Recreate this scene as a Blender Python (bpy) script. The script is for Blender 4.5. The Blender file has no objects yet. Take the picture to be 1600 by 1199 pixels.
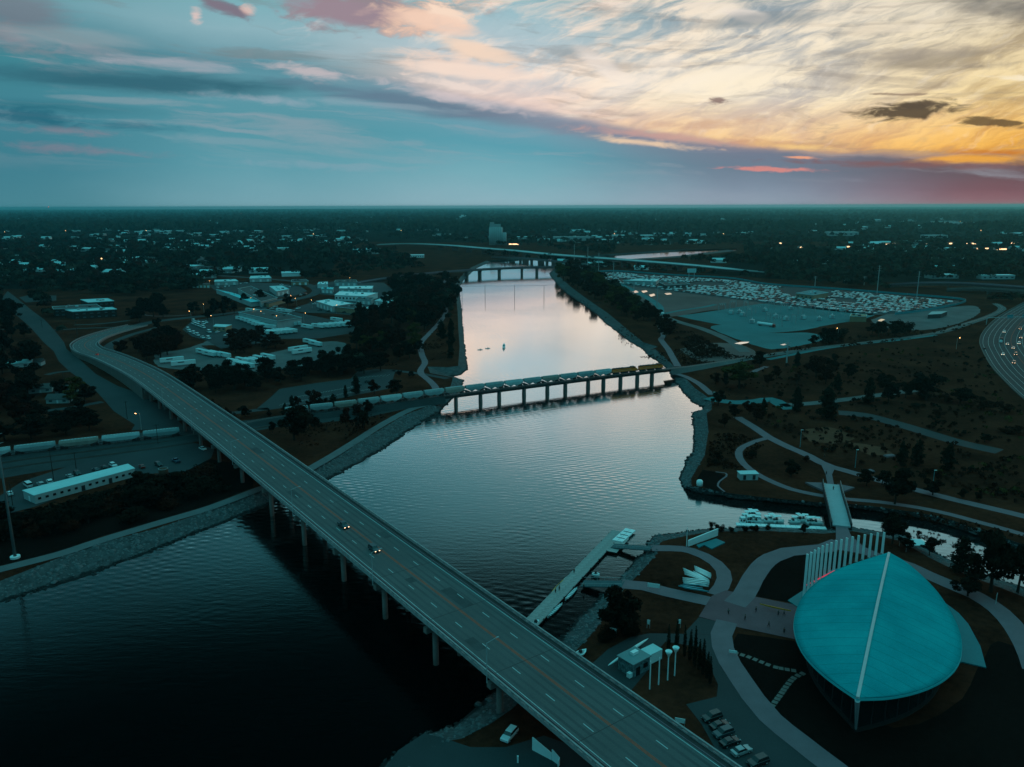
import bpy, math, random
import numpy as np
from mathutils import Vector, Matrix, geometry
random.seed(7); RNG = np.random.default_rng(7)
SC = bpy.context.scene
COL = SC.collection
# ------------------------------------------------------------------ camera
F_PX, CAM_H = 1217.0, 112.0
PITCH = math.atan((599.5-322)/F_PX); ROLL = math.radians(.18)
_f = np.array([0, math.cos(PITCH), -math.sin(PITCH)]); _r = np.array([1., 0, 0]); _u = np.array([0, math.sin(PITCH), math.cos(PITCH)])
_cx = math.cos(ROLL)*_r - math.sin(ROLL)*_u; _cy = math.sin(ROLL)*_r + math.cos(ROLL)*_u
cam_data = bpy.data.cameras.new('camera'); cam = bpy.data.objects.new('camera', cam_data); COL.objects.link(cam)
cam_data.sensor_width = 36; cam_data.lens = 36*F_PX/1600; cam_data.clip_start = 1; cam_data.clip_end = 120000
M = Matrix(((_cx[0], _cy[0], -_f[0], 0), (_cx[1], _cy[1], -_f[1], 0), (_cx[2], _cy[2], -_f[2], CAM_H), (0, 0, 0, 1)))
cam.matrix_world = M; SC.camera = cam
SC.view_settings.view_transform = 'Standard'; SC.view_settings.look = 'None'
SC.view_settings.exposure = 0; SC.view_settings.gamma = 1; SC.view_settings.use_curve_mapping = False
SC.cycles.max_bounces = 5; SC.cycles.diffuse_bounces = 2; SC.cycles.glossy_bounces = 3
SC.cycles.transmission_bounces = 2; SC.cycles.transparent_max_bounces = 4; SC.cycles.volume_bounces = 0
SC.cycles.use_denoising = True
def G(u, v, z=0.0):
    """place on the level z that the survey point (u, v) marks"""
    d = _f*F_PX + _cx*(u-800) - _cy*(v-599.5); t = (z-CAM_H)/d[2]
    return np.array([d[0]*t, d[1]*t, z])
def top_z(base, v):
    """height of something standing on base whose top reaches survey row v"""
    b = np.array(base, float); lo, hi = b[2], b[2]+150
    for _ in range(30):
        m = (lo+hi)/2; q = np.array([b[0], b[1], m-CAM_H]); w = q@_f
        if 599.5-F_PX*(q@_cy)/w > v: lo = m
        else: hi = m
    return lo
def lin(*c):
    return tuple((x/255/12.92 if x/255 <= .04045 else ((x/255+.055)/1.055)**2.4) for x in c)
# ------------------------------------------------------------------ sky
SUN_EL, SUN_AZ = math.radians(3.0), math.radians(36)     # azimuth clockwise from +Y
W = bpy.data.worlds.new('World'); SC.world = W; W.use_nodes = True
wt = W.node_tree; wt.nodes.clear()
class NB:
    def __init__(s, tree): s.t = tree
    def n(s, typ, **k):
        x = s.t.nodes.new(typ)
        for a, b in k.items(): setattr(x, a, b)
        return x
    def put(s, sock, val):
        if isinstance(val, bpy.types.NodeSocket): s.t.links.new(val, sock)
        elif val is not None: sock.default_value = val
    def m(s, op, a, b=None, c=None, clamp=False):
        x = s.n('ShaderNodeMath', operation=op, use_clamp=clamp)
        s.put(x.inputs[0], a); s.put(x.inputs[1], b); s.put(x.inputs[2], c)
        return x.outputs[0]
    def mr(s, v, a, b, c=0., d=1., smooth=True):
        x = s.n('ShaderNodeMapRange', interpolation_type='SMOOTHSTEP' if smooth else 'LINEAR')
        for i, q in enumerate((v, a, b, c, d)): s.put(x.inputs[i], q)
        return x.outputs[0]
    def ramp(s, fac, stops, mode='LINEAR'):
        x = s.n('ShaderNodeValToRGB'); x.color_ramp.interpolation = mode; e = x.color_ramp.elements
        while len(e) < len(stops): e.new(.5)
        for el, (p, c) in zip(e, stops):
            el.position = p; el.color = (*c, 1) if len(c) == 3 else c
        s.put(x.inputs[0], fac); return x.outputs[0]
    def mix(s, f, a, b, mode='MIX', clampf=True):
        x = s.n('ShaderNodeMix', data_type='RGBA', blend_type=mode); x.clamp_factor = clampf
        s.put(x.inputs[0], f); s.put(x.inputs[6], (*a, 1) if isinstance(a, tuple) and len(a) == 3 else a)
        s.put(x.inputs[7], (*b, 1) if isinstance(b, tuple) and len(b) == 3 else b)
        return x.outputs[2]
    def xyz(s, x, y, z=0.):
        c = s.n('ShaderNodeCombineXYZ'); s.put(c.inputs[0], x); s.put(c.inputs[1], y); s.put(c.inputs[2], z); return c.outputs[0]
    def noise(s, vec, scale=5, detail=4, rough=.5, dist=0., out=0):
        x = s.n('ShaderNodeTexNoise'); s.put(x.inputs['Vector'], vec); s.put(x.inputs['Scale'], scale)
        s.put(x.inputs['Detail'], detail); s.put(x.inputs['Roughness'], rough); s.put(x.inputs['Distortion'], dist)
        return x.outputs[out]
def build_sky():
    B = NB(wt)
    tc = B.n('ShaderNodeTexCoord'); sep = B.n('ShaderNodeSeparateXYZ'); wt.links.new(tc.outputs['Generated'], sep.inputs[0])
    az = B.m('ARCTAN2', sep.outputs[0], sep.outputs[1]); el = B.m('ARCSINE', sep.outputs[2])
    el = B.m('MAXIMUM', el, 0.0)
    def ang(u, v):
        d = _f*F_PX + _cx*(u-800) - _cy*(v-599.5); d = d/np.linalg.norm(d)
        return math.atan2(d[0], d[1]), math.asin(d[2])
    # slow warp so that every boundary wanders like drifting cloud
    def warp(scale, sy, amp, seed):
        v = B.xyz(B.m('MULTIPLY', az, scale), B.m('MULTIPLY', el, scale*sy), seed)
        x = B.n('ShaderNodeTexNoise'); B.put(x.inputs['Vector'], v); x.inputs['Scale'].default_value = 1; x.inputs['Detail'].default_value = 5
        x.inputs['Roughness'].default_value = .55
        c = B.n('ShaderNodeSeparateColor'); wt.links.new(x.outputs[1], c.inputs[0])
        return [B.m('MULTIPLY', B.m('SUBTRACT', c.outputs[i], .5), amp) for i in (0, 1)]
    w1 = warp(9, 3.0, 1.0, 3.1)
    azw = B.m('ADD', az, B.m('MULTIPLY', w1[0], .055)); elw = B.m('ADD', el, B.m('MULTIPLY', w1[1], .022))
    # the under edge of the cloud sheet, as elevation over azimuth
    edge_pts = [(-1.2, .20), (ang(0, 0)[0], .172), (ang(400, 0)[0], .160), (ang(600, 0)[0], .148), (ang(800, 0)[0], .118), (ang(1000, 0)[0], .086), (ang(1200, 0)[0], .068), (ang(1600, 0)[0], .054), (1.2, .05)]
    a0, a1 = -1.2, 1.2
    edge = B.ramp(B.mr(az, a0, a1, smooth=False), [((a-a0)/(a1-a0), (e, e, e)) for a, e in edge_pts])
    tb = B.m('DIVIDE', elw, edge, clamp=True)
    ta = B.m('DIVIDE', B.m('SUBTRACT', elw, edge), B.m('SUBTRACT', .34, edge), clamp=True)
    azc = [ang(u, 200)[0] for u in (0, 420, 800, 1180, 1600)]
    wts = [B.mr(azw, azc[i], azc[i+1]) for i in range(4)]
    def cols(fac, tables):
        c = B.ramp(fac, tables[0])
        for w, t in zip(wts, tables[1:]): c = B.mix(w, c, B.ramp(fac, t))
        return c
    L = lin
    below = cols(tb, [
        [(0, L(74,132,146)), (.3, L(62,126,142)), (.6, L(66,130,146)), (.85, L(64,132,145)), (1, L(66,122,136))],
        [(0, L(122,166,178)), (.3, L(94,156,170)), (.6, L(84,148,162)), (.85, L(96,152,166)), (1, L(88,140,155))],
        [(0, L(146,180,192)), (.3, L(120,172,184)), (.6, L(92,158,174)), (.85, L(118,158,175)), (1, L(160,165,178))],
        [(0, L(150,162,178)), (.3, L(128,144,162)), (.6, L(110,128,146)), (.85, L(114,124,142)), (1, L(150,136,140))],
        [(0, L(146,104,112)), (.3, L(124,88,96)), (.6, L(106,86,92)), (.85, L(112,92,90)), (1, L(180,120,70))]])
    gap = cols(ta, [
        [(0, L(70,128,142)), (.2, L(104,156,168)), (.5, L(92,152,164)), (.72, L(70,128,142)), (1, L(24,72,84))],
        [(0, L(100,148,162)), (.2, L(140,178,188)), (.5, L(104,172,182)), (.72, L(80,148,160)), (1, L(42,108,120))],
        [(0, L(225,200,190)), (.2, L(196,205,210)), (.5, L(150,188,198)), (.72, L(110,160,172)), (1, L(90,150,160))],
        [(0, L(232,186,140)), (.2, L(205,198,190)), (.5, L(150,164,172)), (.72, L(120,142,150)), (1, L(125,185,192))],
        [(0, L(226,156,62)), (.2, L(206,176,122)), (.5, L(160,152,136)), (.72, L(118,126,128)), (1, L(120,180,188))]])
    cloud = cols(ta, [
        [(0, L(86,132,146)), (.2, L(120,150,160)), (.5, L(150,150,158)), (.72, L(120,125,135)), (1, L(36,86,98))],
        [(0, L(120,150,164)), (.2, L(190,195,200)), (.5, L(175,185,190)), (.72, L(150,165,170)), (1, L(62,118,130))],
        [(0, L(240,212,200)), (.2, L(252,232,215)), (.5, L(245,222,205)), (.72, L(215,208,206)), (1, L(98,158,168))],
        [(0, L(250,205,140)), (.2, L(255,240,212)), (.5, L(246,232,210)), (.72, L(208,202,194)), (1, L(150,205,210))],
        [(0, L(255,188,66)), (.2, L(250,222,160)), (.5, L(232,220,194)), (.72, L(196,188,174)), (1, L(150,200,205))]])
    # fibrous noise, streaks climbing gently to the right and fanning
    def fib(rot, sx, sy, det, seed, dist=.8):
        ca, sa = math.cos(rot), math.sin(rot)
        p = B.m('ADD', B.m('MULTIPLY', azw, ca), B.m('MULTIPLY', elw, sa))
        q = B.m('SUBTRACT', B.m('MULTIPLY', elw, ca), B.m('MULTIPLY', azw, sa))
        return B.noise(B.xyz(B.m('MULTIPLY', p, sx), B.m('MULTIPLY', q, sy), seed), 1, det, .58, dist)
    n1 = fib(.22, 7, 34, 8, 1.7); n2 = fib(-.06, 5, 55, 7, 8.2); n3 = fib(.35, 16, 60, 7, 4.4, 1.2)
    cov = B.ramp(B.mr(azw, azc[0], azc[4], smooth=False), [(0, (.37,)*3), (.25, (.36,)*3), (.42, (.41,)*3), (.55, (.50,)*3), (.7, (.55,)*3), (1, (.52,)*3)])
    nn = B.m('ADD', B.m('MULTIPLY', n1, .62), B.m('MULTIPLY', n3, .38))
    cm = B.mr(B.m('ADD', nn, cov), .92, 1.13)
    above = B.mix(cm, gap, cloud)
    # softer darker shelves in the lit sheet
    above = B.mix(B.m('MULTIPLY', B.mr(n2, .50, .66), .6), above, B.mix(.6, above, L(122,112,108)))
    n4 = fib(.42, 30, 100, 6, 6.6, .7); rt = B.mr(azw, azc[1], azc[3]); above = B.mix(B.m('MULTIPLY', B.mr(n4, .52, .72), B.m('MULTIPLY', rt, .22)), above, B.mix(.75, above, (1., .93, .84))); above = B.mix(B.m('MULTIPLY', B.mr(n4, .48, .3), B.m('MULTIPLY', rt, .24)), above, B.mix(.6, above, L(110,125,135)))
    bl = B.mix(B.m('MULTIPLY', B.mr(n2, .48, .70), B.mr(tb, .15, .6)), below, B.mix(.45, below, L(160,165,175)))
    col = B.mix(B.mr(B.m('SUBTRACT', elw, edge), -.008, .007), bl, above)
    # individual clouds: (u0,v0)-(u1,v1) long axis, half thickness, colour, opacity, softness, kind of fraying
    angv = B.xyz(az, el)
    def fray(sx, sy, rot, seed):
        mp = B.n('ShaderNodeMapping'); B.put(mp.inputs[0], angv); mp.inputs['Rotation'].default_value = (0, 0, rot)
        mp.inputs['Scale'].default_value = (sx, sy, 1); mp.inputs['Location'].default_value = (seed, seed*1.7, seed)
        ns = B.noise(mp.outputs[0], 1, 7, .6, .6)
        return [B.m('MULTIPLY_ADD', ns, 2*r, 1-r) for r in (1.1,)][0]
    FR = [fray(26, 70, .0, 2.3), fray(30, 95, .06, 5.1), fray(12, 85, -.2, 7.7), fray(46, 170, .0, 1.2)]
    FR.append(B.m('MULTIPLY_ADD', FR[2], .35, .65))
    def feat(col, u0, v0, u1, v1, w, c, op=1., soft=.9, f=1, *_):
        A, Bp = ang(u0, v0), ang(u1, v1)
        dx, dy = Bp[0]-A[0], Bp[1]-A[1]; h = math.hypot(dx, dy)/2
        if isinstance(f, tuple): f = 0 if f[1] <= 75 else (3 if f[1] >= 140 else (2 if f[0] < 16 else 1))
        mp = B.n('ShaderNodeMapping', vector_type='TEXTURE'); B.put(mp.inputs[0], angv)
        mp.inputs['Location'].default_value = ((A[0]+Bp[0])/2, (A[1]+Bp[1])/2, 0); mp.inputs['Rotation'].default_value = (0, 0, math.atan2(dy, dx))
        mp.inputs['Scale'].default_value = (h, w/F_PX, 1)
        ln = B.n('ShaderNodeVectorMath', operation='LENGTH'); B.put(ln.inputs[0], mp.outputs[0])
        k = B.m('SUBTRACT', FR[f], ln.outputs['Value'])
        return B.mix(B.mr(k, 0., soft, 0., op), col, c)
    for a in [
        # blue-grey shelf sweeping from the left
        (-260,96,620,142,20, L(50,100,116), .92, .8, 4), (-200,150,300,178,12, L(40,104,120), .5, 1.0, 4), (360,112,960,206,19, L(98,122,142), .85, .8, 4), (640,160,1240,244,19, L(132,134,152), .6, .8, 4),
        (560,120,840,180,12, L(222,205,205), .6, 1.0), (400,98,580,128,12, L(222,200,200), .6, 1.0),
        (-60,175,170,190,18, L(30,98,118), .8, .9), (60,188,330,205,8, L(40,105,125), .5, 1.0),
        (-40,196,220,212,7, L(150,128,142), .45, 1.0), (-60,222,280,245,9, L(142,126,142), .5, 1.1), (300,248,680,268,8, L(140,165,180), .4, 1.1),
        (260,140,540,168,8, L(165,175,188), .5, 1.0), (-80,20,120,95,26, L(150,140,148), .55, 1.1), (40,60,260,105,12, L(150,150,160), .45, 1.1),
        # pink cumulus, top middle
        (400,4,760,30,34, L(150,134,142), .95, .6, (22,60)), (560,34,760,14,30, L(236,200,178), .95, .7, (26,60)), (640,8,760,40,20, L(250,222,200), .9, .7, (40,70)),
        (290,-14,410,34,12, L(120,112,126), .85, .7), (372,10,402,22,9, L(225,190,180), .8, .8), (292,24,318,28,12, L(222,196,190), .85, .8, (60,80)),
        (560,80,860,120,22, L(242,214,196), .75, .9, (26,90)), (660,50,830,110,18, L(240,212,190), .75, .9, (26,80)), (620,118,800,150,10, L(246,226,214), .7, 1.), 
        (590,96,862,122,13, L(246,222,206), .85, .6, 4), (670,62,838,98,13, L(244,216,194), .8, .6, 4), (600,18,760,52,15, L(244,208,186), .8, .55, 4), (420,2,640,30,20, L(156,136,148), .7, .6, 4), (300,-6,400,30,7, L(128,116,130), .7, .6, 4), (880,60,1010,150,16, L(240,228,218), .6, .7, 4), (1000,150,1240,90,14, L(252,240,222), .6, .7, 4), (1120,14,1220,34,11, L(238,226,214), .7, .6, 4), (1290,48,1480,40,7, L(236,222,198), .6, .6, 4), (1330,108,1600,76,12, L(140,130,114), .55, .7, 4), (1040,40,1340,20,14, L(128,140,146), .6, .8, 4),
        (-60,40,260,70,16, L(150,165,172), .5, .7, 4), (-80,0,140,30,26, L(120,112,124), .6, .7, 4), (120,84,420,112,9, L(176,176,186), .5, .7, 2), (60,150,360,165,7, L(140,160,170), .5, .7, 2), (180,205,520,232,8, L(130,160,172), .5, .8, 2), (430,150,760,176,7, L(150,172,184), .5, .8, 2), (420,70,620,92,10, L(168,190,198), .5, .8, 2), (1440,-10,1700,20,22, L(112,112,110), .6, .8, 4),
        # cream fans on the right
        (860,190,1120,60,24, L(255,240,222), .6, 1.1, (14,80)), (930,180,1290,80,26, L(255,240,212), .6, 1.1, (12,80)), 
        (1260,92,1600,76,14, L(158,148,136), .6, 1.), (1380,118,1640,90,10, L(150,140,126), .5, 1.), 
        # under the sheet
        (860,196,1260,232,9, L(206,160,150), .7, 1.), (1000,200,1220,186,10, L(205,165,140), .6, 1.), (1080,214,1400,240,9, L(192,140,110), .6, 1.), (880,208,1130,236,7, L(250,214,176), .75, 1.), (1150,222,1360,238,7, L(255,214,140), .7, 1.),
        (1380,250,1700,248,8, L(250,176,60), .8, .9, (14,120)), (1440,236,1700,240,5, L(205,120,40), .7, 1.),
        (1160,250,1700,262,7, L(130,92,92), .75, 1.), (1118,262,1296,267,5, L(226,140,130), .8, .7, (30,200)), (1210,245,1290,248,3, L(250,170,130), .8, .8, (40,200)), 
        # dark scraps in front of the glow
        (1322,180,1510,168,15, L(84,72,58), .95, .6, (40,120)), (1380,170,1500,158,8, L(92,80,66), .9, .6, (50,120)), (1480,186,1620,196,7, L(100,82,58), .9, .6, (40,140)), (1100,158,1150,158,5, L(140,118,112), .9, .7, (60,150)),
        (1345,147,1460,148,2.5, L(150,128,110), .8, .7, (40,200)), (1530,120,1640,124,4, L(250,235,205), .8, .8, (50,160)), 
    ]:
        col = feat(col, *a)
    # the graded air overhead: Nishita blue tinted to the teal of the zenith
    sky = B.n('ShaderNodeTexSky', sky_type='NISHITA', sun_disc=False, sun_elevation=SUN_EL, sun_rotation=SUN_AZ, air_density=1.5, dust_density=2.)
    nis = B.mix(1., sky.outputs[0], (.03, .05, .055), 'MULTIPLY')
    back = B.mix(B.mr(B.m('ABSOLUTE', az), .9, 2.2), col, B.mix(B.mr(el, 0., .6), L(60,120,135), L(48,112,124)))
    zen = B.mix(.2, ZENITH, nis)
    col = B.mix(B.mr(el, .24, 1.2), back, zen)
    bg = B.n('ShaderNodeBackground'); wt.links.new(col, bg.inputs[0]); bg.inputs[1].default_value = 1.0
    out = B.n('ShaderNodeOutputWorld'); wt.links.new(bg.outputs[0], out.inputs[0])
ZENITH = (.115, .80, .90); HAZE = 4.4e-5
build_sky()
W.cycles.sampling_method = 'MANUAL'; W.cycles.sample_map_resolution = 512
sun_d = bpy.data.lights.new('sun', 'SUN'); sun_d.energy = .12; sun_d.angle = math.radians(6); sun_d.color = (1, .55, .3)
sun = bpy.data.objects.new('sun', sun_d); COL.objects.link(sun)
sun.rotation_euler = Vector((math.sin(SUN_AZ)*math.cos(SUN_EL), math.cos(SUN_AZ)*math.cos(SUN_EL), math.sin(SUN_EL))).to_track_quat('Z', 'Y').to_euler()
# ------------------------------------------------------------------ helpers
MATS = {}
def mat(name, col, rough=.85, var=.2, scale=.25, fine=3., bump=0., bscale=2., spec=.2, metal=0., emit=None, estr=0., col2=None, detail=5):
    if name in MATS: return MATS[name]
    m = bpy.data.materials.new(name); m.use_nodes = True; MATS[name] = m
    t = m.node_tree; B = NB(t); p = t.nodes['Principled BSDF']
    p.inputs['Roughness'].default_value = rough; p.inputs['Specular IOR Level'].default_value = spec; p.inputs['Metallic'].default_value = metal
    if emit:
        p.inputs['Base Color'].default_value = (*col, 1)
        p.inputs['Emission Color'].default_value = (*emit, 1); p.inputs['Emission Strength'].default_value = estr
        m.cycles.emission_sampling = 'NONE'; return m
    if var <= 0:
        p.inputs['Base Color'].default_value = (*col, 1); return m
    tc = B.n('ShaderNodeTexCoord')
    n1 = B.noise(tc.outputs['Object'], scale, detail, .6); n2 = B.noise(tc.outputs['Object'], fine, 3, .6)
    f = B.mr(B.m('ADD', B.m('MULTIPLY', n1, .65), B.m('MULTIPLY', n2, .35)), .3, .7, smooth=False)
    a = tuple(c*(1-var) for c in col); b = tuple(c*(1+var) for c in (col2 or col))
    t.links.new(B.mix(f, a, b), p.inputs['Base Color'])
    if bump:
        bn = B.n('ShaderNodeBump'); bn.inputs['Strength'].default_value = bump; bn.inputs['Distance'].default_value = .3
        B.put(bn.inputs['Height'], B.noise(tc.outputs['Object'], bscale, 4, .65)); t.links.new(bn.outputs[0], p.inputs['Normal'])
    return m
class MB:
    """collects shapes that belong to one mesh"""
    def __init__(s): s.v = []; s.f = []
    def add(s, vs, fs):
        o = len(s.v); s.v += [tuple(float(c) for c in p) for p in vs]; s.f += [tuple(i+o for i in f) for f in fs]; return s
    def box(s, c, size, rz=0., top=1.):
        x, y, z = [q/2 for q in size]; ca, sa = math.cos(rz), math.sin(rz); vs = []
        for dz in (-z, z):
            k = top if dz > 0 else 1.
            for dx, dy in ((-x, -y), (x, -y), (x, y), (-x, y)):
                dx *= k; dy *= k; vs.append((c[0]+dx*ca-dy*sa, c[1]+dx*sa+dy*ca, c[2]+dz))
        return s.add(vs, [(0, 3, 2, 1), (4, 5, 6, 7), (0, 1, 5, 4), (1, 2, 6, 5), (2, 3, 7, 6), (3, 0, 4, 7)])
    def prism(s, poly, z0, z1):
        n = len(poly); a = sum(poly[i][0]*poly[(i+1) % n][1]-poly[(i+1) % n][0]*poly[i][1] for i in range(n))
        if a < 0: poly = poly[::-1]
        g = lambda q, i: q[i] if hasattr(q, '__len__') else q
        vs = [(p[0], p[1], g(z0, i)) for i, p in enumerate(poly)]+[(p[0], p[1], g(z1, i)) for i, p in enumerate(poly)]
        return s.add(vs, [tuple(range(n-1, -1, -1)), tuple(range(n, 2*n))]+[(i, (i+1) % n, (i+1) % n+n, i+n) for i in range(n)])
    def tube(s, p0, p1, r0, r1=None, n=8):
        r1 = r0 if r1 is None else r1; a = Vector([float(q) for q in p0]); b = Vector([float(q) for q in p1]); d = (b-a).normalized()
        x = d.orthogonal().normalized(); y = d.cross(x); vs = []
        for c, r in ((a, r0), (b, r1)):
            for i in range(n):
                t = 2*math.pi*i/n; vs.append(c+x*math.cos(t)*r+y*math.sin(t)*r)
        return s.add(vs, [tuple(range(n-1, -1, -1)), tuple(range(n, 2*n))]+[(i, (i+1) % n, (i+1) % n+n, i+n) for i in range(n)])
    def lathe(s, prof, c=(0, 0, 0), n=12):
        vs = [(c[0]+r*math.cos(2*math.pi*i/n), c[1]+r*math.sin(2*math.pi*i/n), c[2]+z) for r, z in prof for i in range(n)]
        fs = [(k*n+i, k*n+(i+1) % n, (k+1)*n+(i+1) % n, (k+1)*n+i) for k in range(len(prof)-1) for i in range(n)]
        return s.add(vs, fs)
    def hull(s, L, W, H, z0=0., n=10, sharp=1.6, deck=True, c=(0, 0), rz=0.):
        """boat hull along x, pointed at both ends"""
        ca, sa = math.cos(rz), math.sin(rz); ring = []
        for i in range(n+1):
            x = -L/2+L*i/n; w = W/2*max(.02, 1-abs(2*i/n-1)**sharp); lift = H*.25*abs(2*i/n-1)**3
            ring.append([(x, -w, z0+H+lift), (x, -w*.55, z0+lift), (x, w*.55, z0+lift), (x, w, z0+H+lift)])
        vs = [(c[0]+p[0]*ca-p[1]*sa, c[1]+p[0]*sa+p[1]*ca, p[2]) for r in ring for p in r]; fs = []
        for i in range(n):
            a, b = i*4, i*4+4
            fs += [(a+k, b+k, b+k+1, a+k+1) for k in range(3)]
            if deck: fs.append((a+3, b+3, b, a))
        return s.add(vs, fs+[(0, 1, 2, 3), (n*4+3, n*4+2, n*4+1, n*4)])
    def mesh(s, name, m):
        me = bpy.data.meshes.new(name); me.from_pydata(s.v, [], s.f)
        if m: me.materials.append(m)
        me.validate(); return me
    def build(s, name, m, parent=None, smooth=False, **k):
        me = s.mesh(name, m); o = bpy.data.objects.new(name, me); COL.objects.link(o)
        if smooth: me.shade_smooth()
        if parent is not None: o.parent = parent
        for a, b in k.items(): o[a] = b
        return o
def npmesh(name, V, T, m):
    me = bpy.data.meshes.new(name); V = np.ascontiguousarray(V, dtype=np.float32).reshape(-1, 3); T = np.ascontiguousarray(T, dtype=np.int32).reshape(-1, 3)
    me.vertices.add(len(V)); me.vertices.foreach_set('co', V.ravel()); me.loops.add(T.size); me.loops.foreach_set('vertex_index', T.ravel())
    me.polygons.add(len(T)); me.polygons.foreach_set('loop_start', np.arange(0, T.size, 3, dtype=np.int32)); me.update(calc_edges=True)
    if m: me.materials.append(m)
    return me
def link(name, me, parent=None, **k):
    o = bpy.data.objects.new(name, me); COL.objects.link(o)
    if parent is not None: o.parent = parent
    for a, b in k.items(): o[a] = b
    return o
def tag(o, label, cat, group=None):
    o['label'] = label; o['category'] = cat
    if group: o['group'] = group
    return o
def thing(name, label, cat, loc=(0, 0, 0), rz=0., group=None, s=None):
    o = bpy.data.objects.new(name, None); COL.objects.link(o); o.empty_display_size = .3
    o.location = [float(q) for q in loc]; o.rotation_euler = (0, 0, rz)
    if s is not None: o.scale = s if hasattr(s, '__len__') else (s, s, s)
    return tag(o, label, cat, group)
KIDS = {}
def dup(src, loc, rz=0., label=None, group=None, s=None, recol=None):
    """copy a thing with its parts and their parts"""
    if src.name not in KIDS: KIDS[src.name] = [(c, list(c.children)) for c in src.children]
    r = src.copy(); COL.objects.link(r); r.location = [float(q) for q in loc]; r.rotation_euler = (0, 0, rz)
    if s is not None: r.scale = s if hasattr(s, '__len__') else (s, s, s)
    if label: r['label'] = label
    if group: r['group'] = group
    for c, gs in KIDS[src.name]:
        k = c.copy(); COL.objects.link(k); k.parent = r
        if recol and c.name.split('.')[0] in recol: k.data = recol[c.name.split('.')[0]]
        for g in gs:
            q = g.copy(); COL.objects.link(q); q.parent = k
    return r
USED = set()
def put(src, loc, rz=0., label=None, group=None, s=None, recol=None):
    """the first placement moves the thing itself, later ones copy it"""
    if src.name in USED: return dup(src, loc, rz, label, group, s, recol)
    USED.add(src.name); KIDS[src.name] = [(c, list(c.children)) for c in src.children]
    src.location = [float(q) for q in loc]; src.rotation_euler = (0, 0, rz)
    if s is not None: src.scale = s if hasattr(s, '__len__') else (s, s, s)
    if label: src['label'] = label
    if group: src['group'] = group
    if recol:
        for c in src.children:
            n = c.name.split('.')[0]
            if n in recol: c.data = recol[n]
    return src
def smooth_line(P, step=4.):
    P = [np.array(p, float) for p in P]; Q = [2*P[0]-P[1]]+P+[2*P[-1]-P[-2]]; out = []
    for i in range(1, len(Q)-2):
        n = max(1, int(np.linalg.norm(Q[i+1]-Q[i])/step)); a, b, c, d = Q[i-1:i+3]
        for k in range(n):
            t = k/n; out.append(.5*((2*b)+(-a+c)*t+(2*a-5*b+4*c-d)*t*t+(-a+3*b-3*c+d)*t**3))
    return out+[Q[-2]]
def offs(line, d):
    out = []
    for i, p in enumerate(line):
        a = line[max(0, i-1)]; b = line[min(len(line)-1, i+1)]; t = (b-a)[:2]; t = t/np.linalg.norm(t)
        q = p.copy(); q[0] += t[1]*d; q[1] -= t[0]*d; out.append(q)
    return out
def ribbon(mb, line, d0, d1, z0=0., z1=None, thick=None):
    """strip along a line between two offsets (right of travel is +); thick makes it a solid"""
    z1 = z0 if z1 is None else z1
    A, Bq = offs(line, d0), offs(line, d1); n = len(line)
    if thick is None:
        vs = [(p[0], p[1], p[2]+z0) for p in A]+[(p[0], p[1], p[2]+z1) for p in Bq]
        fs = [(i, n+i, n+i+1, i+1) for i in range(n-1)]
        if d1 < d0: fs = [f[::-1] for f in fs]
        return mb.add(vs, fs)
    vs = []
    for a, b in zip(A, Bq): vs += [(a[0], a[1], a[2]+z0), (b[0], b[1], b[2]+z1), (b[0], b[1], b[2]+z1-thick), (a[0], a[1], a[2]+z0-thick)]
    fs = []
    for i in range(n-1):
        k = i*4; fs += [(k+j, k+(j+1) % 4, k+4+(j+1) % 4, k+4+j) for j in range(4)]
    fs += [(3, 2, 1, 0), ((n-1)*4, (n-1)*4+1, (n-1)*4+2, (n-1)*4+3)]
    return mb.add(vs, fs)
def gp(pts, z=0.): return [G(u, v, z) for u, v in pts]
def tri_poly(pts3):
    t = geometry.tessellate_polygon([[Vector([float(c) for c in p]) for p in pts3]])
    fs = []
    for f in t:
        a, b, c = [pts3[i] for i in f]
        fs.append(tuple(f) if (b[0]-a[0])*(c[1]-a[1])-(b[1]-a[1])*(c[0]-a[0]) > 0 else tuple(f)[::-1])
    return fs
def patch(name, pts, z, m, rough_edge=0.):
    if not rough_edge and m in (m_dirt, m_gravel, m_pale): rough_edge = .7
    P = gp(pts); L = smooth_line(P+[P[0]], 6.)[:-1] if rough_edge else P
    if rough_edge: L = [p+np.array([random.uniform(-1, 1), random.uniform(-1, 1), 0])*rough_edge for p in L]
    L = [np.array([p[0], p[1], z]) for p in L]
    o = MB().add(L, tri_poly(L)).build(name, m); o['kind'] = 'structure'; return o
PATHS = []
def strip(name, pts, w, z, m, step=4.):
    L = smooth_line(gp(pts), step); PATHS.append(([np.array(p[:2]) for p in L[::2]]+[np.array(L[-1][:2])], w)); L = [p+np.array([random.uniform(-.12, .12), random.uniform(-.12, .12), 0]) for p in L]; mb = MB(); ribbon(mb, L, -w/2, w/2, z); o = mb.build(name, m); o['kind'] = 'structure'; return o
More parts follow.
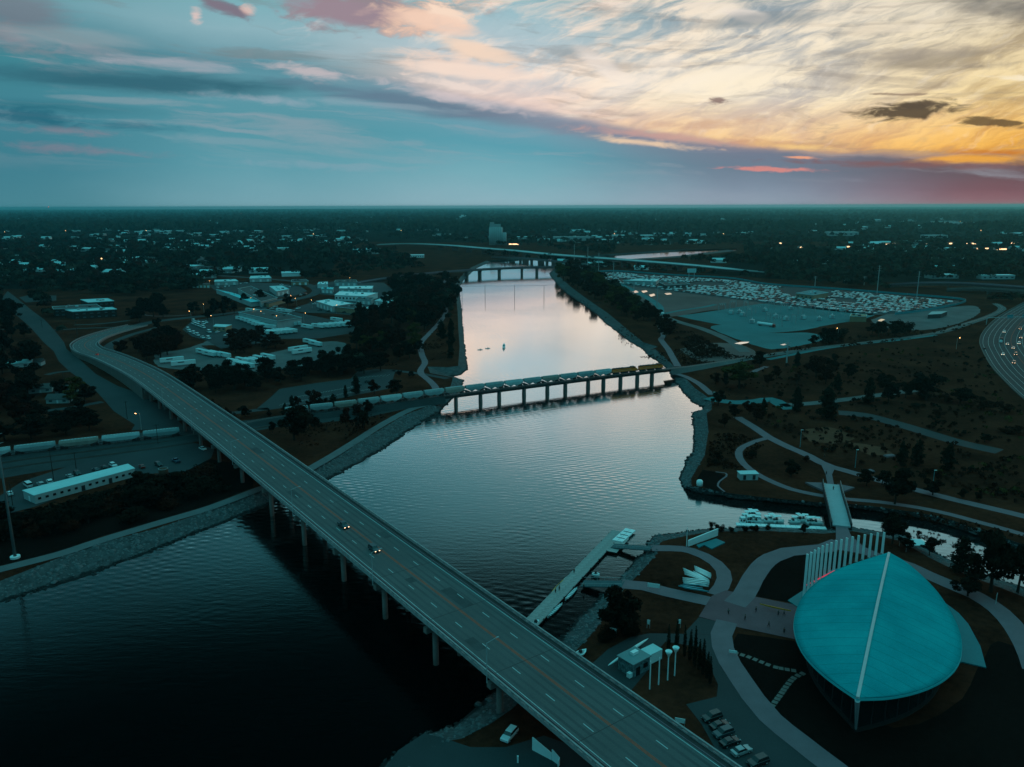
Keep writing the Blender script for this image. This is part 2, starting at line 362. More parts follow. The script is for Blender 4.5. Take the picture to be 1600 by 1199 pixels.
# ------------------------------------------------------------------ materials
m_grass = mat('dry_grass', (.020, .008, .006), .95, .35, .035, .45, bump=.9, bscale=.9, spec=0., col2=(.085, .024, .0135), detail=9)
m_grass_dark = mat('damp_grass', (.014, .007, .006), .95, .4, .03, .6, bump=.4, spec=0.)  # darker grass tone for the lawn and bank patches
m_woodfloor = mat('woodland_floor', (.02, .014, .012), .95, .5, .02, .4, spec=0.)
m_asph = mat('asphalt', (.04, .045, .048), .85, .22, .05, 2., bump=.15, bscale=5, spec=.15)
m_deck = mat('bridge_deck_concrete', (.11, .105, .105), .85, .22, .05, 2.5, bump=.15, bscale=6, spec=.15)
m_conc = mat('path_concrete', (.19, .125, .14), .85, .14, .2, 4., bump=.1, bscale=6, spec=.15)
m_conc_d = mat('weathered_concrete', (.18, .14, .13), .88, .25, .3, 3., bump=.2, bscale=3, spec=.15)
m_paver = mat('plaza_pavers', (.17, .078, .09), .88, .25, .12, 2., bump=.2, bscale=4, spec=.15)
m_gravel = mat('gravel', (.13, .12, .12), .95, .35, .05, 2., bump=.5, bscale=3, spec=.05)
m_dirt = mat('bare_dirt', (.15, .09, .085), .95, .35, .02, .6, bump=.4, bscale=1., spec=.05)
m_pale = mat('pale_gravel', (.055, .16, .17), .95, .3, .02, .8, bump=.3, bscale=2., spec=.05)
m_rock = mat('riprap_stone', (.06, .065, .068), .9, .65, .35, 1.6, bump=.6, bscale=1.6, spec=.15)
m_rock2 = mat('riprap_boulders', (.105, .11, .115), .9, .55, .8, 2.2, bump=.4, bscale=3., spec=.15)
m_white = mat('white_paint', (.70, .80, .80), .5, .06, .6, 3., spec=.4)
m_teal = mat('teal_metal_roof', (.035, .52, .56), .55, .07, .1, 1.5, spec=.3)
m_steel = mat('galvanised_steel', (.32, .36, .37), .5, .12, 1., 5., spec=.5)
m_dark = mat('dark_steel', (.03, .03, .032), .6, .2, 1., 5., spec=.3)
m_glass = mat('dark_glass', (.01, .014, .016), .12, 0, spec=.6)
m_glass_b = mat('window_glass', (.05, .08, .09), .2, 0, spec=.6)
m_tyre = mat('tyre_rubber', (.012, .012, .012), .9, 0)
m_hopper = mat('hopper_grey_paint', (.22, .30, .31), .6, .22, .4, 2.5, spec=.25)
m_hopper2 = mat('hopper_pale_paint', (.34, .46, .47), .6, .18, .4, 2.5, spec=.25)
m_rust = mat('rusty_steel', (.10, .045, .03), .8, .3, 1., 4.)
m_yellow = mat('locomotive_yellow', (.95, .19, .018), .5, .12, .5, 3., spec=.35)
m_brick = mat('dark_brick', (.05, .028, .026), .9, .25, .5, 4.)
m_roofdark = mat('tar_roof', (.075, .07, .07), .92, .25, .1, 1.5)
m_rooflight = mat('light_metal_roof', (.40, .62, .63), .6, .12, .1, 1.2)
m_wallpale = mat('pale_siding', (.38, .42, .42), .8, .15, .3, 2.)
m_tan = mat('tan_siding', (.33, .22, .14), .8, .15, .3, 2.)
m_yline = mat('amber_line_paint', (.50, .075, .028), .7, .3, .6, 4.)
m_wline = mat('white_line_paint', (.42, .46, .46), .7, .25, .6, 4.)
m_wood = mat('dock_boards', (.36, .32, .31), .85, .3, .5, 2., bump=.2)
m_bark = mat('bark', (.035, .024, .018), .95, .3, 2., 8.)
def leafmat(name, a, b, sc=.35):
    m = mat(name, a, .95, .3, sc, 2.2, spec=0., col2=b); return m
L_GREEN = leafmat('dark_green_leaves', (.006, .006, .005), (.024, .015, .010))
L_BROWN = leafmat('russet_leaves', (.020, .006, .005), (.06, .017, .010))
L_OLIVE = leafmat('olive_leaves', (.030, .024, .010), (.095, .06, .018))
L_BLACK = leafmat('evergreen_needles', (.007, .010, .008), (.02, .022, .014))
e_lamp = mat('sodium_glow', (1, .5, .2), .5, emit=(1., .42, .12), estr=14.)
e_white = mat('headlight_glow', (1, .9, .7), .5, emit=(1., .60, .34), estr=3.5)
e_red = mat('tail_light_glow', (.8, .05, .03), .5, emit=(1., .05, .02), estr=2.)
e_warm = mat('lit_shopfront_glow', (1, .6, .3), .5, emit=(1., .55, .28), estr=3.)
for _m, _z0 in ((m_rock, -2.75), (m_rock2, -2.6)):
    _t = _m.node_tree; B = NB(_t); _p = _t.nodes['Principled BSDF']; _src = _p.inputs['Base Color'].links[0].from_socket
    _tc = B.n('ShaderNodeTexCoord'); _s = B.n('ShaderNodeSeparateXYZ'); _t.links.new(_tc.outputs['Object'], _s.inputs[0]); _wet = B.mr(B.m('ADD', _s.outputs[2], B.m('MULTIPLY', B.noise(_tc.outputs['Object'], .5, 2), .8)), _z0+.35, _z0+.75, .18, 1)
    _t.links.new(B.mix(1., _src, B.xyz(_wet, _wet, _wet), 'MULTIPLY'), _p.inputs['Base Color'])
# ------------------------------------------------------------------ water outline
WZ = -3.0
# shore stations: (waterline point, top-of-bank point), both on the survey photograph
shore_left = [((1135,389),(1150,388)),((1050,393),(1050,391)),((985,397),(985,395)),((900,403),(898,401)),((820,405.5),(815,403.5)),((768,409),(760,407.5)),((745,419),(736,418)),((736,427),(726,426)),((725,438),(717,436)),((717,450),(711,447)),((720,470),(713,468)),((722,490),(715,487)),((724,515),(716,512)),
    ((727,545),(718,542)),((731,578),(716,572)),((720,586),(700,574)),((707,589),(668,573)),((712,590),(672,583)),((725,594),(708,590)),((721,606),(704,604)),((708,622),(692,618)),((690,641),(672,634)),((650,667),(630,650)),
    ((600,702),(575,683)),((560,724),(530,708)),((510,752),(480,735)),((460,775),(438,752)),((400,797),(395,770)),((312,832),(312,803)),((250,857),(245,826)),((137,900),(140,853)),((0,943),(0,908)),((-420,1075),(-420,1030))]
shore_right = [((1136,390.5),(1152,392)),((1060,400),(1066,402)),((985,405),(992,407)),((893,411),(905,413)),((868,419),(884,421)),((858,427),(868,425)),((860,432),(875,433)),((872,447),(888,445)),((887,460),(903,457)),((905,472),(924,472)),((930,490),(949,489)),((945,505),(966,503)),
    ((965,520),(984,518)),((985,535),(1005,535)),((1002,545),(1028,542)),((1012,556),(1016,547)),((1027,565),(1024,546)),((1040,575),(1044,563)),((1047,586),(1054,574)),((1056,598),(1074,594)),((1070,617),(1086,607)),((1082,629),(1108,622)),
    ((1099,637),(1112,630)),((1097,640),(1112,640)),((1081,645),(1104,646)),((1084,672),(1107,674)),((1083,705),(1101,712)),((1071,722),(1090,730)),((1062,748),(1080,748)),((1066,761),(1080,760)),((1090,771),(1094,762)),((1133,776),(1127,768)),
    ((1136,778),(1142,771)),((1200,784),(1200,778)),((1281,792),(1286,786)),((1320,793),(1322,787)),((1360,798),(1362,791)),((1425,808),(1427,800)),((1470,818),(1474,809)),((1540,841),(1546,832)),((1602,864),(1606,854)),((1700,905),(1712,893))]
shore_near = [((-420,2300),(-420,2500)),((500,1290),(540,1320)),((622,1172),(650,1190)),((662,1146),(690,1160)),((704,1136),(722,1154)),((742,1108),(768,1130)),((768,1084),(800,1108)),((800,1060),(825,1085)),((869,1003),(895,1022)),((905,966),(925,990)),((931,940),(945,965)),
    ((943,926),(955,942)),((966,907),(984,912)),((988,881),(1012,882)),((1004,863),(1026,866)),((1013,857),(1028,862)),((1010,848),(1024,855)),((1020,837),(1035,846)),((1042,835),(1050,842)),((1100,827),(1102,832)),((1150,825),(1152,830)),
    ((1200,825),(1202,830)),((1289,827),(1288,834)),((1327,823),(1332,830)),((1375,831),(1372,838)),((1412,836),(1406,845)),((1462,863),(1455,873)),((1500,882),(1494,892)),((1590,915),(1580,925)),((1690,950),(1680,965))]
def shore(S, sgn):
    wl = [G(*a, WZ) for a, b in S]; tp = [G(*b, 0) for a, b in S]
    W2, T2 = [], []
    for i in range(len(S)-1):
        n = max(1, min(40, int(np.linalg.norm(wl[i+1]-wl[i])/4)))
        for k in range(n): W2.append(wl[i]+(wl[i+1]-wl[i])*k/n); T2.append(tp[i]+(tp[i+1]-tp[i])*k/n)
    W2.append(wl[-1]); T2.append(tp[-1]); return W2, T2
SL, SR, SN = shore(shore_left, 1), shore(shore_right, 1), shore(shore_near, 1)
hole = [p[:2] for p in SR[1]]+[p[:2] for p in SN[1][::-1]]+[p[:2] for p in SL[1][::-1]]
def inside(P, poly):
    """vectorised point in polygon"""
    P = np.asarray(P, float); poly = np.asarray(poly, float); x, y = P[:, 0], P[:, 1]; r = np.zeros(len(P), bool); j = len(poly)-1
    for i in range(len(poly)):
        xi, yi = poly[i]; xj, yj = poly[j]
        c = ((yi > y) != (yj > y)); 
        with np.errstate(divide='ignore', invalid='ignore'): r ^= c & (x < (xj-xi)*(y-yi)/((yj-yi) or 1e-9)+xi)
        j = i
    return r
# ground sheet with the river cut out
R = 42000.
outer = [(-R, -2500.), (R, -2500.), (R, R), (-R, R)]
clean = [hole[0]]
for p in hole[1:]:
    if np.linalg.norm(p-clean[-1]) > .6: clean.append(p)
vs = [Vector(map(float, p)) for p in outer+clean]; n0 = len(outer)
cdt = geometry.delaunay_2d_cdt(vs, [], [list(range(n0)), list(range(n0, len(vs)))], 0, 1e-4)
V2, F2 = cdt[0], cdt[2]; cen = np.array([[sum(V2[i][0] for i in f)/3, sum(V2[i][1] for i in f)/3] for f in F2])
keep = ~inside(cen, clean)
mb = MB(); mb.add([(v[0], v[1], 0) for v in V2], [tuple(f) for f, k in zip(F2, keep) if k])
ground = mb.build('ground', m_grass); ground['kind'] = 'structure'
for nm, (Wl, Tp) in (('river_bank', SL), ('river_bank', SR), ('river_bank', SN)):
    n = len(Wl); rows = []
    for w, t in zip(Wl, Tp):
        d = (w-t); low = w+np.array([d[0]*1.2, d[1]*1.2, -3.2])
        for k in (0, .33, .66): 
            q = t+(w-t)*k; 
            if k: q = q+np.array([random.uniform(-.35, .35), random.uniform(-.35, .35), random.uniform(-.12, .12)])
            rows.append(q)
        rows.append(w+np.array([random.uniform(-.7, .7), random.uniform(-.7, .7), 0])); rows.append(low)
    fs = [(i*5+k, i*5+k+1, i*5+k+6, i*5+k+5) for i in range(n-1) for k in range(4)]
    b = MB().add(rows, fs).build(nm, m_rock); b['kind'] = 'structure'
def inst_rocks(name, spans, m, dens, smin, smax):
    """loose stones spread over the banks, joined"""
    base = np.array([(-1, -1, -.6), (1, -1, -.7), (1, 1, -.6), (-1, 1, -.7), (-.7, -.6, .5), (.6, -.7, .6), (.7, .6, .5), (-.6, .7, .6)], float)*.5
    T = np.array([(4, 5, 6), (4, 6, 7), (0, 1, 5), (0, 5, 4), (1, 2, 6), (1, 6, 5), (2, 3, 7), (2, 7, 6), (3, 0, 4), (3, 4, 7)])
    VV, TT = [], []; o = 0
    for (Wl, Tp, i0, i1, k0, k1) in spans:
        for i in range(i0, min(i1, len(Wl)-1)):
            a, b, c, d = Wl[i], Wl[i+1], Tp[i], Tp[i+1]
            area = np.linalg.norm(b-a)*np.linalg.norm(c-a); 
            for _ in range(int(area*dens+random.random())):
                s, t = random.random(), random.uniform(k0, k1); p = (a*(1-s)+b*s)*(1-t)+(c*(1-s)+d*s)*t
                z = random.uniform(smin, smax)*(2. if random.random() < .06 else 1); ang = random.uniform(0, 6.3); ca, sa = math.cos(ang), math.sin(ang)
                q = base*np.array([z*random.uniform(.7, 1.4), z, z*random.uniform(.6, 1.)])*RNG.uniform(.8, 1.2, (8, 3))
                q = np.stack([q[:, 0]*ca-q[:, 1]*sa, q[:, 0]*sa+q[:, 1]*ca, q[:, 2]], 1)+p; VV.append(q); TT.append(T+o); o += 8
    return link(name, npmesh(name, np.concatenate(VV), np.concatenate(TT), m), kind='stuff')
def near_idx(S, lim): return [i for i, p in enumerate(S[0]) if np.linalg.norm(p[:2]) < lim]
iL = near_idx(SL, 520); iR = near_idx(SR, 520); iN = near_idx(SN, 330)
inst_rocks('riprap_stones', [(*SL, min(iL), max(iL), -.05, 1.0), (*SR, min(iR), max(iR), -.05, .98), (*SN, min(iN), max(iN), -.05, 1.0)], m_rock2, .55, .45, 1.0)
# ------------------------------------------------------------------ water
mw = bpy.data.materials.new('river_water'); mw.use_nodes = True; MATS['river_water'] = mw
t = mw.node_tree; t.nodes.clear(); B = NB(t)
tc = B.n('ShaderNodeTexCoord'); pos = tc.outputs['Object']
def wave(rot, scale, dist, ds, prof='SIN'):
    mp = B.n('ShaderNodeMapping'); B.put(mp.inputs[0], pos); mp.inputs['Rotation'].default_value = (0, 0, rot)
    w = B.n('ShaderNodeTexWave', wave_type='BANDS', bands_direction='Y', wave_profile=prof); B.put(w.inputs[0], mp.outputs[0])
    w.inputs['Scale'].default_value = scale; w.inputs['Distortion'].default_value = dist; w.inputs['Detail'].default_value = 2; w.inputs['Detail Scale'].default_value = ds
    return w.outputs['Fac']
def streak(rot, sx, sy, det=3):
    mp = B.n('ShaderNodeMapping'); B.put(mp.inputs[0], pos); mp.inputs['Rotation'].default_value = (0, 0, rot); mp.inputs['Scale'].default_value = (sx, sy, 1)
    return B.noise(mp.outputs[0], 1, det, .55, .4)
w1 = wave(.35, .105, 6, .5); w2 = wave(-.5, .085, 7, .4)
big = B.noise(pos, .009, 3, .5); msk = B.mr(big, .45, .62); far_ = B.n('ShaderNodeSeparateXYZ'); B.put(far_.inputs[0], pos)
calm = B.m('MULTIPLY', B.mr(far_.outputs[1], 260, 620, 1., .35), B.mr(far_.outputs[0], 85, 125, 1., .22))
h = B.m('ADD', B.m('MULTIPLY', B.m('ADD', w1, w2), B.m('MULTIPLY_ADD', msk, .05, .004)), B.m('ADD', B.m('MULTIPLY', streak(.2, .12, .5), .075), B.m('MULTIPLY', streak(-.45, .16, .6), .06)))
h = B.m('MULTIPLY', B.m('ADD', h, B.m('MULTIPLY', B.noise(pos, 1.4, 3, .6), .04)), calm)
bn = B.n('ShaderNodeBump'); bn.inputs['Strength'].default_value = .55; bn.inputs['Distance'].default_value = 1.0; B.put(bn.inputs['Height'], h)
lw = B.n('ShaderNodeLayerWeight'); lw.inputs['Blend'].default_value = .5; B.put(lw.inputs['Normal'], bn.outputs[0])
fr = B.ramp(lw.outputs['Facing'], [(0, (.001,)*3), (.40, (.002,)*3), (.48, (.005,)*3), (.53, (.022,)*3), (.57, (.15,)*3), (.60, (.34,)*3), (.65, (.54,)*3), (.71, (.82,)*3), (.80, (.97,)*3), (1, (1.,)*3)])
gl = B.n('ShaderNodeBsdfGlossy'); gl.inputs['Roughness'].default_value = .07; gl.inputs['Color'].default_value = (1, 1, 1, 1); B.put(gl.inputs['Normal'], bn.outputs[0])
df = B.n('ShaderNodeBsdfDiffuse'); df.inputs['Color'].default_value = (.0006, .0012, .0015, 1)
mx = B.n('ShaderNodeMixShader'); B.put(mx.inputs[0], fr); t.links.new(df.outputs[0], mx.inputs[1]); t.links.new(gl.outputs[0], mx.inputs[2])
out = B.n('ShaderNodeOutputMaterial'); t.links.new(mx.outputs[0], out.inputs[0])
river = MB().add([(-1500, -400, WZ), (1500, -400, WZ), (1500, 3200, WZ), (-1500, 3200, WZ)], [(0, 1, 2, 3)]).build('river', mw); river['kind'] = 'structure'
bed = MB().add([(-1600, -500, -6), (1600, -500, -6), (1600, 3300, -6), (-1600, 3300, -6)], [(0, 1, 2, 3)]).build('river_bed', m_woodfloor); bed['kind'] = 'structure'
# ------------------------------------------------------------------ ground covering
def vsh(c): return np.array([c[0], c[1], c[2]])
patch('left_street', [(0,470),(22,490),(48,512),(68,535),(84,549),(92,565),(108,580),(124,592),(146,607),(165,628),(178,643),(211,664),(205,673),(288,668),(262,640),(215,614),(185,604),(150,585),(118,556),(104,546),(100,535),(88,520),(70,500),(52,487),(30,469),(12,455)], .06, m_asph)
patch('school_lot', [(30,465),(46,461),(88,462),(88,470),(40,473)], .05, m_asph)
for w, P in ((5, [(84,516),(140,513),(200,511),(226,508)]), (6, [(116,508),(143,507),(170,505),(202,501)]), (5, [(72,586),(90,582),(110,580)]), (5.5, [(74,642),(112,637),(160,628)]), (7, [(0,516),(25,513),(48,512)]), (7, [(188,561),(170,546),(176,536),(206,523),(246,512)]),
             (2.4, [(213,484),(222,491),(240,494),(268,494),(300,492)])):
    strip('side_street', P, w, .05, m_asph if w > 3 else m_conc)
strip('main_street', [(215,509),(240,503),(290,497),(340,492),(390,485),(430,476),(462,468),(488,461),(494,452),(470,442),(430,437),(330,430)], 13, .055, m_asph, 8)
patch('truck_yard', [(285,515),(300,502),(335,496),(375,490),(440,482),(470,490),(520,500),(565,510),(560,519),(500,529),(440,530),(380,541),(345,545),(322,532),(300,526)], .05, m_asph)
patch('lower_yard', [(242,553),(290,545),(322,534),(352,522),(372,530),(345,540),(315,540),(350,556),(380,560),(440,548),(500,535),(535,535),(545,546),(530,560),(500,570),(440,577),(400,587),(370,592),(350,590),(318,580),(262,576),(242,568)], .04, m_gravel)
patch('warehouse_lot', [(470,478),(500,469),(560,466),(612,477),(602,488),(560,494),(520,490),(480,489),(452,485)], .05, m_asph)
patch('warehouse_yard', [(325,446),(370,441),(440,443),(470,448),(480,455),(462,462),(430,466),(400,474),(345,460)], .045, m_asph)
patch('upper_lot', [(490,446),(520,440),(600,442),(612,452),(640,462),(600,468),(575,466),(500,460)], .045, m_asph)
patch('parking_lot', [(400,640),(422,622),(437,608),(500,598),(548,592),(558,581),(588,577),(618,578),(613,596),(616,606),(580,613),(540,621),(500,628),(440,638),(420,641)], .05, m_asph)
strip('parking_access', [(330,650),(370,645),(420,639)], 6, .05, m_asph)
strip('parking_access', [(612,579),(640,582),(668,586),(700,592)], 5, .05, m_asph)
patch('lot_behind_long_shed', [(-90,800),(0,775),(36,752),(110,728),(200,708),(290,688),(335,702),(330,716),(290,737),(215,742),(120,767),(55,792),(0,806),(-90,830)], .05, m_asph)
patch('rail_yard_ballast', [(-200,760),(0,706),(140,688),(280,668),(425,653),(560,640),(660,626),(668,632),(560,655),(430,668),(300,692),(150,722),(0,748),(-200,800)], .03, mat('dark_ballast', (.045, .05, .052), .95, .3, .1, 2., spec=.05))
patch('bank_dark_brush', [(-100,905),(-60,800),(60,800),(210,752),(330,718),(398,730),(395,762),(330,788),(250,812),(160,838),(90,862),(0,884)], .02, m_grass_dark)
strip('riverside_trail', [(670,632),(640,641),(600,662),(560,687),(520,712),(478,736),(440,752),(398,767),(330,793),(250,817),(160,844),(90,867),(0,890),(-120,922)], 5.0, .08, m_conc_d if False else mat('trail_concrete', (.12, .12, .125), .88, .15, .2, 3.))
strip('riverside_trail', [(702,434),(690,445),(684,462),(697,482),(690,500),(672,520),(657,538),(660,556),(664,567),(657,582),(672,596),(681,607),(678,614)], 4.6, .08, m_conc)
strip('riverside_trail', [(1031,510),(1037,524),(1033,531),(1044,546),(1050,557),(1059,573)], 5, .08, m_conc)
strip('riverside_trail', [(1050,583),(1066,587),(1080,593),(1095,602),(1112,617)], 4.6, .08, m_conc)
strip('riverside_trail', [(1152,652),(1181,670),(1202,684),(1235,700),(1265,713),(1282,723),(1300,730),(1340,741),(1372,751),(1400,758),(1425,764),(1475,777),(1537,792),(1600,807),(1680,830)], 5.0, .08, m_conc)
strip('loop_trail', [(1202,684),(1190,687),(1175,692),(1158,701),(1154,711),(1163,726),(1178,738),(1200,750),(1237,765),(1285,775),(1330,781),(1375,785),(1412,790),(1462,799),(1525,815),(1600,836),(1680,862)], 3.4, .09, m_conc)
patch('footbridge_approach', [(1282,724),(1296,727),(1305,731),(1300,742),(1303,757),(1293,758),(1290,742)], .1, m_conc)
strip('park_spur', [(1174,584),(1182,579),(1198,573)], 4, .08, m_conc)
strip('gravel_creek', [(1105,622),(1124,626),(1150,629),(1185,627),(1205,624),(1222,633),(1236,640)], 9, .05, m_pale)
strip('gravel_creek', [(1222,634),(1262,631),(1300,627),(1340,622),(1385,616),(1430,610)], 7, .05, m_gravel)
strip('drainage_channel', [(1310,645),(1350,649),(1400,662),(1450,677),(1500,692),(1562,706)], 10, .05, m_asph)
# boathouse park
strip('dock_path', [(1018,857),(1045,857),(1065,858),(1080,861),(1100,869),(1118,880),(1130,893),(1132,905),(1127,917),(1117,930)], 4.6, .09, m_conc)
strip('dock_path', [(972,913),(1006,916),(1044,926),(1100,938),(1112,941)], 5.6, .09, m_conc)
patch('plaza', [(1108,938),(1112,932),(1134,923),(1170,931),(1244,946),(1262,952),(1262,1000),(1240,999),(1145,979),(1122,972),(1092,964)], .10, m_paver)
strip('park_path', [(1148,945),(1162,930),(1176,905),(1189,886),(1206,872),(1231,863),(1262,860),(1290,857),(1312,848)], 6.4, .12, m_conc)
patch('bridge_landing', [(1306,820),(1322,820),(1330,838),(1350,855),(1380,868),(1374,874),(1336,864),(1312,860),(1296,862),(1292,853),(1306,843)], .11, m_conc)
strip('park_path', [(1370,868),(1420,885),(1450,899),(1487,915),(1525,931),(1562,955),(1588,985),(1604,1012),(1620,1050)], 6., .09, m_conc)
strip('park_path', [(1136,972),(1127,992),(1129,1012),(1140,1036),(1158,1062),(1176,1090),(1204,1122),(1250,1160),(1300,1199),(1380,1260)], 5.6, .12, m_conc)
patch('boat_apron', [(922,1040),(950,1015),(985,996),(1015,990),(1066,991),(1112,992),(1117,1010),(1125,1040),(1150,1078),(1200,1136),(1280,1199),(1380,1270),(1220,1290),(1150,1210),(1122,1178),(1096,1132),(1072,1101),(1120,1089),(1122,1070),(1108,1040),(1095,1012),(1040,1003),(1025,1020),(1012,1048),(984,1082),(968,1076)], .06, m_asph)
patch('asphalt_square', [(1092,965),(1122,972),(1115,992),(1068,991)], .075, m_asph)
patch('boat_ramp', [(622,1173),(663,1146),(700,1156),(735,1168),(790,1168),(850,1150),(900,1168),(1000,1260),(620,1300),(560,1260)], .06, m_asph)
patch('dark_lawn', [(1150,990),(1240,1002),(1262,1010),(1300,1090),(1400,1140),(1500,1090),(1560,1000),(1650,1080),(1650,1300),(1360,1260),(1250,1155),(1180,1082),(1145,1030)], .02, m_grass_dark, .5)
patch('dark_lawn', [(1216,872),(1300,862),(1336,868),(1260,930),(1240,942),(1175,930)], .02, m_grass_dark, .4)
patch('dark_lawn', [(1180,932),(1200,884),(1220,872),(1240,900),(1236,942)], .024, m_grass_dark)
# right side
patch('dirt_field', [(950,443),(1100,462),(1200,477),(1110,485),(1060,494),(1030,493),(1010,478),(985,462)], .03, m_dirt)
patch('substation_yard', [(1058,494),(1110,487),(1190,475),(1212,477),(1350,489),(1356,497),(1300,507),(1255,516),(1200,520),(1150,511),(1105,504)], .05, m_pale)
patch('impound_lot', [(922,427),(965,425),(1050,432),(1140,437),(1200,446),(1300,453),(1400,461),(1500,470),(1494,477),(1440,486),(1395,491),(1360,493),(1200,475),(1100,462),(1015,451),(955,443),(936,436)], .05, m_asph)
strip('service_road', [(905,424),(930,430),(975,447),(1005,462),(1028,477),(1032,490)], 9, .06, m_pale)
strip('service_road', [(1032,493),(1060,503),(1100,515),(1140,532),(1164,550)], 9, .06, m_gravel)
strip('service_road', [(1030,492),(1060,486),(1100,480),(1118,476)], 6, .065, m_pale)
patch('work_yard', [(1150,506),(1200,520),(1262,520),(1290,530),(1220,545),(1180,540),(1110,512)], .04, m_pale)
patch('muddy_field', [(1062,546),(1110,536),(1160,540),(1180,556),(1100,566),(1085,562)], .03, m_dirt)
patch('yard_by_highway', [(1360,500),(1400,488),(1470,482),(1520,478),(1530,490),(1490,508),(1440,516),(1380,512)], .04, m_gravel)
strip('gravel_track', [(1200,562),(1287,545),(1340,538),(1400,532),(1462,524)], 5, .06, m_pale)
for P in ([(1147,537),(1158,534.6),(1171,534.4),(1168,536.4),(1157,538.4)], [(1371,501.5),(1377,498.5),(1383,499.5),(1377,502.5)], [(1219,539),(1226,537.5),(1230,538.5),(1224,540)], [(988,456),(994,454),(998,457),(992,458)], [(1002,455),(1010,454),(1012,456),(1005,458)], [(1014,461),(1022,459),(1024,462),(1017,464)], [(1038,459),(1046,457),(1050,460),(1042,461)]):
    patch('puddle', P, .09, MATS['river_water'])
# ------------------------------------------------------------------ the long road bridge
C0 = np.array([-34.9, 212.9]); D0 = np.array([.5863, -.8101]); N0 = np.array([-.8101, -.5863])
def onbr(s, n=0., z=10.): q = C0+D0*s+N0*n; return np.array([q[0], q[1], z])
curve_pts = [G(215,509,.12), G(190,515,.35), G(165,522,.8), G(143,530,1.5), G(132,539,2.4), G(141,548,3.6), G(165,556,4.8), G(200,571,6.4), G(240,593,8.2)]
cl = smooth_line(curve_pts+[onbr(-195, z=9.6), onbr(-150), onbr(-100), onbr(0), onbr(120), onbr(200)], 3.)
cum = np.concatenate([[0], np.cumsum([np.linalg.norm((cl[i+1]-cl[i])[:2]) for i in range(len(cl)-1)])])
arr = np.array(cl)
def at_len(l):
    l = min(l, cum[-1]-.6)
    p = np.array([np.interp(l, cum, arr[:, k]) for k in range(3)]); q = np.array([np.interp(l+.5, cum, arr[:, k]) for k in range(3)]); t = (q-p)[:2]; return p, t/np.linalg.norm(t)
S_ZERO = cum[np.argmin([np.linalg.norm(p[:2]-C0) for p in cl])]
def brl(s, n=0., dz=0.):
    """point beside the bridge centre line; s counts toward the camera, n to the upstream side"""
    p, t = at_len(S_ZERO+s); return np.array([p[0]+t[1]*n, p[1]-t[0]*n, p[2]+dz])
br = thing('road_bridge', 'long four lane concrete road bridge sweeping from the lower right to the bend at left', 'bridge', (0, 0, 0))
i_ab = int(np.argmin(np.abs(cum-(S_ZERO-300))))
ribbon(MB(), cl, -10.4, 10.4, 0, thick=.32)
mb = MB(); ribbon(mb, cl, -10.4, 10.4, 0, thick=.32); mb.build('deck', m_deck, br)
for n in (-8.2, 8.2):
    mb = MB(); ribbon(mb, cl, n-.09, n+.09, .012); mb.build('edge_line', m_wline, br)
for n in (-.2, .2):
    mb = MB(); ribbon(mb, cl, n-.10, n+.10, .012); mb.build('centre_line', m_yline, br)
for sg in (-1, 1):
    mb = MB(); ribbon(mb, cl, min(sg*8.75, sg*8.95), max(sg*8.75, sg*8.95), .24, thick=.24); mb.build('kerb', m_conc, br)
    mb = MB(); ribbon(mb, cl, min(sg*8.95, sg*10.1), max(sg*8.95, sg*10.1), .18, thick=.18); mb.build('footway', mat('footway_concrete', (.06, .045, .045), .9, .3, .4, 3.), br)
    mb = MB(); ribbon(mb, cl, min(sg*10.1, sg*10.42), max(sg*10.1, sg*10.42), .46, thick=.9); ribbon(mb, cl, min(sg*10.08, sg*10.44), max(sg*10.08, sg*10.44), 1.12, thick=.28)
    l = 0
    while l < cum[-1]-1:
        p, t = at_len(l); mb.box((p[0]+t[1]*sg*10.26, p[1]-t[0]*sg*10.26, p[2]+.65), (1.0, .24, .40), math.atan2(t[1], t[0])); l += 2.6
    mb.build('parapet', mat('parapet_concrete', (.30, .27, .27), .85, .3, .6, 3.), br)
sub = cl[i_ab:]
for n in (-8.6, -5.2, -1.7, 1.7, 5.2, 8.6):
    mb = MB(); ribbon(mb, sub, n-.3, n+.3, -.32, thick=1.35); mb.build('girder', m_conc_d, br)
A = offs(cl[:i_ab+1], -10.2); Bq = offs(cl[:i_ab+1], 10.2); mb = MB(); n = len(A)
mb.add([(p[0], p[1], p[2]-.33) for p in A]+[(p[0], p[1], p[2]-.33) for p in Bq]+[(p[0], p[1], -.5) for p in A]+[(p[0], p[1], -.5) for p in Bq],
       [(i, i+1, 2*n+i+1, 2*n+i) for i in range(n-1)]+[(n+i+1, n+i, 3*n+i, 3*n+i+1) for i in range(n-1)]+[(n-1, 2*n-1, 4*n-1, 3*n-1), (0, 2*n, 3*n, n)])
mb.build('approach_wall', m_conc_d, br)
for n in (-7.0, -5.2, -3.0, -1.1, 1.1, 3.0, 5.2, 7.0):
    mb = MB(); ribbon(mb, cl, n-.33, n+.33, .006); mb.build('wheel_track', mat('worn_deck_concrete', (.08, .08, .082), .8, .3, .07, 2.), br)
for s_, n_, w_, l_ in ((-70, 4, 3., 9), (-18, -6, 2.6, 5), (30, -3, 3.2, 12), (52, 5.6, 2.6, 6), (-130, -2, 3., 10), (14, 2.2, 2.4, 3.)):
    p, t = at_len(S_ZERO+s_); MB().box((p[0]+t[1]*n_, p[1]-t[0]*n_, p[2]+.009), (l_, w_, .004), math.atan2(t[1], t[0])).build('repair_patch', mat('patched_deck', (.06, .064, .066), .85, .3, .3, 3.), br)
dash = MB().box((0, 0, 0), (3.1, .2, .012)).mesh('dash', m_wline); l = 3.
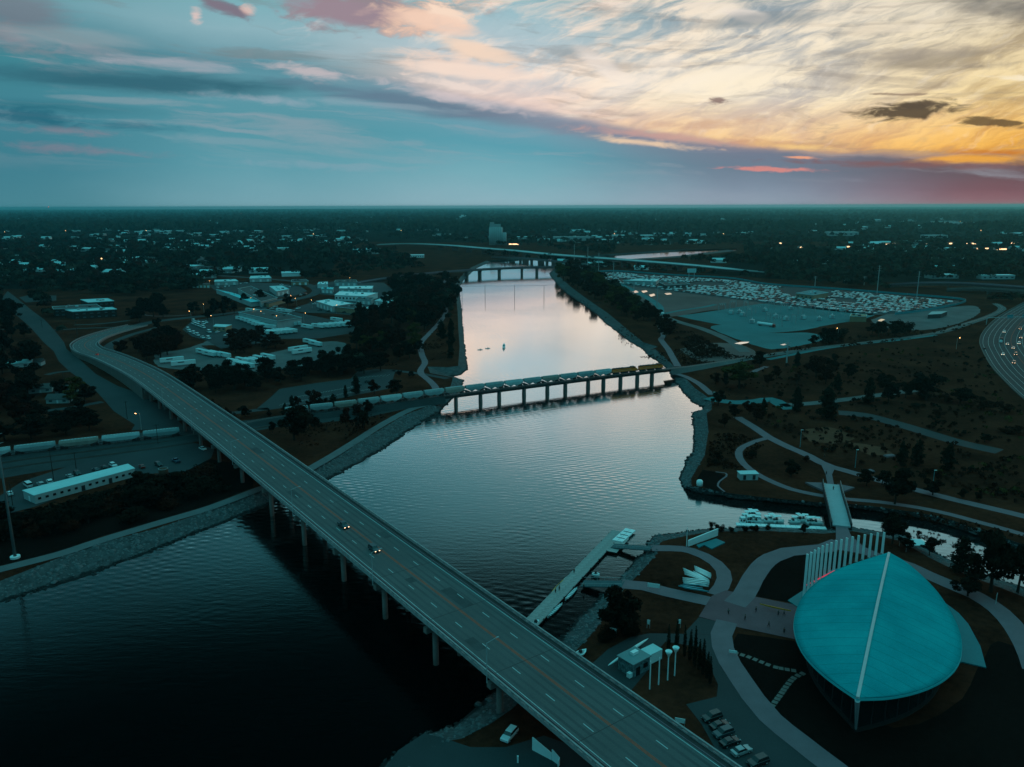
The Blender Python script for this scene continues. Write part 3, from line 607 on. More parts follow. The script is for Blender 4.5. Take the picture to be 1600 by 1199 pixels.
while l < cum[-1]:
    p, t = at_len(l)
    for n in (-4.1, 4.1):
        o = link('lane_dash', dash, br); o.location = (p[0]+t[1]*n, p[1]-t[0]*n, p[2]+.018); o.rotation_euler = (0, 0, math.atan2(t[1], t[0]))
    l += 12.2
BENTS = [93, 64.5, 35.9, 7.5, -20.9, -53.9, -86.9, -122, -155, -186, -216, -245, -272, -294]
for s in BENTS:
    p, t = at_len(S_ZERO+s); rz = math.atan2(t[1], t[0]); zc = p[2]-1.67
    MB().box((p[0], p[1], p[2]+.014), (.16, 17.2, .012), rz).build('expansion_joint', m_dark, br)
    if s == 93: continue
    MB().box((p[0], p[1], zc-.75), (1.5, 20.6, 1.5), rz).build('pier_cap', m_conc_d, br)
    for n in (-7.3, 0, 7.3):
        q = (p[0]+t[1]*n, p[1]-t[0]*n); MB().tube((q[0], q[1], -6.), (q[0], q[1], zc-1.48), .78, n=14).build('column', m_conc_d, br, True)
# lamp standards on the bridge and elsewhere
def lamp_proto(h=9., arm=2.6, lit=False, nm='street_lamp'):
    t = thing(nm, 'thin steel street lamp', 'street lamp'); MB().tube((0, 0, 0), (0, 0, h), .13, .07, 8).build('pole', m_steel, t)
    MB().tube((0, 0, h-.1), (arm, 0, h+.35), .06, .05, 6).build('arm', m_steel, t)
    hd = MB().box((arm+.35, 0, h+.34), (.8, .34, .16), top=.7).build('lamp_head', m_steel, t)
    if lit: MB().lathe([(.02, -.22), (.3, -.1), (.3, .1), (.02, .14)], (arm+.35, 0, h+.16), 8).build('glowing_lens', e_lamp, hd)
    return t
lamp = lamp_proto()
for s, lb in ((64.5, 'nearest street lamp on the bridge, standing on a pier cap by the lower parapet'), (7.5, 'street lamp on a pier cap just below the leading dark cars on the bridge'), (-53.9, 'street lamp on the bridge pier cap nearest the stone bank'), (-122, 'street lamp on the bridge above the left river bank'), (-186, 'street lamp on the bridge where it crosses the rail yard'), (-245, 'street lamp on the bridge near the left abutment')):
    q = brl(s, 10.75, -1.6); MB; o = put(lamp, q, math.atan2(-N0[1], -N0[0]), lb, 'street lamps along the road bridge'); o.scale = (1, 1, 1.1)
# ------------------------------------------------------------------ vehicles
CARMATS = [mat('car_paint_white', (.62, .65, .66), .35, 0, spec=.6), mat('car_paint_silver', (.30, .33, .34), .3, 0, spec=.6), mat('car_paint_black', (.012, .013, .014), .25, 0, spec=.7), mat('car_paint_slate', (.03, .05, .06), .3, 0, spec=.7), mat('car_paint_red', (.22, .02, .015), .3, 0, spec=.6), mat('car_paint_blue', (.02, .06, .10), .3, 0, spec=.6)]
def car_body(kind):
    mb = MB(); L, Wd = {'sedan': (4.7, 1.8), 'suv': (4.8, 1.95), 'pickup': (5.7, 2.0), 'van': (5.6, 2.05)}[kind]
    if kind == 'pickup': P = [(-2.85, .5), (-2.85, 1.05), (-.9, 1.08), (.9, 1.1), (2.5, 1.0), (2.8, .85), (2.85, .45)]
    elif kind == 'suv': P = [(-2.4, .45), (-2.4, 1.05), (1.1, 1.1), (2.2, 1.0), (2.4, .8), (2.4, .42)]
    elif kind == 'van': P = [(-2.8, .4), (-2.8, 1.2), (1.9, 1.2), (2.6, 1.0), (2.8, .7), (2.8, .4)]
    else: P = [(-2.35, .4), (-2.3, .95), (-1.5, 1.0), (1.0, .98), (2.1, .82), (2.35, .65), (2.35, .35)]
    n = len(P); h = Wd/2; rows = []
    for y, k in ((-h, 0), (-h*.86, .06), (h*.86, .06), (h, 0)):
        rows += [(x*(.985 if k == 0 else 1), y, z+(k if 0 < i < n-1 else 0)) for i, (x, z) in enumerate(P)]
    fs = [(r*n+i, r*n+(i+1) % n, (r+1)*n+(i+1) % n, (r+1)*n+i) for r in range(3) for i in range(n)]
    fs = [f[::-1] for f in fs]+[tuple(range(n)), tuple(range(4*n-1, 3*n-1, -1))]
    mb.add(rows, fs); return mb, L, Wd
def frustum(mb, x0, x1, X0, X1, w0, w1, z0, z1):
    return mb.add([(x0, -w0, z0), (x1, -w0, z0), (x1, w0, z0), (x0, w0, z0), (X0, -w1, z1), (X1, -w1, z1), (X1, w1, z1), (X0, w1, z1)],
                  [(0, 3, 2, 1), (4, 5, 6, 7), (0, 1, 5, 4), (1, 2, 6, 5), (2, 3, 7, 6), (3, 0, 4, 7)])
CAB = {'sedan': (-1.75, 1.1, -1.15, .35, .86, .66, 1.0, 1.42), 'suv': (-2.3, 1.2, -2.0, .45, .92, .76, 1.08, 1.68), 'pickup': (-.85, 1.35, -.65, .65, .94, .76, 1.1, 1.75), 'van': (-2.75, 2.1, -2.7, 1.2, 1.0, .9, 1.2, 2.1)}
def make_car(kind, paint=0, lit=False):
    nm = {'sedan': 'car', 'suv': 'sport_utility_car', 'pickup': 'pickup_truck', 'van': 'van'}[kind]
    t = thing(nm, 'parked car', 'van' if kind == 'van' else ('pickup truck' if kind == 'pickup' else 'car')); mb, L, Wd = car_body(kind); mb.build('body', CARMATS[paint], t)
    c = CAB[kind]; frustum(MB(), *c).build('windows', m_glass, t)
    MB().box(((c[2]+c[3])/2, 0, c[7]+.03), (c[3]-c[2]+.04, c[5]*2+.04, .07), top=.93).build('roof', CARMATS[paint], t)
    wh = MB().tube((0, -.12, 0), (0, .12, 0), .34, n=12).mesh('wheel', m_tyre); rim = MB().tube((0, -.13, 0), (0, .13, 0), .18, n=8).mesh('rim', m_steel)
    for x in (-L*.31, L*.31):
        for y in (-Wd/2+.1, Wd/2-.1):
            w = link('wheel', wh, t); w.location = (x, y, .34); link('rim', rim, w)
    for y in (-.66, .66):
        MB().box((L/2-.06, y, .74), (.16, .36, .2)).build('headlight', e_white if lit else m_steel, t)
        MB().box((-L/2+.02, y*1.08, .85), (.1, .26, .2)).build('tail_light', e_red if lit == 2 else m_rust, t)
    if kind == 'pickup': MB().box((-1.85, 0, 1.11), (1.8, 1.6, .03)).build('load_bed', m_dark, t)
    return t
def recols(src, k):
    """same car in another paint"""
    if not hasattr(recols, 'c'): recols.c = {}
    key = (src.name, k)
    if key not in recols.c:
        d = {}
        for c in src.children:
            n = c.name.split('.')[0]
            if n in ('body', 'roof'): me = c.data.copy(); me.materials.clear(); me.materials.append(CARMATS[k]); d[n] = me
        recols.c[key] = d
    return recols.c[key]
CAR = {k: make_car(k) for k in ('sedan', 'suv', 'pickup', 'van')}
LIT = {k: make_car(k, 3, 2) for k in ('pickup', 'suv', 'sedan')}
def dirang(p, q, z=0.):
    a, b = G(*p, z), G(*q, z); return math.atan2(b[1]-a[1], b[0]-a[0])
rzb = math.atan2(D0[1], D0[0])
put(LIT['pickup'], brl(-32, 1.95, .02), rzb, 'dark pickup truck with lit headlights on the bridge, the one farther from the camera', recol=recols(LIT['pickup'], 3))
put(LIT['suv'], brl(-9.5, 1.95, .02), rzb, 'dark car with lit headlights on the bridge, the one nearer the camera', recol=recols(LIT['suv'], 3))
q = G(152,555,4.3); put(LIT['sedan'], q, math.pi*.62, 'small dark red car with lit tail lights at the far bend of the bridge', recol=recols(LIT['sedan'], 4))
# ------------------------------------------------------------------ rail line
TR = smooth_line([G(-260,752,1.), G(0,714,1.), G(140,697,1.), G(277,681,1.2), G(340,673,1.6), np.array([-131, 399, 2.4]), np.array([-90, 417, 3.2]), np.array([-44, 442, 3.7]), np.array([4, 467.6, 3.7]), np.array([63, 498.4, 3.7]), np.array([104, 518.6, 3.7]), G(1087,571,2.6), G(1177,557,1.2), G(1275,543,.8), G(1375,532,.5), G(1462,520,.5), G(1512,505,.5), G(1550,492,.5), G(1566,482,.5), G(1556,474,.5)], 4.)
tcum = np.concatenate([[0], np.cumsum([np.linalg.norm((TR[i+1]-TR[i])[:2]) for i in range(len(TR)-1)])]); tarr = np.array(TR)
def tl(l, n=0., dz=0.):
    l = min(l, tcum[-1]-1.2)
    p = np.array([np.interp(l, tcum, tarr[:, k]) for k in range(3)]); q = np.array([np.interp(l+1, tcum, tarr[:, k]) for k in range(3)]); t = (q-p)[:2]/np.linalg.norm((q-p)[:2])
    return np.array([p[0]+t[1]*n, p[1]-t[0]*n, p[2]+dz]), math.atan2(t[1], t[0])
def lenof(P): return tcum[np.argmin(np.linalg.norm(tarr[:, :2]-np.array(P)[:2], axis=1))]
L_w, L_e = lenof((-41, 443)), lenof((104, 518.6))
def sect(a, b): return [tl(l)[0] for l in np.arange(a, b, 4.)]+[tl(b)[0]]
rb = thing('railway_bridge', 'dark steel railway bridge on slender concrete piers carrying the goods train', 'bridge', (0, 0, 0))
for n in (-1.2, 1.2):
    mb = MB(); ribbon(mb, sect(L_w, L_e+3), n-.18, n+.18, -.55, thick=1.5); mb.build('girder', m_dark, rb)
mb = MB(); ribbon(mb, sect(L_w-2, L_e+4), -2.6, 2.6, -.32, thick=.24); mb.build('deck', m_dark, rb)
for n in (-2.55, 2.55):
    mb = MB(); Ln = offs(sect(L_w, L_e+2), n)
    for a, b in zip(Ln[:-1], Ln[1:]): mb.tube(a+(0, 0, .8), b+(0, 0, .8), .035, n=4); mb.tube(a+(0, 0, -.3), a+(0, 0, .8), .03, n=4)
    mb.build('handrail', m_steel, rb)
for px in [(696,647),(731,641),(766,636),(800,632),(833,627),(865,619),(895,615),(926,610),(955,607),(985,604),(1012,602),(1040,600)]:
    b = G(*px, WZ); l = lenof(b); p, a = tl(l)
    P = MB(); P.box((p[0], p[1], -1.9), (1.3, 3.4, 8.2), a, top=.85); P.box((p[0], p[1], 2.05), (1.7, 5.0, .5), a); P.build('pier', m_conc_d, rb)
tk = thing('railway_track', 'railway track with two steel rails on dark ballast running across the whole scene', 'railway', (0, 0, 0))
for a, b in ((0, L_w), (L_e+3, tcum[-1])):
    S = sect(a, b); A, Bq = offs(S, -2.2), offs(S, 2.2); A2, B2 = offs(S, -4.5), offs(S, 4.5); n = len(S); vs = []
    for i in range(n): zt = S[i][2]-.2; vs += [(A2[i][0], A2[i][1], -.1), (A[i][0], A[i][1], zt), (Bq[i][0], Bq[i][1], zt), (B2[i][0], B2[i][1], -.1)]
    MB().add(vs, [(i*4+k, i*4+k+1, i*4+k+5, i*4+k+4)[::-1] for i in range(n-1) for k in range(3)]).build('ballast', m_gravel if a > 0 else MATS['dark_ballast'], tk)
for n in (-.75, .75):
    mb = MB(); ribbon(mb, TR, n-.05, n+.05, .0, thick=.18); mb.build('rail', mat('rail_steel', (.35, .33, .32), .35, .1, 1, 3, metal=.8), tk)
for k, P in enumerate(([(-260,770),(0,724),(140,705),(280,686),(425,660),(560,642),(650,628)], [(-260,790),(0,734),(150,713),(300,692),(430,664),(560,646),(640,632)])):
    S = smooth_line(gp(P, .15), 5.)
    t = thing('railway_siding', ['rusty siding track beside the stored hopper wagons', 'outer rusty siding track next to the long shed lot'][k], 'railway', (0, 0, 0))
    for n in (-.75, .75):
        mb = MB(); ribbon(mb, S, n-.06, n+.06, .05, thick=.15); mb.build('rail', m_rust, t)
def make_hopper(pale=False, hm=None):
    t = thing('hopper_wagon', 'grey hopper wagon', 'rail wagon'); hm = hm or (m_hopper2 if pale else m_hopper)
    mb = MB(); sec = [(-1.5, 1.5), (-1.58, 3.2), (-1.2, 4.05), (0, 4.3), (1.2, 4.05), (1.58, 3.2), (1.5, 1.5)]; n = 7; vs = []
    for x, zc in ((-5.9, 2.9), (-5.9, None), (5.9, None), (5.9, 2.9)):
        for y, z in sec: vs.append((x if z > 2.5 else (x*.68 if zc is None else x), y, z if zc is None else max(z, 2.4)))
    # shell: side panels slope in toward the bays at both ends
    A = [(-6.0, y, z if z > 2 else 2.5) for y, z in sec]; Bv = [(-4.1, y, z) for y, z in sec]; Cv = [(4.1, y, z) for y, z in sec]; Dv = [(6.0, y, z if z > 2 else 2.5) for y, z in sec]
    mb.add(A+Bv+Cv+Dv, [(r*n+i, r*n+(i+1) % n, (r+1)*n+(i+1) % n, (r+1)*n+i) for r in range(3) for i in range(n)]+[tuple(range(n-1, -1, -1)), tuple(range(3*n, 4*n))])
    mb.build('body', hm, t)
    mb = MB()
    for x in (-2.1, 2.1): mb.add([(x-1.9, -1.4, 1.55), (x+1.9, -1.4, 1.55), (x+1.9, 1.4, 1.55), (x-1.9, 1.4, 1.55), (x-.35, -.6, .5), (x+.35, -.6, .5), (x+.35, .6, .5), (x-.35, .6, .5)], [(0, 1, 2, 3), (7, 6, 5, 4), (0, 4, 5, 1), (1, 5, 6, 2), (2, 6, 7, 3), (3, 7, 4, 0)])
    mb.build('discharge_bay', hm, t)
    mb = MB(); [mb.box((-5+k*1.0, 0, 4.36), (.7, .75, .14)) for k in range(11)]; mb.build('hatch_row', m_hopper2, t)
    for y in (-.72, .72): MB().box((0, y, 4.36), (12., .32, .06)).build('roof_walkway', m_steel, t)
    for x in (-4.7, 4.7):
        b = MB(); [b.box((x, y, .62), (2.4, .16, .42)) for y in (-.98, .98)]; b.box((x, 0, .85), (.6, 2.1, .35)); bo = b.build('bogie', m_dark, t)
        for dx in (-.85, .85): MB().tube((x+dx, -.85, .45), (x+dx, .85, .45), .45, n=10).build('wheelset', m_rust, bo)
        MB().box((x*1.24, 0, 1.3), (1.5, 2.6, .35)).build('end_platform', m_dark, t)
        mb = MB(); [mb.box((math.copysign(6.05, x), y, 2.6), (.06, .06, 2.6)) for y in (-1.35, -.9)]; [mb.box((math.copysign(6.05, x), -1.12, 1.5+.4*k), (.05, .45, .05)) for k in range(6)]; mb.build('ladder', m_steel, t)
    return t
HOP, HOPP, HOPT = make_hopper(), make_hopper(True), make_hopper(hm=mat('hopper_tan_paint', (.26, .24, .21), .7, .3, .5, 3.))
ORD = ['first', 'second', 'third', 'fourth', 'fifth', 'sixth', 'seventh', 'eighth', 'ninth', 'tenth', 'eleventh', 'twelfth', 'thirteenth', 'fourteenth', 'fifteenth', 'last']
l_start = lenof(np.array([104, 518.6]))-1.5
def make_loco():
    t = thing('locomotive', 'yellow diesel locomotive with dark roof', 'locomotive')
    MB().box((-.2, 0, 1.35), (20.2, 3.0, .35)).build('frame', m_dark, t)
    hood = MB().box((-2.4, 0, 2.55), (14.6, 2.1, 2.1)).build('engine_hood', m_yellow, t)
    MB().box((-2.4, 0, 3.78), (14.8, 2.2, .38), top=.94).build('hood_roof', m_dark, t); mb = MB(); [mb.box((-8+k*2.1, 0, 4.05), (1.3, 1.5, .3)) for k in range(4)]; mb.build('radiator_fans', m_dark, t)
    MB().box((6.3, 0, 2.75), (2.8, 2.95, 2.6)).build('cab', m_yellow, t); MB().box((6.3, 0, 4.15), (2.9, 3.0, .25), top=.9).build('cab_roof', m_dark, t)
    MB().box((6.4, 0, 3.45), (2.95, 3.02, .55)).build('cab_windows', m_glass, t); MB().box((8.6, 0, 2.2), (1.9, 2.0, 1.4), top=.85).build('nose', m_yellow, t)
    MB().box((-.5, 0, .85), (5.2, 2.6, .8)).build('fuel_tank', m_dark, t)
    MB().box((-2.4, 0, 2.9), (10, 2.14, .18)).build('red_stripe', m_rust, t)
    for x in (-6.6, 6.4):
        b = MB(); [b.box((x, y, .6), (4.2, .2, .5)) for y in (-1.1, 1.1)]; bo = b.build('bogie', m_dark, t)
        for dx in (-1.7, 0, 1.7): MB().tube((x+dx, -.9, .5), (x+dx, .9, .5), .5, n=10).build('wheelset', m_rust, bo)
    for y in (-1.45, 1.45):
        mb = MB(); mb.tube((-9.8, y, 2.5), (4.6, y, 2.5), .04, n=4); [mb.tube((-9.8+k*1.8, y, 1.5), (-9.8+k*1.8, y, 2.5), .03, n=4) for k in range(9)]; mb.build('handrail', m_steel, t)
    return t
LO = make_loco()
l1 = l_start-10.4
for k, l in enumerate((l1, l1-21.0)):
    p, a = tl(l); put(LO, p, a, ['leading yellow and black diesel locomotive at the right end of the railway bridge', 'second yellow diesel locomotive coupled right in front of the pale hopper wagons'][k], 'locomotives of the goods train')
l = l1-21.0-10.6-6.6; nw = 0
while nw < 16:
    p, a = tl(l); put(HOPP if nw in (0, 5, 11) else (HOPT if nw in (3, 8, 13) else HOP), p, a, ('tail end hopper wagon of the goods train, among the trees by the left bank' if nw == 15 else ORD[nw]+' grey hopper wagon behind the yellow locomotives'), 'hopper wagons of the goods train'); l -= 13.15; nw += 1
l = lenof(G(277,681,1.2))-7; places = ['nearest to the road bridge', 'second in the row from the road bridge', 'third in the row from the road bridge', 'fourth in the row from the road bridge', 'fifth in the row, cut by the left edge of the photo', 'sixth in the row from the road bridge']
for k in range(6):
    p, a = tl(l); put((HOP, HOPP, HOPT)[k % 3], p, a, 'big stored hopper wagon, '+places[k], 'hopper wagons standing in the rail yard', s=(1.36, 1., .96)); l -= 17.9
# ------------------------------------------------------------------ boathouse
bh = thing('boathouse', 'large boathouse with a teal teardrop metal roof split by a pale ridge beam', 'boathouse', G(1370, 1000, 0))
bo_ = np.array([*bh.location])
Lpx = [(1389,865),(1350,877),(1308,892),(1276,912),(1256,932),(1245,955),(1241,978),(1246,1002),(1260,1027),(1282,1050),(1310,1072),(1340,1092)]
Rpx = [(1389,865),(1415,880),(1441,902),(1466,929),(1487,962),(1499,990),(1502,1012),(1499,1032),(1488,1050),(1466,1067),(1432,1081),(1388,1090),(1340,1092)]
def eave(pts):
    n = len(pts); L = []
    for i, p in enumerate(pts): t = i/(n-1); L.append(G(*p, 12.5-4.2*math.sin(math.pi*t)**.8))
    return smooth_line(L, 1.6)
def resample(L, n):
    c = np.concatenate([[0], np.cumsum([np.linalg.norm(L[i+1]-L[i]) for i in range(len(L)-1)])]); a = np.array(L)
    return [np.array([np.interp(t*c[-1], c, a[:, k]) for k in range(3)]) for t in np.linspace(0, 1, n)]
NS = 60; EL_, ER_ = resample(eave(Lpx), NS), resample(eave(Rpx), NS)
r0, r1 = EL_[0], EL_[-1]
def byridge(E):
    d = (r1-r0)[:2]; L = np.linalg.norm(d); out = []
    s = np.array([((p-r0)[:2]@d)/L**2 for p in E]); return np.clip(s, 0, 1)
def roof_half(E, name):
    s = byridge(E); mb = MB(); rows = []; K = 10
    for i, p in enumerate(E):
        q = r0+(r1-r0)*s[i]; q = q+np.array([0, 0, 1.4*math.sin(math.pi*s[i])])
        for k in range(K+1):
            t = k/K; z = q+(p-q)*t; z[2] += .3*math.sin(math.pi*t)*min(1, np.linalg.norm((p-q)[:2])/14); rows.append(z-bo_)
    fs = [(i*(K+1)+k, i*(K+1)+k+1, (i+1)*(K+1)+k+1, (i+1)*(K+1)+k) for i in range(NS-1) for k in range(K)]
    if name == 'L': fs = [f[::-1] for f in fs]
    o = mb.add(rows, fs).build('roof_half', m_roofteal, bh, True)
    mo = o.modifiers.new('thickness', 'SOLIDIFY'); mo.thickness = .35; mo.offset = -1
m_roofteal = bpy.data.materials.new('standing_seam_roof'); m_roofteal.use_nodes = True
_t = m_roofteal.node_tree; B = NB(_t); _p = _t.nodes['Principled BSDF']; _tc = B.n('ShaderNodeTexCoord')
_mp = B.n('ShaderNodeMapping'); B.put(_mp.inputs[0], _tc.outputs['Object']); _mp.inputs['Rotation'].default_value = (0, 0, -math.atan2((r1-r0)[1], (r1-r0)[0]))
_w = B.n('ShaderNodeTexWave', wave_type='BANDS', bands_direction='X', wave_profile='SIN'); B.put(_w.inputs[0], _mp.outputs[0]); _w.inputs['Scale'].default_value = .55; _w.inputs['Distortion'].default_value = 0.
_n1 = B.noise(_tc.outputs['Object'], .08, 4, .6); _n2 = B.noise(_tc.outputs['Object'], 3., 2, .5)
_c = B.mix(B.mr(B.m('ADD', B.m('MULTIPLY', _n1, .7), B.m('MULTIPLY', _n2, .3)), .3, .7), (.005, .24, .275), (.012, .36, .39))
_w2 = B.n('ShaderNodeTexWave', wave_type='BANDS', bands_direction='X', wave_profile='SAW'); B.put(_w2.inputs[0], _mp.outputs[0]); _w2.inputs['Scale'].default_value = .085; _w2.inputs['Distortion'].default_value = 0.
_c = B.mix(B.m('MULTIPLY', B.mr(_w2.outputs['Fac'], .0, .14, 1, 0), .5), _c, (.002, .15, .17)); _c = B.mix(B.m('MULTIPLY', B.mr(B.noise(_tc.outputs['Object'], .35, 6, .7, 1.), .5, .75), .3), _c, (.02, .22, .24))
_c = B.mix(B.m('MULTIPLY', B.mr(_w.outputs['Fac'], .0, .18, 1, 0), .35), _c, (.003, .19, .21)); _t.links.new(_c, _p.inputs['Base Color'])
_p.inputs['Roughness'].default_value = .6; _p.inputs['Specular IOR Level'].default_value = 0.
_b = B.n('ShaderNodeBump'); _b.inputs['Strength'].default_value = .3; _b.inputs['Distance'].default_value = .1; B.put(_b.inputs['Height'], _w.outputs['Fac']); _t.links.new(_b.outputs[0], _p.inputs['Normal'])
roof_half(EL_, 'L'); roof_half(ER_, 'R')
rid = [r0+(r1-r0)*t+np.array([0, 0, 1.4*math.sin(math.pi*t)+.1])-bo_ for t in np.linspace(0, 1, 24)]
mb = MB(); ribbon(mb, rid, -.33, .33, .35, thick=.5); mb.build('ridge_beam', mat('ridge_beam_grey', (.50, .46, .46), .6, .1, .5, 3), bh)
for E in (EL_, ER_):
    mb = MB(); ribbon(mb, [p-bo_ for p in E], -.18, .18, .06, thick=.5); mb.build('eave_trim', m_teal, bh)
# walls stand in from the eaves
allE = EL_+ER_[::-1]; cen = np.mean([p for p in allE], 0)
def inset(k, z): return [np.array([cen[0]+(p[0]-cen[0])*k, cen[1]+(p[1]-cen[1])*k, z]) for p in allE[::3]]
W0 = inset(.80, 0)
wall_top = [p[2]-.5 for p in allE[::3]]
nW = len(W0)
for i in range(nW):
    a, b = W0[i]-bo_, W0[(i+1) % nW]-bo_; za, zb = wall_top[i], wall_top[(i+1) % nW]; mb = MB()
    if np.linalg.norm((a-b)[:2]) < .3: continue
    mb.add([(a[0], a[1], .5), (b[0], b[1], .5), (b[0], b[1], zb), (a[0], a[1], za)], [(0, 1, 2, 3)]); o = mb.build('glass_panel', m_glass, bh)
    mb = MB(); mb.tube((a[0], a[1], 0), (a[0], a[1], za), .16, n=6); mb.build('mullion', m_dark, o)
mb = MB(); P = inset(.83, 0); mb.prism([tuple((p-bo_)[:2]) for p in P], -.05, .5); mb.build('base_plinth', mat('dark_plinth', (.02, .02, .02), .9, .2, .3, 3), bh)
tip = r1-bo_; g0 = G(1337,1141,0)-bo_
mb = MB(); mb.tube((tip[0], tip[1], tip[2]-.4), (g0[0], g0[1], 0), .55, .22, 8); mb.build('prow_column', m_steel, bh)
ter = MB(); T = [(1231,938),(1257,921),(1300,890),(1389,872),(1440,905),(1477,942),(1498,958),(1513,975),(1532,1010),(1541,1043),(1503,1034),(1450,1050),(1300,1010),(1256,955)]
TP = [tuple((G(*p, .3)-bo_)[:2]) for p in T]; ter.add([(x, y, .3) for x, y in TP]+[(x, y, -.1) for x, y in TP], tri_poly([(x, y, 0) for x, y in TP])+[(i, (i+1) % len(TP), (i+1) % len(TP)+len(TP), i+len(TP)) for i in range(len(TP))]); ter.build('terrace', mat('teal_terrace', (.02, .17, .19), .7, .12, .1, 2), bh)
aq, bq = G(1257,916,1.4)-bo_, G(1304,892,1.4)-bo_; MB().tube(aq, bq, .16, n=6).build('red_light_strip', mat('red_strip_glow', (.5, .02, .05), .5, emit=(1., .05, .12), estr=.5), bh)
# row of tall white fins
tops = [(1261,866),(1267,863),(1273,859.5),(1280,856.3),(1286.5,853),(1293.3,850.5),(1300,848),(1308.5,845),(1315.5,843),(1324,840.7),(1333,838.7),(1341.7,837),(1351,835.5),(1360.5,834.2),(1371,832.7),(1380.3,832)]
f0, f1 = G(1256,934,0), G(1378,866,0)
for i, (u, v) in enumerate(tops):
    t = i/15; b = f0+(f1-f0)*t; nrm = np.array([-(f1-f0)[1], (f1-f0)[0], 0]); nrm /= np.linalg.norm(nrm); b = b+nrm*3.0*math.sin(math.pi*t)
    h = top_z(b, v); where = 'nearest the plaza' if i == 0 else ('at the far right end of the row' if i == 15 else ORD[i]+' from the plaza end')
    o = thing('white_fin', 'tall white steel fin beside the teal roof, '+where, 'post', b, math.atan2((f1-f0)[1], (f1-f0)[0]), 'white fins beside the boathouse')
    MB().box((0, 0, h/2), (.34, .75, h), top=.9).build('blade', m_white, o); MB().box((0, 0, .12), (.8, 1.1, .24)).build('footing', m_conc_d, o)
# ------------------------------------------------------------------ footbridge over the canal
fb = thing('footbridge', 'footbridge over the canal with dark side girders and a warm lit strip', 'footbridge')
fl = [G(1299,757,.6), G(1303,775,1.4), G(1309,797,1.4), G(1315,822,.5)]; fl = smooth_line(fl, 3)
mb = MB(); ribbon(mb, fl, -3.0, 3.0, .1, thick=.5); mb.build('deck', mat('footbridge_deck', (.34, .38, .40), .8, .12, .4, 3), fb)
for n in (-3.3, 3.3):
    mb = MB(); ribbon(mb, fl, n-.22, n+.22, 1.3, thick=2.6); mb.build('side_girder', m_dark, fb)
    mb = MB(); LL = offs(fl, n)
    for k, p in enumerate(LL): mb.tube(p+(0, 0, 1.2), p+(0, 0, 2.), .05, n=4)
    for a, b in zip(LL[:-1], LL[1:]): mb.tube(a+(0, 0, 2.), b+(0, 0, 2.), .05, n=4)
    mb.build('railing', m_steel, fb)
LL = offs(fl, -3.6); a, b = LL[int(len(LL)*.38)], LL[int(len(LL)*.72)]
MB().tube(a+(0, 0, .3), b+(0, 0, .3), .18, n=6).build('light_strip', mat('amber_strip_glow', (.9, .2, .05), .5, emit=(1., .22, .06), estr=1.5), fb)
for p in (fl[len(fl)//3], fl[2*len(fl)//3]): MB().box((p[0], p[1], -2.8), (1., 5.4, 7.), math.atan2(D0[1], D0[0])*0).build('pier', m_conc_d, fb)
for k, P in enumerate(([(1258,756),(1290,757),(1293,772)], [(1308,758.5),(1335,764),(1313.5,772)])):
    q = gp(P, .0); mb = MB(); z = [.5, 1.5, .5] if k == 0 else [1.5, .5, .5]; mb.prism([tuple(p[:2]) for p in q], -.1, .7); o = mb.build('wing_slab', m_conc, fb)
# ------------------------------------------------------------------ people
def skin_fig(name, pts, edges, m, parent, sub=1):
    me = bpy.data.meshes.new(name); me.from_pydata([p[:3] for p in pts], edges, []); o = bpy.data.objects.new(name, me); COL.objects.link(o); o.parent = parent
    me.materials.append(m); s = o.modifiers.new('skin', 'SKIN'); me.skin_vertices or me.attributes
    sv = me.skin_vertices[0].data if me.skin_vertices else None
    if sv is None:
        bpy.context.view_layer.objects.active = o
        sv = me.skin_vertices[0].data
    for v, p in zip(sv, pts): r = p[3]; v.radius = (r, p[4] if len(p) > 4 else r)
    sv[0].use_root = True
    q = o.modifiers.new('sub', 'SUBSURF'); q.levels = sub; q.render_levels = sub; return o
m_skin = mat('skin', (.25, .13, .09), .7, 0); m_hair = mat('dark_hair', (.012, .010, .009), .9, 0)
CLOTH = [mat('navy_cloth', (.012, .016, .03), .9, 0), mat('black_cloth', (.01, .01, .011), .9, 0), mat('maroon_cloth', (.10, .012, .02), .9, 0), mat('teal_cloth', (.015, .10, .12), .9, 0), mat('grey_cloth', (.12, .13, .13), .9, 0), mat('orange_cloth', (.5, .12, .02), .9, 0)]
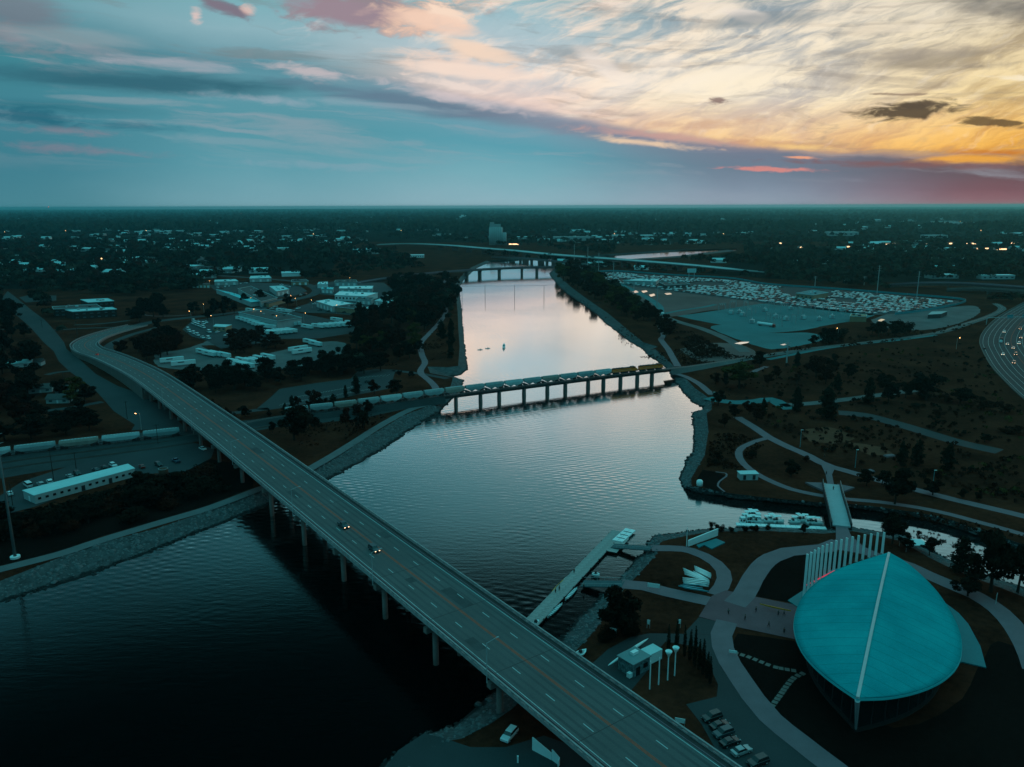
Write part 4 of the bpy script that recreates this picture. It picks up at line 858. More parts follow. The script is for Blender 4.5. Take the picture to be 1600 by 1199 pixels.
def person(pose, shirt, trousers, label, loc, rz, group=None):
    t = thing('person', label, 'person', loc, rz, group)
    st = {'stand': (.10, -.10, 0, 0), 'walk': (.32, -.34, .10, -.06), 'sit': (0, 0, 0, 0)}[pose]
    hip = .92 if pose != 'sit' else .28
    if pose == 'sit': LG = [[(.12, y, hip, .09), (.45, y*1.1, hip+.22, .075), (.85, y*1.1, hip-.05, .05), (.95, y*1.1, hip+.02, .045)] for y in (.1, -.1)]
    else: LG = [[(0, y, hip-.04, .09), (f*.55+.04, y*1.05, .5, .068), (f, y*1.05, .1, .05), (f+.16, y*1.1, .04, .045)] for y, f in ((.1, st[0]), (-.1, st[1]))]
    pts = [(0, 0, hip, .14, .11), (0, 0, hip+.25, .13, .1), (.0, 0, hip+.5, .15, .1), (.01, 0, hip+.6, .055), (.03, 0, hip+.7, .095, .09), (.03, 0, hip+.82, .07)]
    edges = [(0, 1), (1, 2), (2, 3), (3, 4), (4, 5)]
    for L in LG:
        o = len(pts); pts += L; edges += [(0, o), (o, o+1), (o+1, o+2), (o+2, o+3)]
    AR = [[(0, y*.2, hip+.48, .06), (.06-f*.3, y*.27, hip+.2, .042), (.14-f*.6, y*.28, hip-.04, .034), (.17-f*.7, y*.28, hip-.12, .035)] for y, f in ((1, st[0]), (-1, st[1]))]
    for L in AR:
        o = len(pts); pts += L; edges += [(2, o), (o, o+1), (o+1, o+2), (o+2, o+3)]
    skin_fig('body', pts, edges, m_skin, t)
    sp = [(0, 0, hip+.02, .16, .13), (0, 0, hip+.25, .15, .12), (0, 0, hip+.48, .17, .12)]+AR[0][:2]+AR[1][:2]; sp = [(*p[:3], p[3]*1.12, (p[4] if len(p) > 4 else p[3])*1.12) for p in sp]
    skin_fig('shirt', sp, [(0, 1), (1, 2), (2, 3), (3, 4), (2, 5), (5, 6)], CLOTH[shirt], t)
    tp = [(0, 0, hip+.03, .16, .13)]+LG[0][:3]+LG[1][:3]; tp = [(*p[:3], p[3]*1.2, (p[4] if len(p) > 4 else p[3])*1.2) for p in tp]
    skin_fig('trousers', tp, [(0, 1), (1, 2), (2, 3), (0, 4), (4, 5), (5, 6)], CLOTH[trousers], t)
    MB().lathe([(.02, -.06), (.11, 0), (.105, .07), (.02, .12)], (.01, 0, hip+.76), 10).build('hair', m_hair, t, True)
    return t
PE = [('walk',3,1,'person walking in a teal top at the left of the plaza',(1138,960),1.2),('stand',0,1,'person in dark clothes standing in the middle of the plaza',(1164,969),2.5),('stand',1,0,'small dark figure by the left end of the yellow shell on the plaza',(1181,957),.4),
      ('walk',1,1,'person in black walking near the lower edge of the plaza',(1201,980),-1.),('stand',2,1,'person in maroon at the lower right of the plaza close to the roof',(1225,990),-2.),('walk',4,0,'person beside the right end of the yellow shell on the plaza',(1225,962),2.9),('stand',3,0,'person standing behind the yellow shell on the plaza',(1216,962),2.),
      ('walk',1,1,'person walking on the footbridge approach path',(1291,742),1.5),('stand',0,1,'person standing on the footbridge deck',(1302,766),1.3),('walk',1,0,'person walking on the park path beyond the footbridge',(1288,715),.3)]
for po, a, b, lb, px, rz in PE:
    z = .1 if px[0] != 1302 else 1.3; person(po, a, b, lb, G(*px, z), rz, 'people strolling around the boathouse park')
# ------------------------------------------------------------------ long boats
def shell_boat(nm, label, cat, p, q, z, wid, h, m, group=None, crew=0, deck=True):
    a, b = G(*p, z), G(*q, z); L = float(np.linalg.norm(b-a)); c = (a+b)/2
    t = thing(nm, label, cat, c, math.atan2(b[1]-a[1], b[0]-a[0]), group); MB().hull(L, wid, h, 0, 14, 2.).build('hull', m, t)
    return t, L
yl, L = shell_boat('rowing_shell', 'long yellow rowing shell carried across the plaza', 'rowing boat', (1187,945), (1236,956), 1.1, .55, .35, mat('yellow_gelcoat', (.62, .26, .03), .4, .1, 1, 3), None)
MB().hull(L*.96, .3, .05, .36, 10, 2.).build('deck', mat('orange_deck', (.5, .12, .03), .5, 0), yl)
# rack of shells on the lawn
rk = thing('boat_rack', 'low steel rack holding three fans of white rowing shells on the lawn', 'rack', G(1090, 912, 0))
r_ = np.array([*rk.location])
for P in ((1075,900),(1090,905),(1105,909),(1078,915),(1100,920)):
    b = G(*P, 0)-r_; mb = MB(); mb.tube(b, b+(0, 0, 1.1), .07, n=5); mb.tube(b+(1.2, 0, 0), b+(1.2, 0, 1.1), .07, n=5); mb.tube(b+(-.3, 0, 1.0), b+(1.6, 0, 1.0), .05, n=5); mb.build('post', m_dark, rk)
FAN = [((1084.5,886),(1111,898)),((1085,888.3),(1111.5,900.5)),((1085.5,890.5),(1111,902.5)),((1086,892.5),(1110.5,904.5)),
       ((1067,889.5),(1104,906)),((1068,892.3),(1106,908)),((1069,895),(1107.5,909.7)),((1069.5,898),(1108,911)),((1083,894),(1108,908)),
       ((1066.5,904.5),(1108.5,909.5)),((1066.5,907),(1108.5,912)),((1067,909.5),(1108,914.5)),((1068,912),(1107,917.5)),((1067,914.5),(1104,916)),((1063,916),(1098,921)),((1060,917),(1108,926)),((1068,919.5),(1100,924))]
m_tealboat = mat('teal_gelcoat', (.03, .28, .33), .4, .1, 1, 3)
grpn = ['upper right fan', 'upper left fan', 'middle fan', 'lowest fan']
cnt = {}
for i, (p, q) in enumerate(FAN):
    g = 0 if i < 4 else (1 if i < 9 else (2 if i < 14 else 3)); cnt[g] = cnt.get(g, 0)+1
    m = m_white if i < 13 else m_tealboat; col = 'white' if i < 13 else 'teal'
    shell_boat('rowing_shell', f'{col} rowing shell on the lawn rack, {ORD[cnt[g]-1]} from the top of the {grpn[g]}', 'rowing boat', p, q, 1.15, .46, .4, m, 'rowing shells stacked on the lawn rack')
# ------------------------------------------------------------------ docks
dz = -2.45
A_, B_ = G(966,831,dz), G(829,976,dz); dk = thing('floating_dock', 'long floating boat dock of grey deck panels reaching out from the bridge', 'dock', A_, math.atan2((B_-A_)[1], (B_-A_)[0]))
DL = float(np.linalg.norm((B_-A_)[:2])); wl_ = np.linalg.norm((G(959,830,dz)-G(973,833,dz))[:2]); nP = 34; pl = DL/nP
wdt = 4.6
pm = MB(); [pm.box((0, -wdt/2+.3+k*(wdt/8), 0), (pl*.97, wdt/8*.93, .12)) for k in range(8)]; pm2 = MB().box((0, 0, 0), (pl*.97, wdt, .12))
pan = MB(); [pan.box((-pl*.4+k*pl*.2, 0, random.uniform(-.02, .02)), (pl*.165, wdt, .12)) for k in range(5)]; pan = pan.mesh('deck_panel', m_wood)
for k in range(nP):
    o = link('deck_panel', pan, dk); o.location = (pl*(k+.5), 0, .3)
for k in range(9): MB().box((DL*(k+.5)/9, 0, -.1), (DL/9*.8, wdt*.9, .62)).build('float', m_dark, dk)
for k in range(10):
    for y in (-wdt/2, wdt/2): MB().box((DL*(k+.5)/10, y, .45), (.5, .18, .2)).build('cleat', m_dark, dk)
MB().box((11, 4.0, .3), (13, 3.4, .12)).build('side_landing', m_wood, dk)
for nm, lb, p, q, w in (('gangway', 'gangway ramp from the lawn path down to the outer end of the dock', (1018,857), (957,853), 3.6), ('gangway', 'gangway ramp from the shore down to the middle of the dock', (974,913), (910,912), 4.2)):
    a, b = G(*p, .05), G(*q, dz+.42); t = thing(nm, lb, 'gangway', a); d = b-a; mb = MB(); ribbon(mb, [d*k/6 for k in range(7)], -w/2, w/2, .1, thick=.3); mb.build('ramp', mat('gangway_mesh', (.05, .10, .11), .8, .2, .5, 4), t)
    for s in (-1, 1):
        mb = MB(); LL = offs([d*k/6 for k in range(7)], s*w/2)
        for x, y in zip(LL[:-1], LL[1:]): mb.tube(x+(0, 0, 1.1), y+(0, 0, 1.1), .05, n=4); mb.tube(x, x+(0, 0, 1.1), .04, n=4)
        mb.build('handrail', m_steel, t)
t = thing('jet_ski_float', 'white modular float with dark slots at the outer tip of the dock', 'float', G(975,838,dz), dirang((966,846), (984,830), dz))
for k in range(4):
    for j in range(2): MB().box((-4.5+k*3, -1+j*2., .25), (2.8, 1.85, .5)).build('float_cube', m_white, t); 
for k in range(3): MB().box((-3+k*3, 0, .53), (.4, 3.0, .06)).build('slot', m_dark, t)
m_dboat = mat('dragon_boat_deck', (.22, .33, .34), .6, .2, 2, 5)
for i, (p, q, lb) in enumerate((((894,917),(877,938),'long canoe moored inboard at the middle of the dock'), ((902,920),(883,940),'long canoe with a red side moored outboard at the middle of the dock'), ((872,943),(849,965),'long canoe moored inboard nearer the road bridge'), ((879,944.5),(855,967),'long canoe with a red side moored outboard nearer the road bridge'))):
    t, L = shell_boat('racing_canoe', lb, 'canoe', p, q, -2.95, 1.25, .55, m_dboat if i % 2 else m_white, 'long canoes moored along the dock')
    for k in range(8): MB().box((-L*.36+k*L*.103, 0, .56), (.28, .95, .08)).build('thwart', m_white if i % 2 else m_steel, t)
    MB().hull(L*.99, 1.36, .3, .2, 14, 2., deck=False).build('gunwale', CARMATS[4] if i % 2 else m_tealboat, t)
for p, q, lb, m in (((862,927),(884,905),'yellow rowing shell moored on the river side of the dock', MATS['yellow_gelcoat']), ((878,913),(886,903),'white bow of a shell by the river side of the dock', m_white), ((895,897),(904,885),'white shell moored beside the dock farther out', m_white)):
    t, L = shell_boat('rowing_shell', lb, 'rowing boat', p, q, -2.9, .8, .4, m); MB().hull(L*.5, .4, .06, .41, 8, 2.).build('cockpit', m_dark, t)
def launch(label, p, q, z, cat='motorboat'):
    t, L = shell_boat('motor_launch', label, cat, p, q, z, 2.1, .8, m_white); MB().hull(L*.72, 1.5, .1, .78, 8, 1.8).build('cockpit', m_steel, t)
    MB().box((L*.02, 0, 1.2), (.7, .9, .8), top=.7).build('console', m_dark, t); MB().box((-L*.46, 0, .8), (.5, .4, .9)).build('outboard_motor', m_dark, t); return t
launch('dark little launch tied inside the dock beside the middle gangway', (924,899), (937,901), -2.95); launch('small white launch moored at the bridge end of the dock', (833,981), (841,973), -2.95)
launch('white motorboat on the grass beside the road bridge parapet', (897,1030), (916,1019), .3)
for po, a, b, lb, px, rz in (('stand', 2, 1, 'person in maroon standing on the dock edge by the white shell', (897,896), 2.), ('stand', 0, 1, 'person standing on the dock beside the yellow shell', (874,923), 2.2), ('stand', 1, 1, 'person in black leaning by the yellow shell on the dock', (868,927), 2.6), ('walk', 1, 1, 'person walking on the middle gangway', (912,920), .2)):
    person(po, a, b, lb, G(*px, dz+.38), rz, 'people on the boat dock')
# canal dock with pedal boats
a, b = G(1150,820,dz), G(1291,826.5,dz); cd = thing('canal_dock', 'pale floating dock along the canal with pedal boats beside it', 'dock', a, math.atan2((b-a)[1], (b-a)[0])); LD = float(np.linalg.norm((b-a)[:2]))
for k in range(18): MB().box((LD*(k+.5)/18, 0, .15), (LD/18*.95, 2.4, .35)).build('deck_panel', m_white, cd)
def pedal_boat(lb, px, rz, s=1.):
    t = thing('pedal_boat', lb, 'pedal boat', G(*px, -2.95), rz, 'pedal boats moored along the canal dock', s)
    for y in (-.65, .65): MB().hull(3.6, .6, .5, 0, 8, 2.4).build('pontoon', m_white, t).location = (0, y, 0)
    MB().box((-.1, 0, .62), (2.2, 1.5, .16)).build('floor', m_white, t)
    for y in (-.4, .4): MB().box((-.5, y, .95), (.55, .55, .5), top=.8).build('seat', m_dark, t)
    [MB().tube((x, y, .6), (x*.8, y*.9, 2.), .04, n=4).build('canopy_post', m_steel, t) for x in (-1, .8) for y in (-.65, .65)]; MB().box((-.1, 0, 2.05), (1.9, 1.5, .1), top=.7).build('canopy', m_white, t)
spots = [(1160,817),(1164,812),(1168,808),(1172,805),(1176,808),(1180,806),(1184,811),(1176,814),(1184,816),(1170,815),(1199,815),(1205,812),(1210,815),(1216,815),(1241,816),(1247,812),(1252,814),(1258,813),(1263,817),(1271,817),(1277,818)]
for i, p in enumerate(spots):
    c = 'left cluster' if p[0] < 1190 else ('middle cluster' if p[0] < 1225 else 'right cluster'); pedal_boat('small white pedal boat in the '+c+' along the canal dock', p, random.uniform(-.3, .3)+(1.5 if i % 3 == 0 else 0), 1.15)
for o in bpy.data.objects:
    if o.name.startswith('pedal_boat') and o.get('group'): o['group'] = 'pedal boats, '+o['label'].split('in the ')[1]
# ------------------------------------------------------------------ memorial wall and kiosk yard
wl = thing('sign_wall', 'long white tapered wall with a thin mast on the lawn by the river', 'wall', G(1075,854,0)); w_ = np.array([*wl.location]); b = G(1121,837,0)-w_
n_ = np.array([-b[1], b[0], 0]); n_ = n_/np.linalg.norm(n_)*.2; h0, h1 = top_z(w_, 844.5), 2.6
MB().add([tuple(p) for p in (-n_, b-n_, b+n_, n_, -n_+(0, 0, h0), b-n_+(0, 0, h1), b+n_+(0, 0, h1), n_+(0, 0, h0))], [(0, 1, 5, 4), (1, 2, 6, 5), (2, 3, 7, 6), (3, 0, 4, 7), (4, 5, 6, 7), (3, 2, 1, 0)]).build('panel', m_white, wl)
MB().tube((-.5, 0, 0), (-.5, .2, top_z(w_, 825)), .14, .08, 8).build('mast', m_white, wl)
mb = MB(); q = [tuple((p-w_)[:2]) for p in gp([(1088,853),(1119,843),(1133,849),(1112,859),(1100,853),(1092,857)])]; mb.add([(x, y, .35) for x, y in q]+[(x, y, 0) for x, y in q], tri_poly([(x, y, 0) for x, y in q])+[(i, (i+1) % 6, (i+1) % 6+6, i+6) for i in range(6)]); mb.build('stage_slab', MATS['teal_terrace'], wl)
ko = thing('kiosk', 'small square kiosk with patterned walls and a white roof unit', 'kiosk', G(990,1046,0), dirang((984,1062), (1010,1048)))
MB().box((0, 0, 1.8), (6, 5, 3.6)).build('wall', mat('patterned_cladding', (.10, .16, .17), .7, .8, 1.6, 1.2, detail=2), ko); MB().box((0, 0, 3.72), (6.5, 5.5, .25)).build('roof', mat('kiosk_roof', (.16, .24, .25), .8, .1, .5, 3), ko)
MB().box((.6, .5, 4.2), (1.9, 1.1, .7)).build('roof_unit', m_white, ko); MB().box((-1.2, -2.53, 1.2), (1.4, .08, 2.3)).build('doorway', m_glass, ko); MB().box((1.5, -2.53, 1.9), (1.6, .08, 1.2)).build('service_window', m_glass, ko); MB().box((-3.4, -1.9, .9), (1.3, 1., 1.2)).build('awning_box', m_white, ko)
co = thing('storage_box', 'white boxy storage container beside the kiosk', 'container', G(1017,1031,0), dirang((1008,1028), (1021,1036)))
MB().box((0, 0, 1.5), (3.2, 4.6, 2.6)).build('body', m_white, co); MB().box((0, 0, 2.86), (3.3, 4.7, .1)).build('roof', m_rooflight, co)
for x in (-.78, .78): MB().box((x, -2.33, 1.5), (1.42, .06, 2.3)).build('door', m_rooflight, co)
MB().box((0, -2.37, 1.5), (.06, .05, 2.3)).build('door_gap', m_dark, co)
for x in (-1.3, 1.3):
    for y in (-1.6, 1.6): MB().tube((x-.12, y, .22), (x+.12, y, .22), .22, n=10).build('wheel', m_tyre, co)
a, b = G(950,1042,1.6), G(1013,996,2.6); c = (a+b)/2; L = float(np.linalg.norm(b-a)); tr = thing('eight_oar_shell', 'very long white racing shell held on stands beside the kiosk', 'rowing boat', (c[0], c[1], 0), math.atan2((b-a)[1], (b-a)[0]))
mb = MB(); mb.lathe([(.03, -L/2), (.2, -L*.44), (.36, -L*.25), (.42, 0), (.38, L*.25), (.22, L*.42), (.04, L/2)], (0, 0, 0), 10); mb.v = [(z, x, y+2.1+z*.02) for x, y, z in mb.v]; mb.build('hull', m_white, tr, True)
for x in (-L*.3, L*.28): q = MB(); q.tube((x, -.7, 0), (x, 0, 1.9), .06, n=5); q.tube((x, .7, 0), (x, 0, 1.9), .06, n=5); q.box((x, 0, 1.75), (.3, 1.2, .1)); q.build('stand', m_dark, tr)
for k, (p, q, tulip) in enumerate((((1015,1077),(1020,1033),0), ((1029,1070),(1031,1028),0), ((1043,1063),(1044,1027),1), ((1054,1056),(1057,1021),1))):
    b = G(*p, 0); h = top_z(b, q[1]); t = thing('white_pole', ['bare white pole nearest the road bridge', 'second bare white pole from the road bridge', 'white pole topped by a tulip shaped head, the lower one', 'white pole with a flaring head nearest the cypresses'][k], 'pole', b, group='white poles on the dark lawn')
    MB().tube((0, 0, 0), (0, 0, h), .17, .14, 8).build('shaft', m_white, t)
    if tulip: MB().lathe([(.14, 0), (.25, .4), (.6, 1.1), (.85, 1.7), (.8, 1.75), (.4, 1.2)], (0, 0, h-.1), 12).build('tulip_head', m_white, t, True)
for p, w, h, lb in (((1021,924),3.6,2.6,'white notice board on two legs beside the dock path'), ((1062,1136),2.2,2.2,'small pale notice board on the grass above the road bridge'), ((1145,1024),2.,1.4,'white box sign at the start of the stepping stones'), ((958,994),1.8,2.4,'thin notice board under the dark tree'), ((1013,982),.8,2.6,'slim white marker post on the lawn, the left one'), ((1061,981),.8,2.6,'slim white marker post on the lawn, the right one')):
    t = thing('notice_board', lb, 'sign', G(*p, 0), -.3); MB().box((0, 0, h*.72), (w, .1, h*.5)).build('board', m_white, t)
    for x in (-w*.45, w*.45): MB().box((x, 0, h*.36), (.1, .1, h*.72)).build('leg', m_steel, t)
t = thing('garden_frame', 'thin empty pale frame standing near the right edge by the path', 'frame', G(1556,943,0), .9)
mb = MB(); mb.box((0, 0, 3.), (1.6, .12, .12)); mb.box((0, 0, .1), (1.6, .12, .12)); mb.box((-.8, 0, 1.5), (.12, .12, 3.)); mb.box((.8, 0, 1.5), (.12, .12, 3.)); mb.build('bars', m_steel, t)
t = thing('white_canopy', 'small white tent canopy half hidden by round trees beyond the canal', 'canopy', G(1428,858,0)); MB().add([(-4, -2.5, 2.4), (4, -2.5, 2.4), (4, 2.5, 2.4), (-4, 2.5, 2.4), (-2, 0, 3.6), (2, 0, 3.4)], [(0, 1, 5, 4), (1, 2, 5), (2, 3, 4, 5), (3, 0, 4), (3, 2, 1, 0)]).build('canvas', m_white, t)
for x in (-3.8, 3.8):
    for y in (-2.3, 2.3): MB().tube((x, y, 0), (x, y, 2.4), .06, n=5).build('pole', m_steel, t)
t = thing('utility_shelter', 'low flat concrete shelter on the lawn by the loop path', 'shelter', G(1168,748,0), .05); MB().box((0, 0, 1.3), (7.5, 4., 2.6)).build('wall', m_wallpale, t); MB().box((0, 0, 2.7), (8., 4.4, .2)).build('roof', m_rooflight, t); [MB().box((x, -2.03, 1.2), (1.2, .06, 2.)).build('door', m_dark, t) for x in (-2, 2)]
t = thing('water_tank', 'small pale tank on the tip of the stone point', 'tank', G(1093,759,0)); MB().lathe([(.02, 0), (1.3, 0), (1.3, 1.9), (.9, 2.4), (.02, 2.6)], n=14).build('shell', m_white, t, True)
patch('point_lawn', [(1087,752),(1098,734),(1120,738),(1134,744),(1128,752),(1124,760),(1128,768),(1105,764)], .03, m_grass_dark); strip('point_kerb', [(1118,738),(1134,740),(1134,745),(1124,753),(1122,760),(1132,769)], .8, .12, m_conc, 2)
t = thing('angled_white_wall', 'white notched wall on the ground beneath the road bridge, lower edge of the photo', 'wall', G(832,1172,0)); w_ = np.array([*t.location]); mb = MB()
P = [(832,1172,1152), (862,1188,1177), (862.5,1188,1171), (874,1196,1184), (872,1199,1190)]
for i in range(4):
    a, b = G(P[i][0], P[i][1], 0)-w_, G(P[i+1][0], P[i+1][1], 0)-w_; ha, hb = [max(.8, top_z(G(P[k][0], P[k][1], 0), P[k][2])) for k in (i, i+1)]
    if np.linalg.norm(b-a) < .6: continue
    d = (b-a)/np.linalg.norm(b-a); nn = np.array([-d[1], d[0], 0])*.12; mb.add([tuple(q) for q in (a-nn, b-nn, b+nn, a+nn, a-nn+(0, 0, ha), b-nn+(0, 0, hb), b+nn+(0, 0, hb), a+nn+(0, 0, ha))], [(0, 1, 5, 4), (1, 2, 6, 5), (2, 3, 7, 6), (3, 0, 4, 7), (4, 5, 6, 7)])
mb.build('panel', m_white, t)
put(CAR['suv'], G(796,1152,.07), dirang((805,1140), (788,1160)), 'white car with dark windows parked on the stone ramp below the road bridge', recol=recols(CAR['suv'], 0))
t = thing('marker_post', 'short pale marker post at the lower edge of the boat ramp', 'post', G(809,1192,0)); MB().box((0, 0, .8), (.35, .35, 1.6)).build('post', m_white, t)
ra = dirang((1144,1180), (1178,1167))
for p, k, c, lb in (((1112,1124),'suv',2,'black car in the park lot, topmost of the row by the driveway'), ((1124,1137),'sedan',2,'black car, second from the top of the row by the driveway'), ((1130,1149),'suv',3,'dark slate car in the middle of the row by the driveway'), ((1140,1163),'sedan',2,'black car just above the silver one in the row by the driveway'), ((1158,1177),'sedan',1,'silver car in the row by the driveway'), ((1184,1194),'suv',2,'black car at the lower right end of the row by the driveway')):
    put(CAR[k], G(*p, .08), ra+(math.pi if k == 'suv' else 0), lb, 'cars parked in the boathouse lot', recol=recols(CAR[k], c))
# stepping stones
for P in ([(1150,1021),(1170,1027),(1190,1035),(1212,1043),(1250,1050)], [(1254,1053),(1240,1060),(1228,1074),(1218,1088),(1203,1108)]):
    t = thing('stepping_stone_path', 'curving line of stepping stones '+('from the white box sign to the boathouse' if P[0][0] == 1150 else 'bending down from the boathouse wall to the paved path'), 'path'); S = smooth_line(gp(P, .0), 1.35); st = MB().box((0, 0, .03), (1.15, 1.3, .1)).mesh('stone', m_conc_d)
    for i, p in enumerate(S[:-1]):
        o = link('stone', st, t); o.location = (p[0], p[1], .0); o.rotation_euler = (0, 0, math.atan2((S[i+1]-p)[1], (S[i+1]-p)[0])+random.uniform(-.1, .1))
# rowers on the river
la = launch('coaching launch on the open river with a faint wake', (787,546), (787.6,539), -2.95); la.scale = (1.2, 1.2, 1.2)
for p, lb in (((750,547),'rowing boat far out on the river, the one nearer the left bank'), ((762,545),'rowing boat far out on the river, the one nearer the launch')):
    t, L = shell_boat('rowing_shell', lb, 'rowing boat', (p[0]-4,p[1]), (p[0]+4,p[1]-.4), -2.95, .8, .35, m_white, 'rowing boats out on the river')
    mb = MB(); [mb.tube((x, -3.2, .4), (x, 3.2, .4), .05, n=4) for x in (-1.5, 1.5)]; mb.build('oars', m_steel, t)
    person('sit', 1, 1, 'rower in dark clothes seated in the far rowing boat '+('nearer the left bank' if p[0] == 750 else 'nearer the launch'), (t.location.x, t.location.y, -2.75), t.rotation_euler.z)
# ------------------------------------------------------------------ buildings
def building(name, label, cat, roof, h, wall=None, rf=None, group=None, windows=0, doors=0, rows=1, parapet=True, ridge=0., wincol=None, base=0.):
    """roof: corners of the roof outline on the survey photograph at height h, first edge faces the camera"""
    wall = wall or m_wallpale; rf = rf or m_roofdark; P = [G(*p, h) for p in roof]; loc = np.mean(P, 0); loc[2] = 0; t = thing(name, label, cat, loc, 0, group)
    Q = [(p[0]-loc[0], p[1]-loc[1]) for p in P]; n = len(Q); a = sum(Q[i][0]*Q[(i+1) % n][1]-Q[(i+1) % n][0]*Q[i][1] for i in range(n))
    c = np.mean(Q, 0)
    MB().prism(Q, base, h-.02).build('wall', wall, t)
    if ridge and n == 4:
        q = [c+(np.array(p)-c)*1.04 for p in Q]; L01 = np.linalg.norm(q[1]-q[0]); L12 = np.linalg.norm(q[2]-q[1])
        if L01 > L12: e0, e1 = (q[1]+q[2])/2, (q[3]+q[0])/2; fs = [(0, 1, 4, 5), (1, 2, 4), (2, 3, 5, 4), (3, 0, 5)]
        else: e0, e1 = (q[0]+q[1])/2, (q[2]+q[3])/2; fs = [(0, 1, 4), (1, 2, 5, 4), (2, 3, 5), (3, 0, 4, 5)]
        MB().add([(*p, h) for p in q]+[(*e0, h+ridge), (*e1, h+ridge)], [(3, 2, 1, 0)]+fs).build('roof', rf, t)
    else:
        q = [tuple(c+(np.array(p)-c)*1.015) for p in Q]; r = MB().prism(q, h, h+.3).build('roof', rf, t)
        if parapet and h > 4.5:
            mb = MB()
            for i in range(n):
                x, y = np.array(q[i]), np.array(q[(i+1) % n]); m = (x+y)/2; L = np.linalg.norm(y-x); mb.box((m[0], m[1], h+.5), (L, .3, .45), math.atan2((y-x)[1], (y-x)[0]))
            mb.build('coping', m_rooflight, r)
    if not ridge and abs(a)/2 > 150 and h > 4.6:
        for k in range(4):
            f1, f2 = random.uniform(-.6, .6), random.uniform(-.6, .6); x = c+(np.array(Q[1])-np.array(Q[0]))*f1*.5+(np.array(Q[2])-np.array(Q[1]))*f2*.5; MB().box((x[0], x[1], h+.9), (random.uniform(1.6, 3.4), random.uniform(1.4, 2.4), 1.3), random.choice((0, .4))).build('roof_unit', random.choice((m_steel, m_roofdark, m_rooflight)), r)
    p0, p1 = np.array(Q[0]), np.array(Q[1]); e = (p1-p0); L = np.linalg.norm(e); e /= L; nn = np.array([e[1], -e[0]])
    if np.dot(nn, p0+loc[:2]) > 0: nn = -nn
    rz = math.atan2(e[1], e[0])
    for r_ in range(rows):
        for k in range(windows):
            x = p0+e*L*(k+.5)/windows+nn*.05; z = h*(r_+.55)/rows; hh = h/rows*.36; w = MB().box((x[0], x[1], z), (min(2.6, L/windows*.5), .12, hh), rz).build('window', m_glass_b if not wincol else wincol, t)
            MB().box((x[0], x[1], z-hh/2-.1), (min(2.9, L/windows*.56), .22, .14), rz).build('sill', m_wallpale, w)
    for k in range(doors):
        x = p0+e*L*(k+.5)/doors+nn*.06; MB().box((x[0], x[1], h*.38), (min(3.2, L/doors*.6), .12, h*.72), rz).build('roller_door', m_white, t)
    return t
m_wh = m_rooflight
lsh = building('long_shed', 'long low pale metal shed with a bright roof beside the left rail yard', 'shed', [(54,775),(210,733),(199,726),(36,767)], 3.4, m_wallpale, m_rooflight, windows=0, ridge=.0, parapet=False)
a, b = G(54,775,3.4), G(210,733,3.4); c = np.array([*lsh.location]); L = np.linalg.norm(b-a); e = (b-a)/L; nn = np.array([e[1], -e[0], 0]); rz = math.atan2(e[1], e[0])
for k in range(14):
    x = a+e*L*(k+.6)/14.4-c; z = 1.9
    if k in (6, 10): MB().box((x[0]+nn[0]*.05, x[1]+nn[1]*.05, 1.2), (1.4, .1, 2.2), rz).build('door', m_dark, lsh)
    else: MB().box((x[0]+nn[0]*.05, x[1]+nn[1]*.05, z), (1.1, .1, .9), rz).build('window', m_glass, lsh)
MB().box(((G(45,771,3.4)-c)[0]-.05, (G(45,771,3.4)-c)[1], 1.2), (.12, 1.2, 2.2), rz).build('end_door', m_white, lsh)
for p, k, c, lb in (((16,773),'sedan',0,'white sedan parked at the left end of the long shed lot'), ((44,760),'van',0,'white van parked behind the left end of the long shed'), ((64,759),'suv',1,'silver car right of the white van behind the long shed'), ((78,755),'suv',0,'pale car behind the long shed near the dark utility pole'), ((109,746),'sedan',1,'dull silver car behind the middle of the long shed'), ((121,742),'suv',2,'black car behind the middle of the long shed'), ((150,736),'sedan',3,'dark slate car behind the long shed, right of its middle'), ((163,732),'sedan',2,'dark car next to the white one behind the right end of the long shed'), ((177,729),'suv',0,'white car behind the right end of the long shed roof'), ((222,731),'sedan',4,'dull reddish car right of the long shed'), ((275,722),'pickup',5,'dark blue pickup truck in the open lot near the road bridge'), ((317,703),'sedan',0,'pale car half under the road bridge in the rail side lot'), ((248,728),'suv',2,'dark car beside the rusty round bin')):
    put(CAR[k], G(*p, .06), dirang((0,775), (60,757))+random.choice((1.2, 1.35, -1.8)), lb, 'cars parked behind the long shed', recol=recols(CAR[k], c))
t = thing('round_bin', 'rusty brown cylindrical bin in the lot near the road bridge', 'tank', G(256,743,0)); MB().lathe([(.02, 0), (1.9, 0), (1.9, 3.), (.02, 3.1)], n=16).build('shell', m_rust, t, True); MB().lathe([(1.85, 3.0), (2.0, 3.0), (2.0, 3.2), (1.85, 3.2)], n=16).build('rim', m_steel, t)
